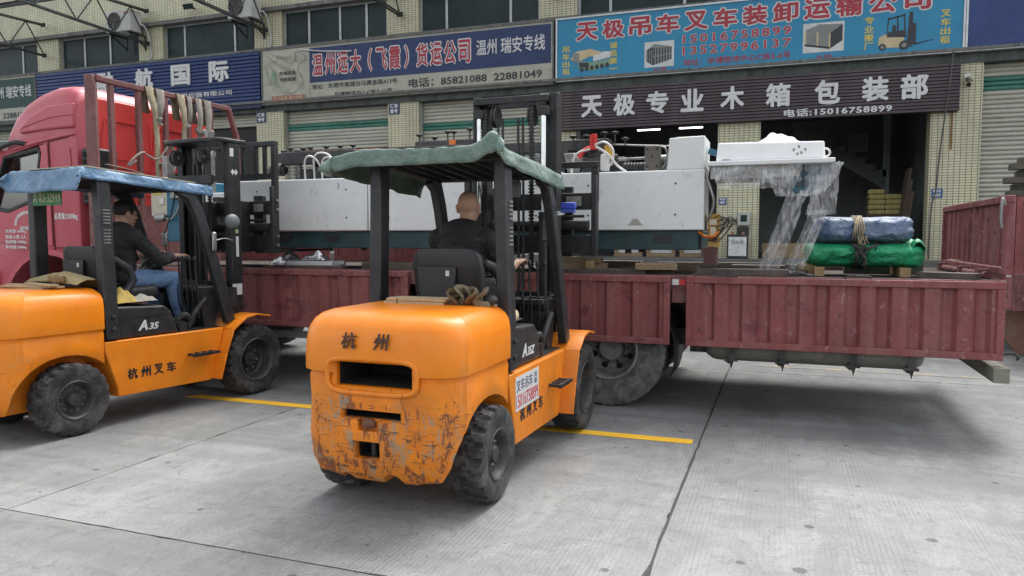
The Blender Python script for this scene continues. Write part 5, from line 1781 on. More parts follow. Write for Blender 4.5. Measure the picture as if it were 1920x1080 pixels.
def roll(x0, x1, yc, zc, ry, rz, seed, layers=True, n=56, m=44):
    secs = []
    for i in range(m + 1):
        u = i / m
        x = x0 + (x1 - x0) * u
        e = min(1, min(u, 1 - u) * 14) ** .4
        ring = []
        for k in range(n):
            a = 2 * math.pi * k / n
            nn = noise.noise(Vector((x * 2.2 + seed, math.cos(a) * 1.3, math.sin(a) * 1.3 + seed)))
            n2 = noise.noise(Vector((x * 7 + seed, math.cos(a) * 3, math.sin(a) * 3 + seed)))
            pinch = 1 - .05 * math.exp(-((u - .42) / .04) ** 2)
            cr = abs(noise.noise(Vector((x * 4.5 + seed, a * 1.6, seed))))
            k2 = (e * .28 + .72) * (1.03 + .10 * nn + .05 * n2 - .16 * max(0, .25 - cr)) * pinch
            ca, sa = math.cos(a), math.sin(a)
            sq = 1.0 / max(abs(ca) ** 3 + abs(sa) ** 3, .5) ** (1 / 3.)
            ring.append((x + .012 * n2, yc + ry * ca * k2 * sq * .94, max(zc + rz * sa * k2 * sq * .94, zc - rz * .97)))
        secs.append(ring)
    return MB().loft(secs)


M_ROPE = pm('rope', (.34, .28, .19), .9, var=.3, vs=40)
gr = thing('tarpaulin_roll', 'bright green rolled tarpaulin bound with a black strap on wooden blocks', 'tarpaulin', (.65, 7.15, 1.29))
roll(.20, 1.12, 7.15, 1.40, .27, .107, 4).obj('roll', M_TG, gr, smooth=60)
MB().grid(lambda u, v: (1.0 + .13 * u, 6.9 + .5 * v, 1.42 + .12 * u * (1 - u) * 3 + .03 * math.sin(v * 9)), 6, 8).obj('loose_flap', M_TG, gr, smooth=60, solid=.004)
bs_ = MB()
for dx in (0, .05):
    bs_.tube([(.60 + dx, 7.15 + .30 * math.cos(a), 1.40 + .122 * math.sin(a)) for a in [R(130 + 20 * k) for k in range(12)]], .02, 6, flat=.35)
bs_.tube([(.66, 6.87, 1.47), (.62, 6.865, 1.42), (.66, 6.86, 1.37), (.65, 6.86, 1.31)], .03, 6, flat=.4)
bs_.tube([(.56, 6.885, 1.49), (.61, 6.87, 1.46), (.64, 6.86, 1.42), (.69, 6.865, 1.46), (.76, 6.885, 1.49)], .026, 6, flat=.4)
bs_.obj('strap', pm('black_webbing', (.03, .03, .03), .8, dirt=.4, dcol=(.1, .1, .09)), gr, smooth=60)
bl = thing('tarpaulin_roll', 'faded blue rolled tarpaulin tied with rope on top of the green one', 'tarpaulin', (.65, 7.12, 1.505))
roll(.275, 1.03, 7.12, 1.617, .22, .112, 9).obj('roll', M_TB, bl, smooth=60)
for rr in (.9, .7, .5):
    e = MB()
    e.tube([(.272 - .004 * rr, 7.12 + .2 * rr * math.cos(a), 1.617 + .10 * rr * math.sin(a)) for a in [k * .35 for k in range(19)]], .010, 6)
    e.obj('roll_layer', M_TB, bl, smooth=60)
rp = MB()
for k in range(6):
    x = .575 + k * .014
    rp.tube([(x + .006 * math.sin(a * 3 + k), 7.12 + .235 * math.cos(a), 1.617 + .118 * math.sin(a)) for a in [j * .3 for j in range(22)]], .006, 5)
for k in range(9):
    x = .60 + .01 * k
    rp.tube([(x, 6.888, 1.56), (x + random.uniform(-.03, .03), 6.875, 1.50 + random.uniform(-.02, .03))], .003, 4)
rp.obj('rope', M_ROPE, bl, smooth=60)
M_BLOCK = wood_mat('block_wood', (.40, .27, .13))
for i, (x, y) in enumerate(((.31, 6.90), (.97, 6.92))):
    MB().box(x - .04, x + .04, y - .05, y + .55, DK + .003, DK + .082).solo('wooden_block', M_BLOCK, ['left', 'right'][i] + ' wooden block under the green tarpaulin roll', 'wood block', 'blocks under the green roll', bevel=.004)
M_SB = pm('rusty_steel_bar', (.10, .085, .075), .7, .3, var=.4, dirt=.5, dcol=(.16, .13, .11))
MB().box(-.70, .06, 6.70, 6.82, DK + .002, DK + .06).solo('steel_beam', M_SB, 'dark steel beam lying along the deck edge right of the gap', 'steel beam', bevel=.004)
MB().box(-.50, .22, 6.95, 7.05, DK + .002, DK + .05, rot=(0, 0, R(3))).solo('steel_beam', M_SB, 'second dark steel beam lying behind the first on the deck', 'steel beam', bevel=.004)
MB().box(.03, .14, 6.86, 6.96, DK + .002, DK + .10).solo('square_tube', M_SB, 'short square steel tube end beside the plastic film on deck', 'steel tube', bevel=.004)
MB().box(.14, .30, 7.0, 7.1, DK + .002, DK + .11, rot=(0, 0, R(8))).solo('wooden_block', M_BLOCK, 'pale wooden block on the deck behind the film tail', 'wood block', bevel=.004)
MB().box(.55, 1.2, 7.5, 7.62, DK + .002, DK + .10).solo('timber', pm('mossy_timber', (.08, .10, .08), .9), 'dark timber behind the green tarpaulin roll', 'timber', bevel=.004)
MB().box(1.05, 1.50, 6.80, 6.93, DK + .002, DK + .05, rot=(0, 0, R(-28))).solo('steel_bracket', M_SB, 'rusty steel bracket lying on the deck below the tailgate', 'bracket', bevel=.004)
M_PLANK = wood_mat('plank_pale', (.34, .25, .15))
M_PLANKG = wood_mat('plank_grey', (.13, .108, .09))
pl = [(-1.92, -1.15, 6.66, 6.78, .0, .04, 2, M_PLANKG, 'grey weathered plank along the deck edge right of the forklift'),
      (-1.75, -.92, 6.80, 6.92, .0, .035, -2, M_PLANKG, 'second grey plank on the deck behind the edge plank'),
      (-1.25, -.88, 6.66, 6.80, .041, .06, 12, M_PLANK, 'splintered pale plank end sticking out near the panel gap'),
      (-2.05, -1.55, 6.85, 6.95, .0, .09, 8, M_PLANK, 'pale timber under the fork carriage of the green-roofed forklift'),
      (-2.0, -1.6, 6.86, 6.96, .091, .05, -6, M_PLANK, 'upper pale timber leaning on the one under the fork carriage'),
      (-1.72, -1.64, 6.72, 6.80, .041, .075, 10, M_BLOCK, 'small wooden block end beside the pale timbers'),
      (-4.1, -3.5, 6.70, 6.84, .0, .07, 4, pm('charred_wood', (.09, .07, .055), .95, var=.5), 'dark weathered timber left of the green-roofed forklift post'),
      (-5.3, -4.3, 6.62, 6.74, .0, .035, -2, pm('rust_plank', (.10, .065, .05), .9, var=.5), 'thin rusty strip lying along the deck edge left'),
      (-3.4, -2.6, 6.68, 6.80, .0, .04, 3, M_PLANKG, 'grey plank behind the green-roofed forklift seat on the deck'),
      (-1.5, -.75, 7.3, 7.42, .0, .05, 5, M_PLANK, 'pale plank across the deck under the right end of the machine'),
      (-.45, .35, 7.35, 7.5, .0, .07, -7, M_PLANKG, 'grey plank behind the film tails on the deck'),
      (-1.3, -.2, 8.3, 8.44, .0, .06, 3, M_PLANKG, 'long grey plank at the far side of the deck'),
      (-2.4, -1.4, 7.9, 8.05, .0, .08, -4, M_PLANKG, 'grey timber at the far side of the deck below the machine'),
      (.2, 1.3, 8.2, 8.32, .0, .07, 4, pm('charred_wood', (.09, .07, .055), .95, var=.5), 'dark timber at the far deck side behind the tarpaulin rolls'),
      (-3.3, -2.5, 6.95, 7.1, .0, .06, -4, M_PLANK, 'pale plank behind the grey one by the forklift seat')]
for x0, x1, y0, y1, dz, th, rz, m, lab in pl:
    MB().box(x0, x1, y0, y1, DK + .002 + dz, DK + .002 + dz + th, rot=(0, 0, R(rz))).solo('plank', m, lab, 'plank', bevel=.004)
t = thing('white_frame', 'white metal frame piece lying on the deck beside the left mast', 'frame', (-4.75, 6.85, DK))
for y in (6.72, 6.95):
    MB().box(-5.05, -4.48, y, y + .04, DK + .003, DK + .08).obj('rail', pm('white_metal', (.55, .56, .56), .4), t, bevel=.003)
MB().box(-5.05, -4.48, 6.761, 6.949, DK + .03, DK + .045).obj('web', pm('white_metal', (.55, .56, .56), .4), t)
FOIL = pm('foil', (.65, .66, .67), .25, .8, var=.1, bump=.6, bs=25)
MB().grid(bag_surface(-5.32, -4.95, 6.7, 7.0, DK + .004, .12, .9, 6), 16, 12).solo('foil_bundle', FOIL, 'crumpled silvery foil bundle on the deck left of the white frame', 'foil', smooth=50, solid=.003)
MB().grid(bag_surface(-4.9, -4.6, 6.76, 6.9, DK + .09, .07, .9, 9), 14, 8).solo('foil_bundle', FOIL, 'small silvery foil scrap on top of the white frame', 'foil', smooth=50, solid=.003)
MB().box(-3.75, -2.9, 7.6, 8.0, DK + .002, DK + .22).solo('glass_box', pm('pale_acrylic', (.35, .42, .42), .25), 'pale greenish box on the deck behind the green-roofed forklift seat', 'box', bevel=.006)
# ================================================================== forklifts
M_FB = pm('forklift_black', (.028, .030, .033), .42, .1, var=.35, vs=8, dirt=.4, dcol=(.075, .07, .065), ds=7, bump=.08)
M_FBD = pm('mast_black', (.026, .027, .029), .5, .3, var=.4, vs=10, dirt=.4, dcol=(.06, .055, .05), ds=8)
M_GREASE = pm('greasy_steel', (.03, .03, .03), .35, .5, var=.4, vs=20)
M_CHROME = pm('chrome_rod', (.62, .63, .63), .15, 1.0, var=.08)
M_SEAT = pm('seat_vinyl', (.024, .026, .028), .5, var=.25, vs=14, dirt=.3, dcol=(.07, .065, .06), bump=.12, bs=90)
M_STICK = pm('sticker_white', (.60, .61, .60), .5, var=.06, dirt=.25, ds=14)
M_SLOTSHADE = pm('slot_shade', (.012, .011, .010), .9)  # near-black colour standing in for the shade inside the counterweight slots
FW_R, RW_R = .345, .285
rear_tyre = tyre_mesh(RW_R, .20, .155, 20, M_TYRE, depth=.020)
front_tyre = tyre_mesh(FW_R, .235, .215, 26, M_TYRE, depth=.018)
rear_rim = MB().lathe([(.092, .155), (.098, .148), (.090, .138), (.07, .130), (.035, .118), (.030, .060), (.060, .055), (.078, .045), (.082, .0)], (0, 0, 0), 'X', 36, caps=False).mesh('rim', M_RIM, 30)
rear_nuts = bolts_mesh(11, .092, .036, .011, M_BOLT)
front_rim = MB().lathe([(.110, .215), (.118, .207), (.108, .195), (.085, .186), (.0, .176), (-.02, .16), (-.022, .075), (.015, .07), (.02, .0)], (0, 0, 0), 'X', 36, caps=False).mesh('rim', M_RIM, 30)
front_nuts = bolts_mesh(8, .115, -.012, .014, M_BOLT)
front_hub_nuts = bolts_mesh(8, .052, .020, .008, M_BOLT)


def fl_wheel(root, front, x, y, flip, rot=0.0):
    z = FW_R if front else RW_R
    w = inst(front_tyre if front else rear_tyre, 'wheel', root, (x, y, z), (random.uniform(0, 6), 0, (math.pi if flip else 0) + rot))
    for me, nm in (((front_rim, 'rim'), (front_nuts, 'wheel_nuts'), (front_hub_nuts, 'hub_nuts')) if front else ((rear_rim, 'rim'), (rear_nuts, 'wheel_nuts'))):
        o = bpy.data.objects.new(nm, me)
        COL.objects.link(o)
        o.parent = w
    return w


def plan(w, yb, yf, rc, z, bulge=.035, n=7):
    pts = [(w, yf, z), (w, (yf + yb + rc) / 2, z), (w, yb + rc, z)]
    for k in range(1, n + 1):
        a = R(90 * k / n)
        pts.append((w - rc + rc * math.cos(a), yb + bulge + rc - rc * math.sin(a) - bulge * 0, z))
    xr = w - rc
    for k in range(1, 8):
        u = 1 - 2 * k / 8
        pts.append((xr * u, yb + bulge * u * u, z))
    half = [(w - rc + rc * math.cos(R(90 * k / n)), yb + bulge + rc - rc * math.sin(R(90 * k / n)), z) for k in range(n, -1, -1)]
    pts += [(-x, y, zz) for x, y, zz in half]
    pts += [(-w, (yf + yb + rc) / 2, z), (-w, yf, z)]
    return pts


def counterweight_mesh(mat):
    yf = .27
    lv = [(.205, .415, -.46, .09), (.235, .445, -.49, .10), (.32, .472, -.512, .12), (.45, .488, -.528, .15), (.62, .490, -.530, .18), (.775, .492, -.532, .17), (.785, .486, -.526, .17), (.800, .486, -.526, .17), (.812, .507, -.549, .17), (.90, .507, -.546, .17), (.99, .506, -.54, .18), (1.05, .496, -.525, .18), (1.09, .475, -.498, .17), (1.118, .445, -.462, .16), (1.135, .40, -.415, .14), (1.142, .34, -.36, .12)]
    b = MB().loft([plan(w, yb, yf - (.02 if z > 1.1 else 0), rc, z) for z, w, yb, rc in lv])
    cut = []
    arch = [(-.46, 0)] + [(-.035 - .41 * math.cos(R(a)), .27 + .365 * math.sin(R(a)) ** .85) for a in range(2, 180, 11)] + [(.42, 0)]
    for s_ in (1, -1):
        cut.append(MB().prism(arch, 0, .24 * s_, .8 * s_))
    def frustum(x0, x1, z0, z1, ya, e, yb):
        c = MB()
        o = [(x0 - e, ya, z0 - e * .75), (x1 + e, ya, z0 - e * .75), (x1 + e, ya, z1 + e * .75), (x0 - e, ya, z1 + e * .75)]
        i = [(x0, yb, z0), (x1, yb, z0), (x1, yb, z1), (x0, yb, z1)]
        return c.add(o + i, [(3, 2, 1, 0), (4, 5, 6, 7), (0, 1, 5, 4), (1, 2, 6, 5), (2, 3, 7, 6), (3, 0, 4, 7)])
    cut.append(frustum(-.235, .235, .735, .868, -.62, .075, -.495))
    cut.append(MB().box(-.2349, .2349, -.50, -.12, .7351, .8679))
    cut.append(frustum(-.19, .17, .562, .606, -.60, .045, -.50))
    cut.append(MB().box(-.1899, .1699, -.51, -.30, .5621, .6059))
    cut.append(MB().box(-.085, .045, -.60, -.49, .50, .57))
    cut.append(frustum(-.12, .04, .335, .435, -.58, .02, -.49))
    cut.append(MB().box(-.1199, .0399, -.50, -.36, .3351, .4349))
    cut.append(MB().cyl((-.19, -.7, .205), (-.19, -.25, .205), .038, 14))
    cut.append(MB().cyl((.105, -.7, .20), (.105, -.25, .20), .062, 16))
    return boolean(b, cut, mat, 32, 'counterweight', .007)


def chassis_mb():
    b = MB()
    prof = [(.275, .70), (.275, .63), (.30, .54), (.37, .31), (.375, .235), (1.30, .215), (1.335, .235), (1.47, .66), (1.47, .695), (1.02, .695)]
    pin = [(.275, .70), (.275, .63), (.30, .54), (.37, .31), (.375, .235), (1.30, .215), (1.335, .235), (1.47, .66), (1.47, .695), (1.02, .695)]
    secs = []
    for x in (-.50, .50):
        secs.append([(x, y, z) for y, z in prof])
    return b.loft(secs)


def forklift(cfg):
    th = -R(cfg['heading'])
    ox, oy = cfg['loc']
    root = thing('forklift', cfg['label'], 'forklift', (ox, oy, 0), th, off=(0, 0, 0), group='orange forklifts')
    OR = orange_mat(cfg['key'] + '_orange_casting', cfg['wear'], cfg['seed'])
    ORS = orange_mat(cfg['key'] + '_orange_sheet', cfg['wear'] * .8, cfg['seed'] + 3, False)
    me = counterweight_mesh(OR)
    cwt = bpy.data.objects.new('counterweight', me)
    COL.objects.link(cwt)
    cwt.parent = root
    rim_ = []
    for k in range(40):
        a = 2 * math.pi * k / 40
        ca, sa = math.cos(a), math.sin(a)
        q = 1 / (abs(ca) ** 5 + abs(sa) ** 5) ** .2
        x = .275 * ca * q
        rim_.append((x, -.527 + .09 * x * x, .80 + .094 * sa * q))
    rim_.append(rim_[0])
    MB().tube(rim_, .016, 8, cap=False, up=(0, 1, 0)).obj('slot_rim', OR, cwt, smooth=70)
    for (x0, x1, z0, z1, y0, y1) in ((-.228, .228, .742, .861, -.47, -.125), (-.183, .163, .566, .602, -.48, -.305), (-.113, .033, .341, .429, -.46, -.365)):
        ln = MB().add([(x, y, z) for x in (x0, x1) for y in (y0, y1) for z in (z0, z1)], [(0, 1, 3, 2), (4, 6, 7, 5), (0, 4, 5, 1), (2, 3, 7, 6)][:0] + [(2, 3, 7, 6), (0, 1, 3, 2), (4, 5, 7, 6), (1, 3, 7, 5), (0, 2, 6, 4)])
        ln.obj('slot_shade_liner', M_SLOTSHADE, cwt)  # added black box that paints the slot interior as deep shade
    MB().cyl((-.04, -.43, .30), (-.04, -.43, .47), .016).obj('tow_pin', M_RIM, cwt)
    MB().ell((-.02, -.515, .54), (.04, .025, .028)).obj('pin_head', pm('rust_pin', (.16, .07, .04), .8), cwt, smooth=60)
    M_EMB = pm('embossed_rust', (.10, .05, .03), .8, var=.4, vs=20)
    for ch, xa in zip('杭州', (-.165, .035)):
        text(ch, xa, xa + .095, .955, 1.045, 0, M_EMB, cwt, .02, .006, 'embossed_character', org=(0, -.648, 0), az=(0, .10, .995), shear=.15)
    ch = chassis_mb().obj('chassis', ORS, root, bevel=.008)
    for s_ in (1, -1):
        fp = [(1.335, .225), (1.41, .46), (1.50, .675), (1.66, .775), (1.80, .795), (1.97, .765)]
        f = MB()
        for (a, c), (d, e) in zip(fp[:-1], fp[1:]):
            f.add([(.30 * s_, a, c), (.61 * s_, a, c), (.61 * s_, d, e), (.30 * s_, d, e)], [(0, 1, 2, 3)])
        fo_ = f.obj('fender', ORS, root, solid=.018, bevel=.004)
        MB().prism([(1.345, .235), (1.42, .46), (1.51, .665), (1.66, .76), (1.80, .78), (1.80, .70), (1.52, .60), (1.43, .24)], 0, .29 * s_, .301 * s_).obj('fender_inner', ORS, fo_)
        stp = MB()
        for k in range(4):
            stp.box(.501 * s_ if s_ > 0 else -.60, .60 if s_ > 0 else -.501, 1.06 + k * .075, 1.085 + k * .075, .478, .50)
        stp.box(.575 * s_ if s_ > 0 else -.60, .60 if s_ > 0 else -.575, 1.05, 1.34, .474, .498)
        stp.obj('step', M_DARKM, root)
    fl_wheel(root, True, .475, 1.80, False)
    fl_wheel(root, True, -.475, 1.80, True)
    fl_wheel(root, False, .44, 0, False, R(cfg['steer']))
    fl_wheel(root, False, -.44, 0, True, R(cfg['steer']))
    MB().box(-.34, .34, -.09, .09, .22, .38).box(-.2, .2, -.2, .25, .30, .55).obj('steer_axle', M_DARKM, root)
    MB().cyl((-.36, 1.80, FW_R), (.36, 1.80, FW_R), .11).obj('drive_axle', M_DARKM, root, smooth=40)
    # engine hood
    hp = [(.29, .705), (.29, .985), (.86, .955), (.93, .90), (1.005, .70)]
    hood = MB().prism(hp, 0, -.465, .465).obj('engine_hood', M_FB, root, bevel=.02, seg=3)
    MB().box(.462, .468, .30, .94, .872, .877).obj('hood_seam', M_BLK, hood)
    MB().box(-.40, .40, .30, .80, .986, .998).obj('hood_top', M_SEAT, hood, bevel=.008)
    text(cfg['model'][0], .60, .69, .755, .845, 0, M_STICK, hood, .04, .002, org=(.4655, 0, 0), ax=(0, 1, 0), shear=.25)
    text(cfg['model'][1:], .70, .70 + .05 * len(cfg['model'][1:]), .755, .815, 0, M_STICK, hood, .04, .002, org=(.4655, 0, 0), ax=(0, 1, 0), shear=.25)
    M_LET = pm('black_lettering', (.02, .02, .022), .5)
    for k, c in enumerate('杭州叉车'):
        if cfg['sticker'] and k < 1: pass
        text(c, .46 + k * .125, .555 + k * .125, .36 + .012 * k * 0, .455, 0, M_LET, ch, .035, .002, 'character', org=(.5005, 0, 0), ax=(0, 1, 0))
    if cfg['sticker']:
        sk = MB().box(.5012, .5032, .37, .83, .445, .665).obj('phone_sticker', M_STICK, root)
        text('叉车吊车', .385, .70, .565, .645, 0, pm('sticker_blue', (.03, .035, .12), .5), sk, .012, .001, org=(.5034, 0, 0), ax=(0, 1, 0))
        for q, c in ((.608, '出'), (.565, '租')):
            text(c, .735, .79, q, q + .037, 0, pm('sticker_blue', (.03, .035, .12), .5), sk, .012, .001, org=(.5034, 0, 0), ax=(0, 1, 0))
        text('15016758899', .385, .815, .46, .55, 0, pm('sticker_red', (.50, .03, .06), .5), sk, .015, .001, org=(.5034, 0, 0), ax=(0, 1, 0))
    # overhead guard
    M_G = M_FB
    gd = None
    for s_ in (1, -1):
        b = MB().loft([[(s_ * (x - .042), y0, z), (s_ * (x + .042), y0, z), (s_ * (x + .042), y1, z), (s_ * (x - .042), y1, z)] for x, y0, y1, z in ((.462, .295, .405, .715), (.455, .28, .40, 1.1), (.43, .27, .39, 2.03))])
        o = b.obj('rear_post', M_G, root, bevel=.012)
        v_ = MB()
        for z0 in (1.50, 1.66):
            for k in range(5):
                zc = z0 + k * .026
                v_.box(.484 * s_ - .004, .484 * s_ + .004, .305, .365, zc, zc + .011)
        v_.obj('vent_slots', M_RIMG, o)
        bo = MB()
        for z in (.80, .90):
            bo.lathe([(0, .018), (.012, .018), (.016, .010)], (.502, .35, z), 'X', 10) if s_ > 0 else None
        if s_ > 0: bo.obj('bolts', M_DARKM, o)
        fp = [(.465, 1.57, .74), (.463, 1.50, 1.0), (.455, 1.36, 1.45), (.447, 1.25, 1.78), (.44, 1.17, 1.93), (.432, 1.06, 1.985)]
        secs = []
        for i, (x, y, z) in enumerate(fp):
            p, q = fp[max(i - 1, 0)], fp[min(i + 1, 5)]
            d = Vector((0, q[1] - p[1], q[2] - p[2])).normalized()
            nn = Vector((0, d.z, -d.y)) * .052
            secs.append([(s_ * (x - .035), y - nn.y, z - nn.z), (s_ * (x + .035), y - nn.y, z - nn.z), (s_ * (x + .035), y + nn.y, z + nn.z), (s_ * (x - .035), y + nn.y, z + nn.z)])
        MB().loft(secs).obj('front_post', M_G, root, smooth=40, bevel=.01)
        MB().bar((s_ * .425, .27, 2.045), (s_ * .425, 1.20, 1.985), .06, .05).obj('roof_side_rail', M_G, root, bevel=.008)
    MB().box(-.395, .395, .275, .335, 2.02, 2.065).obj('roof_rear_rail', M_G, root, bevel=.006)
    MB().box(-.395, .395, 1.14, 1.20, 1.965, 2.01).obj('roof_front_rail', M_G, root, bevel=.006)
    for k in range(7):
        x = -.33 + k * .11
        MB().bar((x, .336, 2.045), (x, 1.139, 1.99), .022, .035).obj('roof_bar', M_G, root)
    # seat
    sb = MB()
    secs = []
    for z, y0, y1, w in ((1.03, .50, .64, .20), (1.10, .46, .62, .235), (1.20, .425, .57, .25), (1.34, .40, .53, .25), (1.43, .385, .50, .235), (1.475, .395, .47, .19)):
        secs.append([(w * math.cos(a) if abs(math.cos(a)) < .99 else w * math.copysign(1, math.cos(a)), (y0 + y1) / 2 + (y1 - y0) / 2 * math.sin(a), z) for a in [2 * math.pi * k / 28 for k in range(28)]])
    def sqr(sec):
        out = []
        cx = sum(p[0] for p in sec) / len(sec); cy = sum(p[1] for p in sec) / len(sec)
        hx = max(p[0] for p in sec) - cx; hy = max(p[1] for p in sec) - cy
        for x, y, z in sec:
            u, v = (x - cx) / hx, (y - cy) / hy
            k = 1 / max((abs(u) ** 4 + abs(v) ** 4) ** .25, .01)
            out.append((cx + u * k * hx, cy + v * k * hy, z))
        return out
    seat = MB().loft([sqr(s_) for s_ in secs]).obj('seat_back', M_SEAT, root, smooth=50)
    MB().prism([(-.17, 1.10), (.07, 1.10), (.09, 1.36), (-.19, 1.36)], 1, .375, .395).obj('back_pocket', M_SEAT, seat, bevel=.008)
    MB().box(.02, .045, .370, .3745, 1.30, 1.335).obj('label', M_STICK, seat)
    MB().box(-.24, .24, .52, 1.0, 1.0, 1.12).obj('seat_cushion', M_SEAT, root, bevel=.045, seg=3)
    for s_ in (1, -1):
        MB().tube([(s_ * .24, .50, 1.38), (s_ * .275, .54, 1.36), (s_ * .285, .66, 1.28), (s_ * .285, .70, 1.18), (s_ * .275, .64, 1.08), (s_ * .25, .52, 1.08)], [.03, .032, .034, .034, .034, .03], 10).obj('hip_restraint', M_SEAT, seat, smooth=60)
    # dash, steering, levers
    MB().prism([(1.46, .70), (1.34, .70), (1.30, 1.0), (1.24, 1.05), (1.24, 1.09), (1.50, 1.085), (1.53, .9)], 0, -.40, .40).obj('dashboard', M_FB, root, bevel=.01)
    MB().lathe([(0, .045), (.012, .045), (.012, .036), (.004, .03)], (.30, 1.36, 1.09), 'Z', 16).box(.22, .38, 1.30, 1.43, 1.089, 1.097).obj('cup_holder', M_BLK, root, smooth=40)
    MB().box(-.46, .46, .98, 1.46, .696, .708).obj('floor_mat', M_SEAT, root)
    sw = MB().cyl((-.03, 1.40, .95), (-.05, 1.19, 1.30), .03).obj('steering_column', M_FB, root, smooth=40)
    ax_ = Vector((-.02, -.21, .35)).normalized()
    u_ = ax_.cross(Vector((1, 0, 0))).normalized()
    w_ = ax_.cross(u_).normalized()
    c_ = Vector((-.05, 1.18, 1.325))
    stw = MB().tube([c_ + u_ * (.155 * math.cos(a)) + w_ * (.155 * math.sin(a)) for a in [k * .2618 for k in range(25)]], .014, 8)
    for a in (0.3, 2.4, 4.5):
        stw.bar(c_, c_ + u_ * (.15 * math.cos(a)) + w_ * (.15 * math.sin(a)), .03, .012)
    stw.ell(c_, (.035, .035, .03))
    stw.obj('steering_wheel', M_BLK, root, smooth=50)
    for k in range(4):
        x, y = .25 + k * .055, 1.22 + .015 * k
        lv = MB().tube([(x, y, .80), (x + .01, y - .01, 1.0), (x - .005, y - .02, 1.22), (x, y - .03, 1.34)], .008, 6)
        lv.ell((x, y - .03, 1.355), (.016, .016, .024))
        lv.obj('control_lever', M_BLK, root, smooth=60)
    for k in range(3):
        MB().tube([(.18 + k * .06, 1.27, .72), (.17 + k * .06, 1.20, .95), (.20 + k * .06, 1.17, 1.12)], .006, 6).obj('cable', M_BLK, root, smooth=60)
    MB().tube([(.36, 1.02, .71), (.38, 1.06, .80), (.41, 1.12, .84), (.40, 1.2, .76)], .03, 8).cyl((.37, 1.05, .75), (.46, 1.05, .75), .045).obj('hose_bundle', M_DARKM, root, smooth=60)
    MB().tube([(.40, 1.16, .72), (.42, 1.22, .86), (.43, 1.33, .98)], .028, 8).obj('tilt_hose', M_BLK, root, smooth=60)
    # mast
    zt = cfg['mast_top']
    ms = MB()
    for s_ in (1, -1):
        ms.box(.335 * s_ if s_ > 0 else -.36, .36 if s_ > 0 else -.335, 1.70, 1.83, .08, zt)
        ms.box(.295 * s_ if s_ > 0 else -.334, .334 if s_ > 0 else -.295, 1.70, 1.72, .08, zt).box(.295 * s_ if s_ > 0 else -.334, .334 if s_ > 0 else -.295, 1.81, 1.83, .08, zt)
    mast = ms.obj('outer_mast', M_FBD, root, bevel=.004)
    im = MB()
    for s_ in (1, -1):
        im.box(.255 * s_ if s_ > 0 else -.29, .29 if s_ > 0 else -.255, 1.74, 1.87, .5, zt - .01)
    im.obj('inner_mast', M_GREASE, mast)
    for z in (.30, 1.0):
        MB().box(-.334, .334, 1.63, 1.659, z, z + .12).obj('cross_member', M_FBD, mast, bevel=.005)
    if cfg['tall']:
        MB().box(-.335, .30, 1.64, 1.90, zt - .075, zt - .02).obj('top_cross_head', M_FBD, mast, bevel=.006)
        for s_ in (-1, 1):
            MB().box(.272 * s_ - .045, .272 * s_ + .045, 1.60, 1.655, zt - .19, zt - .12).obj('rod_clamp', M_FBD, mast, bevel=.006)
            MB().cyl((.272 * s_, 1.625, 1.75), (.272 * s_, 1.625, zt - .19), .021, 14).obj('lift_rod', M_CHROME, mast, smooth=50)
            MB().cyl((.272 * s_, 1.625, .35), (.272 * s_, 1.625, 1.749), .036, 14).obj('lift_cylinder', M_FBD, mast, smooth=50)
            x = .155 * s_
            MB().lathe([(-.02, .085), (-.008, .085), (-.006, .07), (.006, .07), (.008, .085), (.02, .085)], (x - .04 * s_ * 0, 1.70, zt - .17), 'X', 20).obj('sheave', M_RIM, mast, smooth=40)
        chz = (1.30, zt - .12)
        chx = (-.22, .175)
        rods = (-.10, -.06, .07, .11)
    else:
        tp = [(-.42, 1.62), (-.36, 1.56), (-.15, 1.53), (.15, 1.53), (.34, 1.57), (.38, 1.64), (.38, 1.92), (-.42, 1.92)]
        MB().prism(tp, 2, zt + .002, zt + .042).obj('top_plate', M_FBD, mast, bevel=.01)
        MB().box(-.34, .25, 1.59, 1.625, zt - .40, zt - .31).obj('cross_member', M_FBD, mast, bevel=.005)
        for x in (-.26, .10):
            MB().lathe([(-.03, .075), (-.014, .078), (-.01, .055), (.01, .055), (.014, .078), (.03, .075)], (x, 1.62, zt - .13), 'X', 22).obj('sheave', M_RIM, mast, smooth=40)
            MB().lathe([(.03, .02), (.045, .018)], (x, 1.62, zt - .13), 'X', 12).obj('sheave_pin', M_BOLT, mast)
        MB().cyl((-.02, 1.66, .4), (-.02, 1.66, zt - .05), .045, 14).obj('lift_cylinder', M_FBD, mast, smooth=50)
        pv = MB().box(.3605, .372, 1.70, 1.84, .25, zt).obj('mast_side_plate', M_FBD, mast, bevel=.004)
        MB().box(.3722, .3732, 1.715, 1.76, zt - .13, zt - .05).obj('sticker', M_STICK, mast)
        dmd = MB()
        for q in (0, .04):
            dmd.prism([(1.722 + q, zt - .28), (1.746 + q, zt - .25), (1.77 + q, zt - .28), (1.746 + q, zt - .31)], 0, .3722, .3734)
        dmd.obj('diamond_emblem', M_STICK, mast)
        MB().box(.3722, .3732, 1.765, 1.80, 1.36, 1.56).obj('sticker', M_STICK, mast)
        MB().box(.3722, .3732, 1.71, 1.83, .98, 1.09).obj('sticker', M_STICK, mast)
        MB().lathe([(.3722, .022), (.3732, .022)], (0, 1.78, 1.61), 'X', 12).obj('green_sticker', pm('sticker_green', (.3, .42, .2), .5), mast)
        chz = (1.0, zt - .06)
        chx = (-.20, .19)
        rods = (.0, .06, .14)
    for x in chx:
        c = MB()
        z = chz[0]
        while z < chz[1]:
            c.box(x - .022, x + .022, 1.612, 1.630, z, z + .016)
            z += .026
        c.box(x - .013, x + .013, 1.617, 1.626, chz[0], chz[1])
        c.obj('hose_chain', M_GREASE, mast)
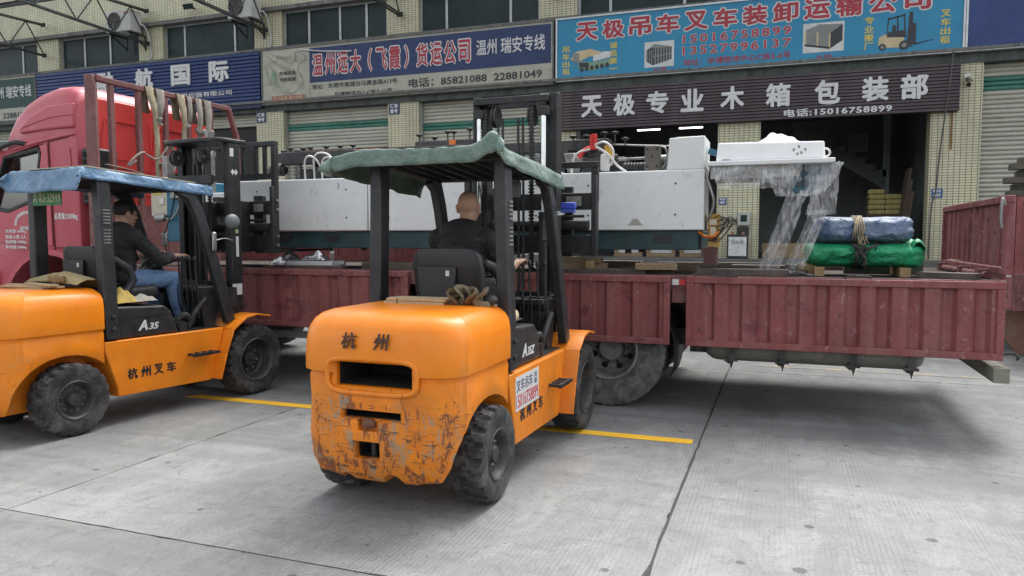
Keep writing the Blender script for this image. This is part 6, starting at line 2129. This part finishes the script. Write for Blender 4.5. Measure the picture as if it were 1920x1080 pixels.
    for x in rods:
        MB().tube([(x, 1.60, .9), (x + .01, 1.59, 1.5), (x, 1.60, zt - .2)], .011, 8).obj('hydraulic_hose', M_BLK, mast, smooth=60)
    hc = MB()
    for k in range(4):
        hc.tube([(.31, 1.58 - .02 * k, .92 + .04 * k), (.38, 1.60, 1.0 + .03 * k), (.41, 1.68, .98 - .03 * k)], .014, 7)
    hc.box(.37, .42, 1.60, 1.72, .88, 1.06).cyl((.30, 1.45, .80), (.34, 1.66, .95), .035)
    hc.obj('hydraulic_valve', M_DARKM, root, smooth=50)
    # carriage, backrest and forks
    cz = 1.40
    bt = cfg['backrest']
    cg = MB()
    cg.box(-.56, .56, 2.06, 2.12, cz + .02, cz + .17).box(-.56, .56, 2.06, 2.12, cz + .38, cz + .52)
    for s_ in (1, -1):
        cg.box(.575 * s_ - .022, .575 * s_ + .022, 2.04, 2.13, cz - .01, cz + .66)
        cg.box(.24 * s_ - .03, .24 * s_ + .03, 1.93, 2.059, cz, cz + .52)
    cgo = cg.obj('carriage', M_FBD, root, bevel=.006)
    MB().cyl((-.45, 2.085, cz + .25), (.52, 2.085, cz + .25), .045, 14).cyl((.1, 2.02, cz + .32), (.50, 2.02, cz + .325), .012, 8).obj('shift_cylinder', M_DARKM, cgo, smooth=40)
    bk = MB()
    bk.box(-.60, .60, 2.08, 2.13, bt - .05, bt)
    for s_ in (1, -1):
        bk.box(.57 * s_ - .03, .57 * s_ + .03, 2.081, 2.129, cz + .45, bt - .051)
    bko = bk.obj('load_backrest', M_FBD, root, bevel=.005)
    if bt > 2.3:
        for x in (-.40, -.22, -.04, .14, .32, .44):
            MB().box(x - .02, x + .02, 2.09, 2.12, cz + .80, bt - .052).obj('backrest_bar', M_FBD, bko)
        MB().box(-.54, .54, 2.09, 2.12, cz + .74, cz + .799).obj('backrest_rail', M_FBD, bko)
        for z in (1.47, 1.56, 1.83, 1.92):
            MB().lathe([(.598, .016), (.612, .014)], (0, 2.10, z), 'X', 10).obj('bolt', M_BOLT, cgo)
    for s_ in (1, -1):
        MB().prism([(2.135, 1.385), (3.25, 1.405), (3.25, 1.42), (2.19, 1.428), (2.185, 1.98), (2.135, 1.98)], 0, .30 * s_ - .065, .30 * s_ + .065).obj('fork', M_FBD, cgo, bevel=.006)
    MB().box(.34, .47, 2.035, 2.0395, cz + .41, cz + .49).obj('data_plate', M_RIMG, cgo)
    # mirrors
    if cfg['tall']:
        mm = MB().box(.165, .285, 1.06, 1.09, 1.83, 1.955).obj('rear_mirror', M_BLK, root, bevel=.02)
        MB().box(.215, .28, 1.054, 1.0595, 1.835, 1.95).obj('mirror_glass', glass_dark('mirror_glass', (.10, .10, .095), .1), mm)
        MB().prism([(.165, 1.835), (.212, 1.835), (.20, 1.89), (.212, 1.95), (.165, 1.95)], 1, 1.054, 1.0595).obj('orange_sticker', M_ORG, mm)
        m2 = MB().box(.37, .425, 1.30, 1.34, 1.52, 1.69).obj('side_mirror', M_BLK, root, bevel=.02)
        MB().box(.378, .417, 1.294, 1.2995, 1.53, 1.68).obj('mirror_glass', glass_dark('mirror_glass', (.10, .10, .095), .1), m2)
        MB().tube([(.44, 1.37, 1.70), (.42, 1.33, 1.70), (.40, 1.33, 1.68)], .006, 6).tube([(.42, 1.40, 1.74), (.50, 1.42, 1.73), (.50, 1.35, 1.72), (.41, 1.34, 1.72), (.42, 1.40, 1.75)], .007, 6).obj('wire_tie', M_STICK, m2, smooth=60)
    else:
        m2 = MB().box(.49, .52, 1.36, 1.41, 1.42, 1.60).obj('side_mirror', M_STEEL, root, bevel=.015)
        MB().tube([(.50, 1.40, 1.52), (.51, 1.50, 1.54), (.51, 1.60, 1.52)], .007, 6).obj('mirror_arm', M_STEEL, m2, smooth=60)
        m3 = MB().ell((.51, 1.60, 1.70), (.045, .085, .075)).obj('round_mirror', pm('mirror_shell', (.13, .14, .15), .5), root, smooth=60)
        MB().tube([(.50, 1.60, 1.64), (.50, 1.61, 1.4), (.49, 1.60, 1.22)], .007, 6).obj('mirror_stalk', M_BLK, m3, smooth=60)
        m4 = MB().box(.10, .16, 1.13, 1.17, 1.47, 1.60).obj('rear_mirror', M_STEEL, root, bevel=.015)
        MB().tube([(.13, 1.15, 1.60), (.2, 1.18, 1.8), (.22, 1.2, 1.95)], .006, 6).tube([(.13, 1.15, 1.47), (.15, 1.16, 1.36)], .006, 6).obj('mirror_stalk', M_BLK, m4, smooth=60)
        MB().box(.482, .492, 1.385, 1.40, 1.44, 1.53, rot=(R(18), 0, 0)).obj('orange_reflector', M_ORG, root)
        MB().tube([(.12, 1.2, 1.33), (.36, 1.26, 1.34), (.40, 1.26, 1.31), (.40, 1.26, 1.0)], .008, 6).tube([(.25, 1.22, 1.33), (.25, 1.22, 1.0), (.30, 1.23, 1.0), (.30, 1.23, 1.33)], .006, 6).obj('lever_guard', M_BLK, root, smooth=60)
        MB().box(-.02, .34, .20, .215, 1.865, 2.0).obj('spare', M_BLK, root) if False else None
        pt = MB().box(-.33, .06, .235, .243, 1.815, 1.935).obj('number_plate', pm('plate_green', (.01, .16, .045), .45), root)
        M_PY = pm('plate_yellow', (.55, .55, .30), .5)
        for c, xa, za in (('场', -.32, 1.885), ('内', -.32, 1.84), ('粤', -.245, 1.885), ('号', -.245, 1.84)):
            text(c, xa, xa + .05, za, za + .038, 0, M_PY, pt, .01, .001, org=(0, .2345, 0))
        text('S·32919', -.185, .05, 1.84, 1.915, 0, M_PY, pt, .01, .001, org=(0, .2345, 0))
        MB().cyl((-.135, .238, 1.935), (-.135, .30, 2.03), .006).obj('plate_wire', M_DARKM, pt)
    return root


def world_pt(cfg, p):
    th = -R(cfg['heading'])
    return (cfg['loc'][0] + math.cos(th) * p[0] - math.sin(th) * p[1], cfg['loc'][1] + math.sin(th) * p[0] + math.cos(th) * p[1], p[2])


def on_fl(cfg, name, label, cat, p, group=None):
    return thing(name, label, cat, world_pt(cfg, p), -R(cfg['heading']), off=p, group=group)


CF1 = dict(loc=(-2.06, 3.97), heading=.5, key='scuffed', wear=1.0, seed=0.0, steer=0, model='A35Z', sticker=True, mast_top=2.69, tall=True, backrest=2.18,
           label='orange forklift seen from behind with badly scuffed counterweight and green roof cover')
CF2 = dict(loc=(-5.66, 4.25), heading=7.0, key='clean', wear=.45, seed=11.0, steer=0, model='A35', sticker=False, mast_top=2.47, tall=False, backrest=2.52,
           label='orange forklift seen from its side with blue roof cover and green number plate')
F1 = forklift(CF1)
F2 = forklift(CF2)

# ------------------------------------------------------------------ tarpaulin roof covers
def cover(cfg, label, mat, y0, y1, dr, df, ds, seed, peak=None, rise=.012, left=0.0):
    """sheet over the guard roof: top, and edges hanging by dr (rear), df (front), ds (sides)"""
    t = on_fl(cfg, 'roof_cover', label, 'tarpaulin', (0, .7, 2.05))
    a = .475
    zt = lambda y: 2.085 + rise - (y - .27) * .062
    nu, nv = 46, 56
    def f(u, v):
        s_ = (u - .5) * 2 * (a + ds) - left * (1 - u) * 1.0
        q = y0 - dr + v * (y1 - y0 + dr + df)
        lim = a + (left if s_ < 0 else 0)
        ex = max(0, abs(s_) - lim)
        er = max(0, y0 - q)
        ef = max(0, q - y1)
        n1 = noise.noise(Vector((s_ * 3 + seed, q * 3, seed)))
        n2 = noise.noise(Vector((s_ * 9 + seed, q * 9, seed + 5)))
        x = max(-a - left, min(a, s_))
        y = max(y0, min(y1, q))
        hem = 1 + .16 * n1
        d = math.hypot(ex, er) if (ex and er) else max(ex, er, ef)
        z = zt(y) - d * hem * .93 + .008 * n1 + .004 * n2
        fl = .16 + .22 * noise.noise(Vector((s_ * 6, q * 6, seed + 9)))
        if ex: x += math.copysign(ex * fl + .006 * math.sin(q * 17 + seed) * min(1, ex * 14), s_)
        if er: y -= er * (.15 + .12 * n1) + .006 * math.sin(s_ * 15 + seed) * min(1, er * 14)
        if ef: y += ef * .25
        if x < -a: z -= .16 * (-a - x)
        # sag between bars, corners flaring out
        if not (ex or er or ef): z -= .012 * math.sin((max(x, -a) + a) / (2 * a) * math.pi) ** 2 + .006 * math.sin(x * 28) ** 2
        if peak:
            for (px, py, hh, rr) in peak:
                k = math.exp(-((x - px) ** 2 + (y - py) ** 2) / rr ** 2)
                z += hh * k
        if ex and er:
            x += math.copysign(.05, s_) * min(1, er * 10)
            y -= .05 * min(1, ex * 10)
            z += .05 * min(1, er * 10)
        return (x, y, z)
    MB().grid(f, nu, nv).obj('sheet', mat, t, smooth=70, solid=.004)
    return t


M_CG = tarp_mat('dull_green_canvas', (.095, .155, .125), (.30, .36, .32), .45, crease=.7, rough=.6)
M_CB = tarp_mat('pale_blue_tarp', (.085, .185, .32), (.36, .45, .52), .4, crease=.8, rough=.5)
t = cover(CF1, 'dull green canvas cover draped over the roof of the green-roofed forklift', M_CG, .14, 1.42, .12, .03, .13, 2.0, [(.44, .15, .075, .07)], left=.19)
MB().box(-.40, .38, .22, .95, 2.085, 2.096, rot=(R(-3.55), 0, 0)).obj('board', pm('cover_board', (.10, .09, .085), .8), t)
t = cover(CF2, 'faded blue tarpaulin draped over the roof of the blue-roofed forklift', M_CB, .14, 1.40, .20, .03, .10, 7.0)
MB().box(-.36, .43, .20, 1.25, 2.078, 2.088, rot=(R(-3.55), 0, 0)).obj('board', pm('tan_board', (.42, .36, .26), .8), t)

# ------------------------------------------------------------------ loose things carried on the forklifts
M_CARD = wood_mat('slat_wood', (.52, .40, .24), .75)
for i in range(6):
    z = 1.142 + (i // 3) * .018
    y = .09 + (i % 3) * .062
    t = on_fl(CF1, 'wooden_stick', '%s thin wooden strip of the %s layer behind the seat of the shaven driver' % (('rear', 'middle', 'front')[i % 3], ('lower', 'upper')[i // 3]), 'wood strip', (-.06, y, z), 'slats behind the green-roofed forklift seat')
    MB().box(-.26 + .02 * (i % 2), .15 + .015 * (i // 3), y - .026, y + .026, z, z + .015).obj('slat', M_CARD, t)
    MB().box(-.17, -.16, y - .0265, y - .0262, z + .002, z + .013).obj('nail_mark', M_RIM, t)
t = on_fl(CF1, 'webbing_bundle', 'tangled olive webbing bundle on the green-roofed forklift beside the wooden slats', 'strap', (.28, .16, 1.13))
M_OLW = pm('olive_webbing', (.17, .14, .085), .95, var=.4, vs=25, bump=.3, bs=140)
for k in range(5):
    c = Vector((.20 + .045 * k, .12 + .02 * (k % 3), 1.185 + .012 * (k % 2)))
    r = .050 + .006 * (k % 3)
    MB().tube([c + Vector((.03 * math.sin(a * 2 + k), r * math.cos(a), r * .8 * math.sin(a))) for a in [j * .42 for j in range(16)]], .026, 8, flat=.3).obj('coil', M_OLW, t, smooth=60)
MB().ell((.40, .20, 1.17), (.05, .05, .035)).obj('black_glove', M_SEAT, t, smooth=60)
t = on_fl(CF1, 'tape_roll', 'small cream paper roll lying by the green-roofed forklift hood', 'roll', (.44, .47, 1.0))
MB().lathe([(-.03, .045), (.03, .045), (.03, .02), (-.03, .02), (-.03, .045)], (.43, .48, 1.046), 'Y', 20, caps=False).obj('roll', pm('paper_cream', (.55, .45, .30), .8), t, smooth=40)
t = on_fl(CF1, 'brush_head', 'blue brush fixed on the front post of the green-roofed forklift', 'brush', (.53, 1.40, 1.76))
MB().box(.49, .60, 1.37, 1.43, 1.76, 1.81).obj('back', pm('brush_blue', (.03, .06, .42), .5), t, bevel=.01)
b = MB()
for k in range(12):
    b.box(.492 + k * .009, .497 + k * .009, 1.375, 1.425, 1.735, 1.759)
b.obj('bristles', pm('bristle_blue', (.08, .14, .5), .7), t)
# blue-roofed forklift: slats, burlap sheet, rope
for i in range(5):
    z = 1.135 + (0, .0, .017, .017, .034)[i]
    x0, x1, y, rz = ((-.30, .25, -.05, 6), (-.34, .22, .04, -4), (-.22, .34, -.03, 14), (-.38, .18, .06, 3), (-.1, .36, .0, -9))[i]
    t = on_fl(CF2, 'wooden_stick', ('lowest rear', 'lowest front', 'slanted upper rear', 'upper front', 'topmost') [i] + ' pale wooden strip lying on the blue-roofed forklift counterweight', 'wood strip', ((x0 + x1) / 2, y, z), 'slats on the blue-roofed forklift')
    MB().box(x0, x1, y - .035, y + .035, z, z + .014, rot=(0, 0, R(rz))).obj('slat', M_CARD, t)
M_BUR = tarp_mat('burlap', (.33, .27, .13), (.40, .36, .22), .4, rough=.9)
t = on_fl(CF2, 'burlap_sheet', 'folded tan burlap sheet behind the driver with glasses', 'sheet', (.10, .24, 1.13))
MB().grid(lambda u, v: (-.26 + .66 * u, .10 + .30 * v + .03 * math.sin(u * 7), 1.135 + .13 * math.sin(math.pi * min(1, .15 + v * .85)) * (1 + .25 * noise.noise(Vector((u * 4, v * 4, 3)))) * (.6 + .4 * math.sin(math.pi * u))), 20, 14).obj('sheet', M_BUR, t, smooth=60, solid=.006)
t = on_fl(CF2, 'rope_coil', 'coil of brown rope and rag on the blue-roofed forklift', 'rope', (.20, .05, 1.16))
MB().tube([(.26 + (.05 + .006 * math.sin(a)) * math.cos(a), .05 + .055 * math.sin(a), 1.20 + .01 * math.sin(3 * a) + .002 * a) for a in [k * .4 for k in range(48)]], .012, 7).obj('coil', pm('rope_brown', (.24, .16, .08), .9), t, smooth=60)
t = on_fl(CF2, 'rag', 'crumpled yellow and grey rag on the blue-roofed forklift hood beside the post', 'rag', (.40, .50, 1.0))
MB().grid(bag_surface(.30, .46, .42, .62, 1.002, .09, .8, 4), 12, 12).obj('yellow_rag', pm('rag_yellow', (.5, .36, .10), .9), t, smooth=60)
MB().grid(bag_surface(.33, .465, .58, .80, 1.002, .05, .9, 14), 12, 12).obj('grey_rag', pm('rag_grey', (.32, .30, .26), .9), t, smooth=60)
t = on_fl(CF2, 'bag', 'pink backpack lying behind the blue-roofed forklift post', 'bag', (-.30, -.38, 1.07))
MB().ell((-.34, -.28, 1.27), (.13, .10, .16)).obj('body', pm('pink_fabric', (.42, .20, .22), .8, bump=.3, bs=90), t, smooth=60)
MB().tube([(-.24, -.34, 1.14), (-.20, -.36, 1.28), (-.26, -.33, 1.40)], .014, 6).obj('strap', pm('strap_grey', (.2, .2, .2), .8), t, smooth=60)
# ================================================================== drivers
M_SKIN = pm('skin', (.44, .265, .185), .5, var=.10, vs=14, bump=.05)
M_HAIR = pm('black_hair', (.010, .009, .009), .6, var=.3, vs=60, bump=.5, bs=160)
M_STUB = pm('shaved_scalp', (.105, .075, .06), .6, var=.25, vs=18, bump=.1, bs=200)
M_JACK = tarp_mat('black_jacket_cloth', (.016, .017, .019), (.03, .03, .032), .3, crease=1.3, rough=.85)
M_POLO = tarp_mat('black_polo_cloth', (.012, .012, .014), (.022, .022, .024), .3, crease=1.1, rough=.8)
M_JEAN = tarp_mat('blue_denim', (.11, .20, .36), (.24, .34, .48), .45, crease=1.2, rough=.85)
M_DTR = tarp_mat('dark_trousers_cloth', (.018, .019, .022), (.03, .03, .03), .3, crease=1.0, rough=.85)
M_SHOE = pm('black_shoe', (.02, .02, .02), .5)


def capsule(b, p0, r0, p1, r1, n=14):
    p0, p1 = Vector(p0), Vector(p1)
    d = (p1 - p0)
    L = d.length
    d.normalize()
    path, rad = [], []
    for k in range(5):
        a = R(90 * k / 4 - 90)
        path.append(p0 + d * (r0 * math.sin(a))); rad.append(max(r0 * math.cos(a), .0005))
    for k in range(5):
        a = R(90 * k / 4)
        path.append(p1 + d * (r1 * math.sin(a))); rad.append(max(r1 * math.cos(a), .0005))
    b.tube(path, rad, n)


def limb(b, pts, grow=0.0):
    for (p, r), (q, s_) in zip(pts[:-1], pts[1:]):
        capsule(b, p, r + grow, q, s_ + grow)


def hand(b, wrist, d, palm_n, side, curl=.9, s_=1.0):
    """palm, four bent fingers and a thumb; d: pointing direction, palm_n: palm normal, side: towards the thumb"""
    w = Vector(wrist)
    d, nn, sd_ = Vector(d).normalized(), Vector(palm_n).normalized(), Vector(side).normalized()
    for k in range(4):
        o = sd_ * (.030 - .020 * k) * s_
        capsule(b, w + o * .6, .017 * s_, w + d * .085 * s_ + o, .0125 * s_, 8)
        ln = (.040, .045, .042, .033)[k] * s_
        a = w + d * .088 * s_ + o
        p = d
        for j in range(3):
            ang = curl * (.45 + .35 * j)
            p = (d * math.cos(ang) + nn * math.sin(ang)).normalized()
            c = a + p * ln * (1, .72, .6)[j]
            capsule(b, a, (.0105 - .001 * j) * s_, c, (.0098 - .001 * j) * s_, 8)
            a = c
    t0 = w + d * .02 * s_ + sd_ * .030 * s_
    t1 = t0 + (d * .5 + sd_ * .6 + nn * .35).normalized() * .038 * s_
    t2 = t1 + (d * .8 + sd_ * .1 + nn * .55).normalized() * .034 * s_
    capsule(b, t0, .015 * s_, t1, .0125 * s_, 8)
    capsule(b, t1, .012 * s_, t2, .0095 * s_, 8)


def head(b, c, f, up, sc=1.0):
    """skull, jaw, nose, brow, lips and ears; f faces forward"""
    c = Vector(c)
    f = Vector(f).normalized()
    up = Vector(up).normalized()
    r = f.cross(up).normalized()
    up = r.cross(f).normalized()
    M = Matrix((r, f, up)).transposed()
    def E(p, rad, n=18, m=12):
        q = MB().ell((0, 0, 0), rad, n, m)
        b.add([c + M @ (Vector(v) + Vector(p)) * sc for v in q.v], q.f)
    E((0, -.012, .035), (.074, .094, .085))
    E((0, .012, -.03), (.066, .078, .080))
    E((0, .038, -.072), (.046, .046, .040))
    E((0, .066, -.088), (.022, .020, .018))
    E((0, .083, .018), (.052, .018, .012))
    E((0, .097, -.006), (.010, .014, .026))
    E((0, .106, -.024), (.017, .016, .012))
    E((0, .090, -.054), (.024, .012, .007))
    E((0, .086, -.065), (.021, .012, .007))
    for s_ in (1, -1):
        E((s_ * .045, .062, -.022), (.022, .024, .020))
        E((s_ * .078, -.010, -.006), (.011, .021, .034))
        E((s_ * .084, -.018, .006), (.009, .014, .022))
        E((s_ * .030, .079, .004), (.013, .012, .009))
    return M


def put(me, name, parent):
    off = OFF[root_of(parent).name]
    for v in me.vertices: v.co -= off
    o = bpy.data.objects.new(name, me)
    COL.objects.link(o)
    o.parent = parent
    return o


def person(cfg, label, head_c, face, lean, rh, re_, rs, lh, le, ls, pelvis, knees, feet, jacket, trousers, jm, tm, bare_fore, hair):
    t = on_fl(cfg, 'person', label, 'person', (pelvis[0], pelvis[1], pelvis[2] - .13))
    P = Vector(pelvis)
    S = Vector(lean)                                                # neck base
    b = MB()
    g_ = MB()
    def torso(bb, g):
        side = Vector((1, 0, 0))
        for u, w, d in ((0, .155, .115), (.25, .145, .105), (.5, .150, .105), (.75, .170, .110), (.92, .165, .095)):
            c = P.lerp(S, u)
            q = MB().ell((0, 0, 0), (w + g, d + g, .11 + g), 18, 12)
            bb.add([c + Vector(v) for v in q.v], q.f)
        for s_, sh in ((1, rs), (-1, ls)):
            capsule(bb, S + Vector((0, 0, -.06)), .07 + g, sh, .066 + g)
    torso(b, 0)
    capsule(b, S + Vector((0, 0, -.03)), .06, Vector(head_c) + Vector((0, -.02, -.06)), .054)
    head(b, head_c, face, (0, 0, 1))
    for sh, el, ha in ((rs, re_, rh), (ls, le, lh)):
        limb(b, [(sh, .054), (Vector(sh).lerp(Vector(el), .5), .048), (el, .040)])
        limb(b, [(el, .040), (Vector(el).lerp(Vector(ha), .35), .040), (ha, .026)])
        d = (Vector(ha) - Vector(el)).normalized()
        sgn = 1 if sh is rs else -1
        hand(b, ha, (d + Vector((0, .2, -.05))).normalized(), Vector((0, .15, -1)), Vector((-sgn, .2, 0)), .8)
    for k, s_ in ((0, 1), (1, -1)):
        hip = P + Vector((.085 * s_, .02, -.03))
        limb(b, [(hip, .088), (Vector(knees[k]), .058), (Vector(feet[k]) + Vector((0, 0, .08)), .040)])
        capsule(b, Vector(feet[k]) + Vector((0, -.02, .035)), .035, Vector(feet[k]) + Vector((0, .14, .03)), .03)
    body = put(remesh(b, M_SKIN, .0066, 2, 'body'), 'body', t)
    # clothing shells
    j = MB()
    torso(j, .016)
    capsule(j, S + Vector((0, -.012, -.03)), .068, S + Vector((0, .0, .028)), .064)
    for sh, el, ha in ((rs, re_, rh), (ls, le, lh)):
        sh, el, ha = Vector(sh), Vector(el), Vector(ha)
        limb(j, [(sh, .074), (sh.lerp(el, .5), .064), (el, .058)])
        end = .30 if bare_fore else .52
        limb(j, [(el, .058), (el.lerp(ha, end), .050)])
    if jacket == 'jacket':
        q = MB().ell((0, 0, 0), (.185, .15, .12), 18, 10)
        j.add([P + Vector((0, -.01, -.02)) + Vector(v) for v in q.v], q.f)
    jo = put(remesh(j, jm, .009, 3, jacket), jacket, t)
    tr = MB()
    q = MB().ell((0, 0, 0), (.172, .135, .115), 18, 10)
    tr.add([P + Vector((0, .0, -.01)) + Vector(v) for v in q.v], q.f)
    for k, s_ in ((0, 1), (1, -1)):
        hip = P + Vector((.085 * s_, .02, -.03))
        kn, ft = Vector(knees[k]), Vector(feet[k])
        limb(tr, [(hip, .100), (hip.lerp(kn, .5), .090), (kn, .074), (kn.lerp(ft, .4), .068), (ft + Vector((0, 0, .12)), .062)])
    put(remesh(tr, tm, .009, 3, trousers), trousers, t)
    for k in range(2):
        s = MB()
        f0 = Vector(feet[k])
        capsule(s, f0 + Vector((0, -.05, .045)), .046, f0 + Vector((0, .16, .038)), .040)
        capsule(s, f0 + Vector((0, -.04, .03)), .046, f0 + Vector((0, -.01, .09)), .044)
        put(remesh(s, M_SHOE, .008, 2, 'shoe'), 'shoe', t)
    # hair as a cap following the skull
    hc = Vector(head_c)
    f = Vector(face).normalized()
    r = f.cross(Vector((0, 0, 1))).normalized()
    M = Matrix((r, f, r.cross(f))).transposed()
    h = MB()
    if hair == 'short':
        for p, rad in (((0, -.016, .045), (.081, .098, .086)), ((0, -.045, .0), (.076, .066, .075)), ((0, .03, .085), (.066, .062, .040))):
            q = MB().ell((0, 0, 0), rad, 20, 14)
            h.add([hc + M @ (Vector(v) + Vector(p)) for v in q.v], q.f)
        cut = MB()
        q = MB().ell((0, 0, 0), (.2, .10, .115), 16, 12)
        cut.add([hc + M @ (Vector(v) + Vector((0, .122, -.045))) for v in q.v], q.f)
        q = MB().box(-.2, .2, -.2, .2, -.30, -.022)
        c2 = MB().add([hc + M @ Vector(v) for v in q.v], q.f)
        me = boolean(h, [cut, c2], M_HAIR, 60, 'hair')
        o2 = bpy.data.objects.new('h', me)
        md = o2.modifiers.new('r', 'REMESH'); md.mode = 'VOXEL'; md.voxel_size = .005
        md = o2.modifiers.new('s', 'SMOOTH'); md.iterations = 4
        me2 = bake(o2)
        bpy.data.objects.remove(o2)
        me2.shade_smooth()
        if not me2.materials: me2.materials.append(M_HAIR)
        put(me2, 'hair', t)
    else:
        for p, rad in (((0, -.014, .040), (.0785, .0985, .0865)), ((0, -.03, .005), (.0760, .080, .075))):
            q = MB().ell((0, 0, 0), rad, 24, 16)
            h.add([hc + M @ (Vector(v) + Vector(p)) for v in q.v], q.f)
        cut = MB()
        q = MB().ell((0, 0, 0), (.2, .10, .12), 16, 12)
        cut.add([hc + M @ (Vector(v) + Vector((0, .12, -.055))) for v in q.v], q.f)
        q = MB().box(-.2, .2, -.2, .2, -.30, -.045)
        c2 = MB().add([hc + M @ Vector(v) for v in q.v], q.f)
        me = boolean(h, [cut, c2], M_STUB, 60, 'stubble_hair')
        put(me, 'stubble_hair', t)
    # eyes and brows
    ey = MB()
    for s_ in (1, -1):
        q = MB().ell((0, 0, 0), (.011, .006, .005), 10, 6)
        ey.add([hc + M @ (Vector(v) + Vector((s_ * .030, .0905, .003))) for v in q.v], q.f)
    ey.obj('eyes', pm('eye_dark', (.03, .025, .02), .2), t, smooth=60)
    br_ = MB()
    for s_ in (1, -1):
        br_.tube([hc + M @ Vector((s_ * .014, .100, .020)), hc + M @ Vector((s_ * .032, .098, .025)), hc + M @ Vector((s_ * .050, .086, .019))], .004, 6)
    br_.obj('eyebrows', M_HAIR, t, smooth=60)
    return t, M, hc


# left driver: profile to the right, black jacket, jeans, glasses
t, M, hc = person(CF2, 'driver in black jacket, jeans and glasses sitting in profile in the blue-roofed forklift', (.0, .845, 1.755), (.12, 1, -.05), (.0, .78, 1.60),
                  (.15, 1.27, 1.375), (.235, 1.02, 1.34), (.175, .80, 1.555), (-.12, 1.14, 1.40), (-.27, .98, 1.33), (-.175, .80, 1.555),
                  (.0, .78, 1.20), ((.15, 1.20, 1.165), (-.15, 1.20, 1.165)), ((.16, 1.27, .715), (-.16, 1.25, .715)), 'jacket', 'jeans', M_JACK, M_JEAN, False, 'short')
gl = MB()
for s_ in (1, -1):
    gl.tube([hc + M @ Vector((s_ * .034 + .024 * math.cos(a), .107, .0 + .018 * math.sin(a))) for a in [k * .45 for k in range(15)]], .0034, 5)
    gl.tube([hc + M @ Vector((s_ * .058, .105, .005)), hc + M @ Vector((s_ * .078, .06, .008)), hc + M @ Vector((s_ * .085, -.005, .004))], .0034, 5)
gl.tube([hc + M @ Vector((-.010, .108, .004)), hc + M @ Vector((.010, .108, .004))], .002, 5)
gl.obj('glasses', M_BLK, t, smooth=60)
MB().add(*[(q.v, q.f) for q in [MB().grid(lambda u, v: (.10 + .03 * math.sin(v * 5), .60 + .40 * u, 1.14 - .10 * v * (1 - .3 * u) + .03 * math.sin(u * 8)), 10, 6)]][0]).obj('jacket_hem', M_JACK, t, smooth=60, solid=.006)
# near driver: seen from behind, shaved head, black polo with grey print
t, M, hc = person(CF1, 'driver with shaved head and black printed polo seen from behind in the green-roofed forklift', (-.03, .86, 1.755), (-.10, 1, -.08), (-.05, .79, 1.59),
                  (.235, 1.12, 1.365), (.225, .92, 1.30), (.130, .80, 1.535), (-.10, 1.12, 1.36), (-.30, .93, 1.30), (-.235, .80, 1.535),
                  (-.03, .78, 1.20), ((.12, 1.18, 1.165), (-.18, 1.18, 1.165)), ((.13, 1.24, .715), (-.18, 1.24, .715)), 'polo_shirt', 'trousers', M_POLO, M_DTR, True, 'bald')
M_FAINT = pm('faint_grey_print', (.07, .07, .072), .8)
from mathutils.bvhtree import BVHTree
shirt = [c for c in t.children if c.name.startswith('polo_shirt')][0]
tree = BVHTree.FromPolygons([v.co.copy() for v in shirt.data.vertices], [tuple(p.vertices) for p in shirt.data.polygons])
offp = OFF[t.name]
for s_, xa, xb, za, zb in (('HEISAMIG', -.165, .03, 1.455, 1.495), ('MG', .085, .15, 1.52, 1.55), ('H', .17, .19, 1.42, 1.45)):
    o = text(s_, xa, xb, za, zb, 0, M_FAINT, t, .015, 0, 'shirt_print', org=(0, .4, 0))
    for v in o.data.vertices:
        h = tree.ray_cast(Vector((v.co.x, .35 - offp.y, v.co.z)), Vector((0, 1, 0)))
        if h[0] is not None: v.co.y = h[0].y - .003
# small hardware that cannot be picked apart stays joined; a thing of one mesh needs no empty
for o in COL.objects:
    if o.parent and o.name.split('.')[0] in ('wheel_nuts', 'hub_nuts', 'hand_holes', 'screws', 'vent_slots', 'bolts', 'gearing', 'cables', 'wires', 'base_openings', 'intake_grille', 'bristles', 'print', 'hose_chain', 'cross_beams', 'fan_grille', 'roll_layer', 'wire_tie', 'pressing'):
        o['kind'] = 'stuff'
for o in list(COL.objects):
    if o.type == 'EMPTY' and o.parent is None and len(o.children) == 1 and not o.children[0].children:
        c = o.children[0]
        nm = o.name
        c.parent = None
        c.location = o.location
        c.rotation_euler = o.rotation_euler
        for k in ('label', 'category', 'group'):
            if k in o: c[k] = o[k]
        bpy.data.objects.remove(o)
        c.name = nm
bpy.data.scenes.remove(TMP)
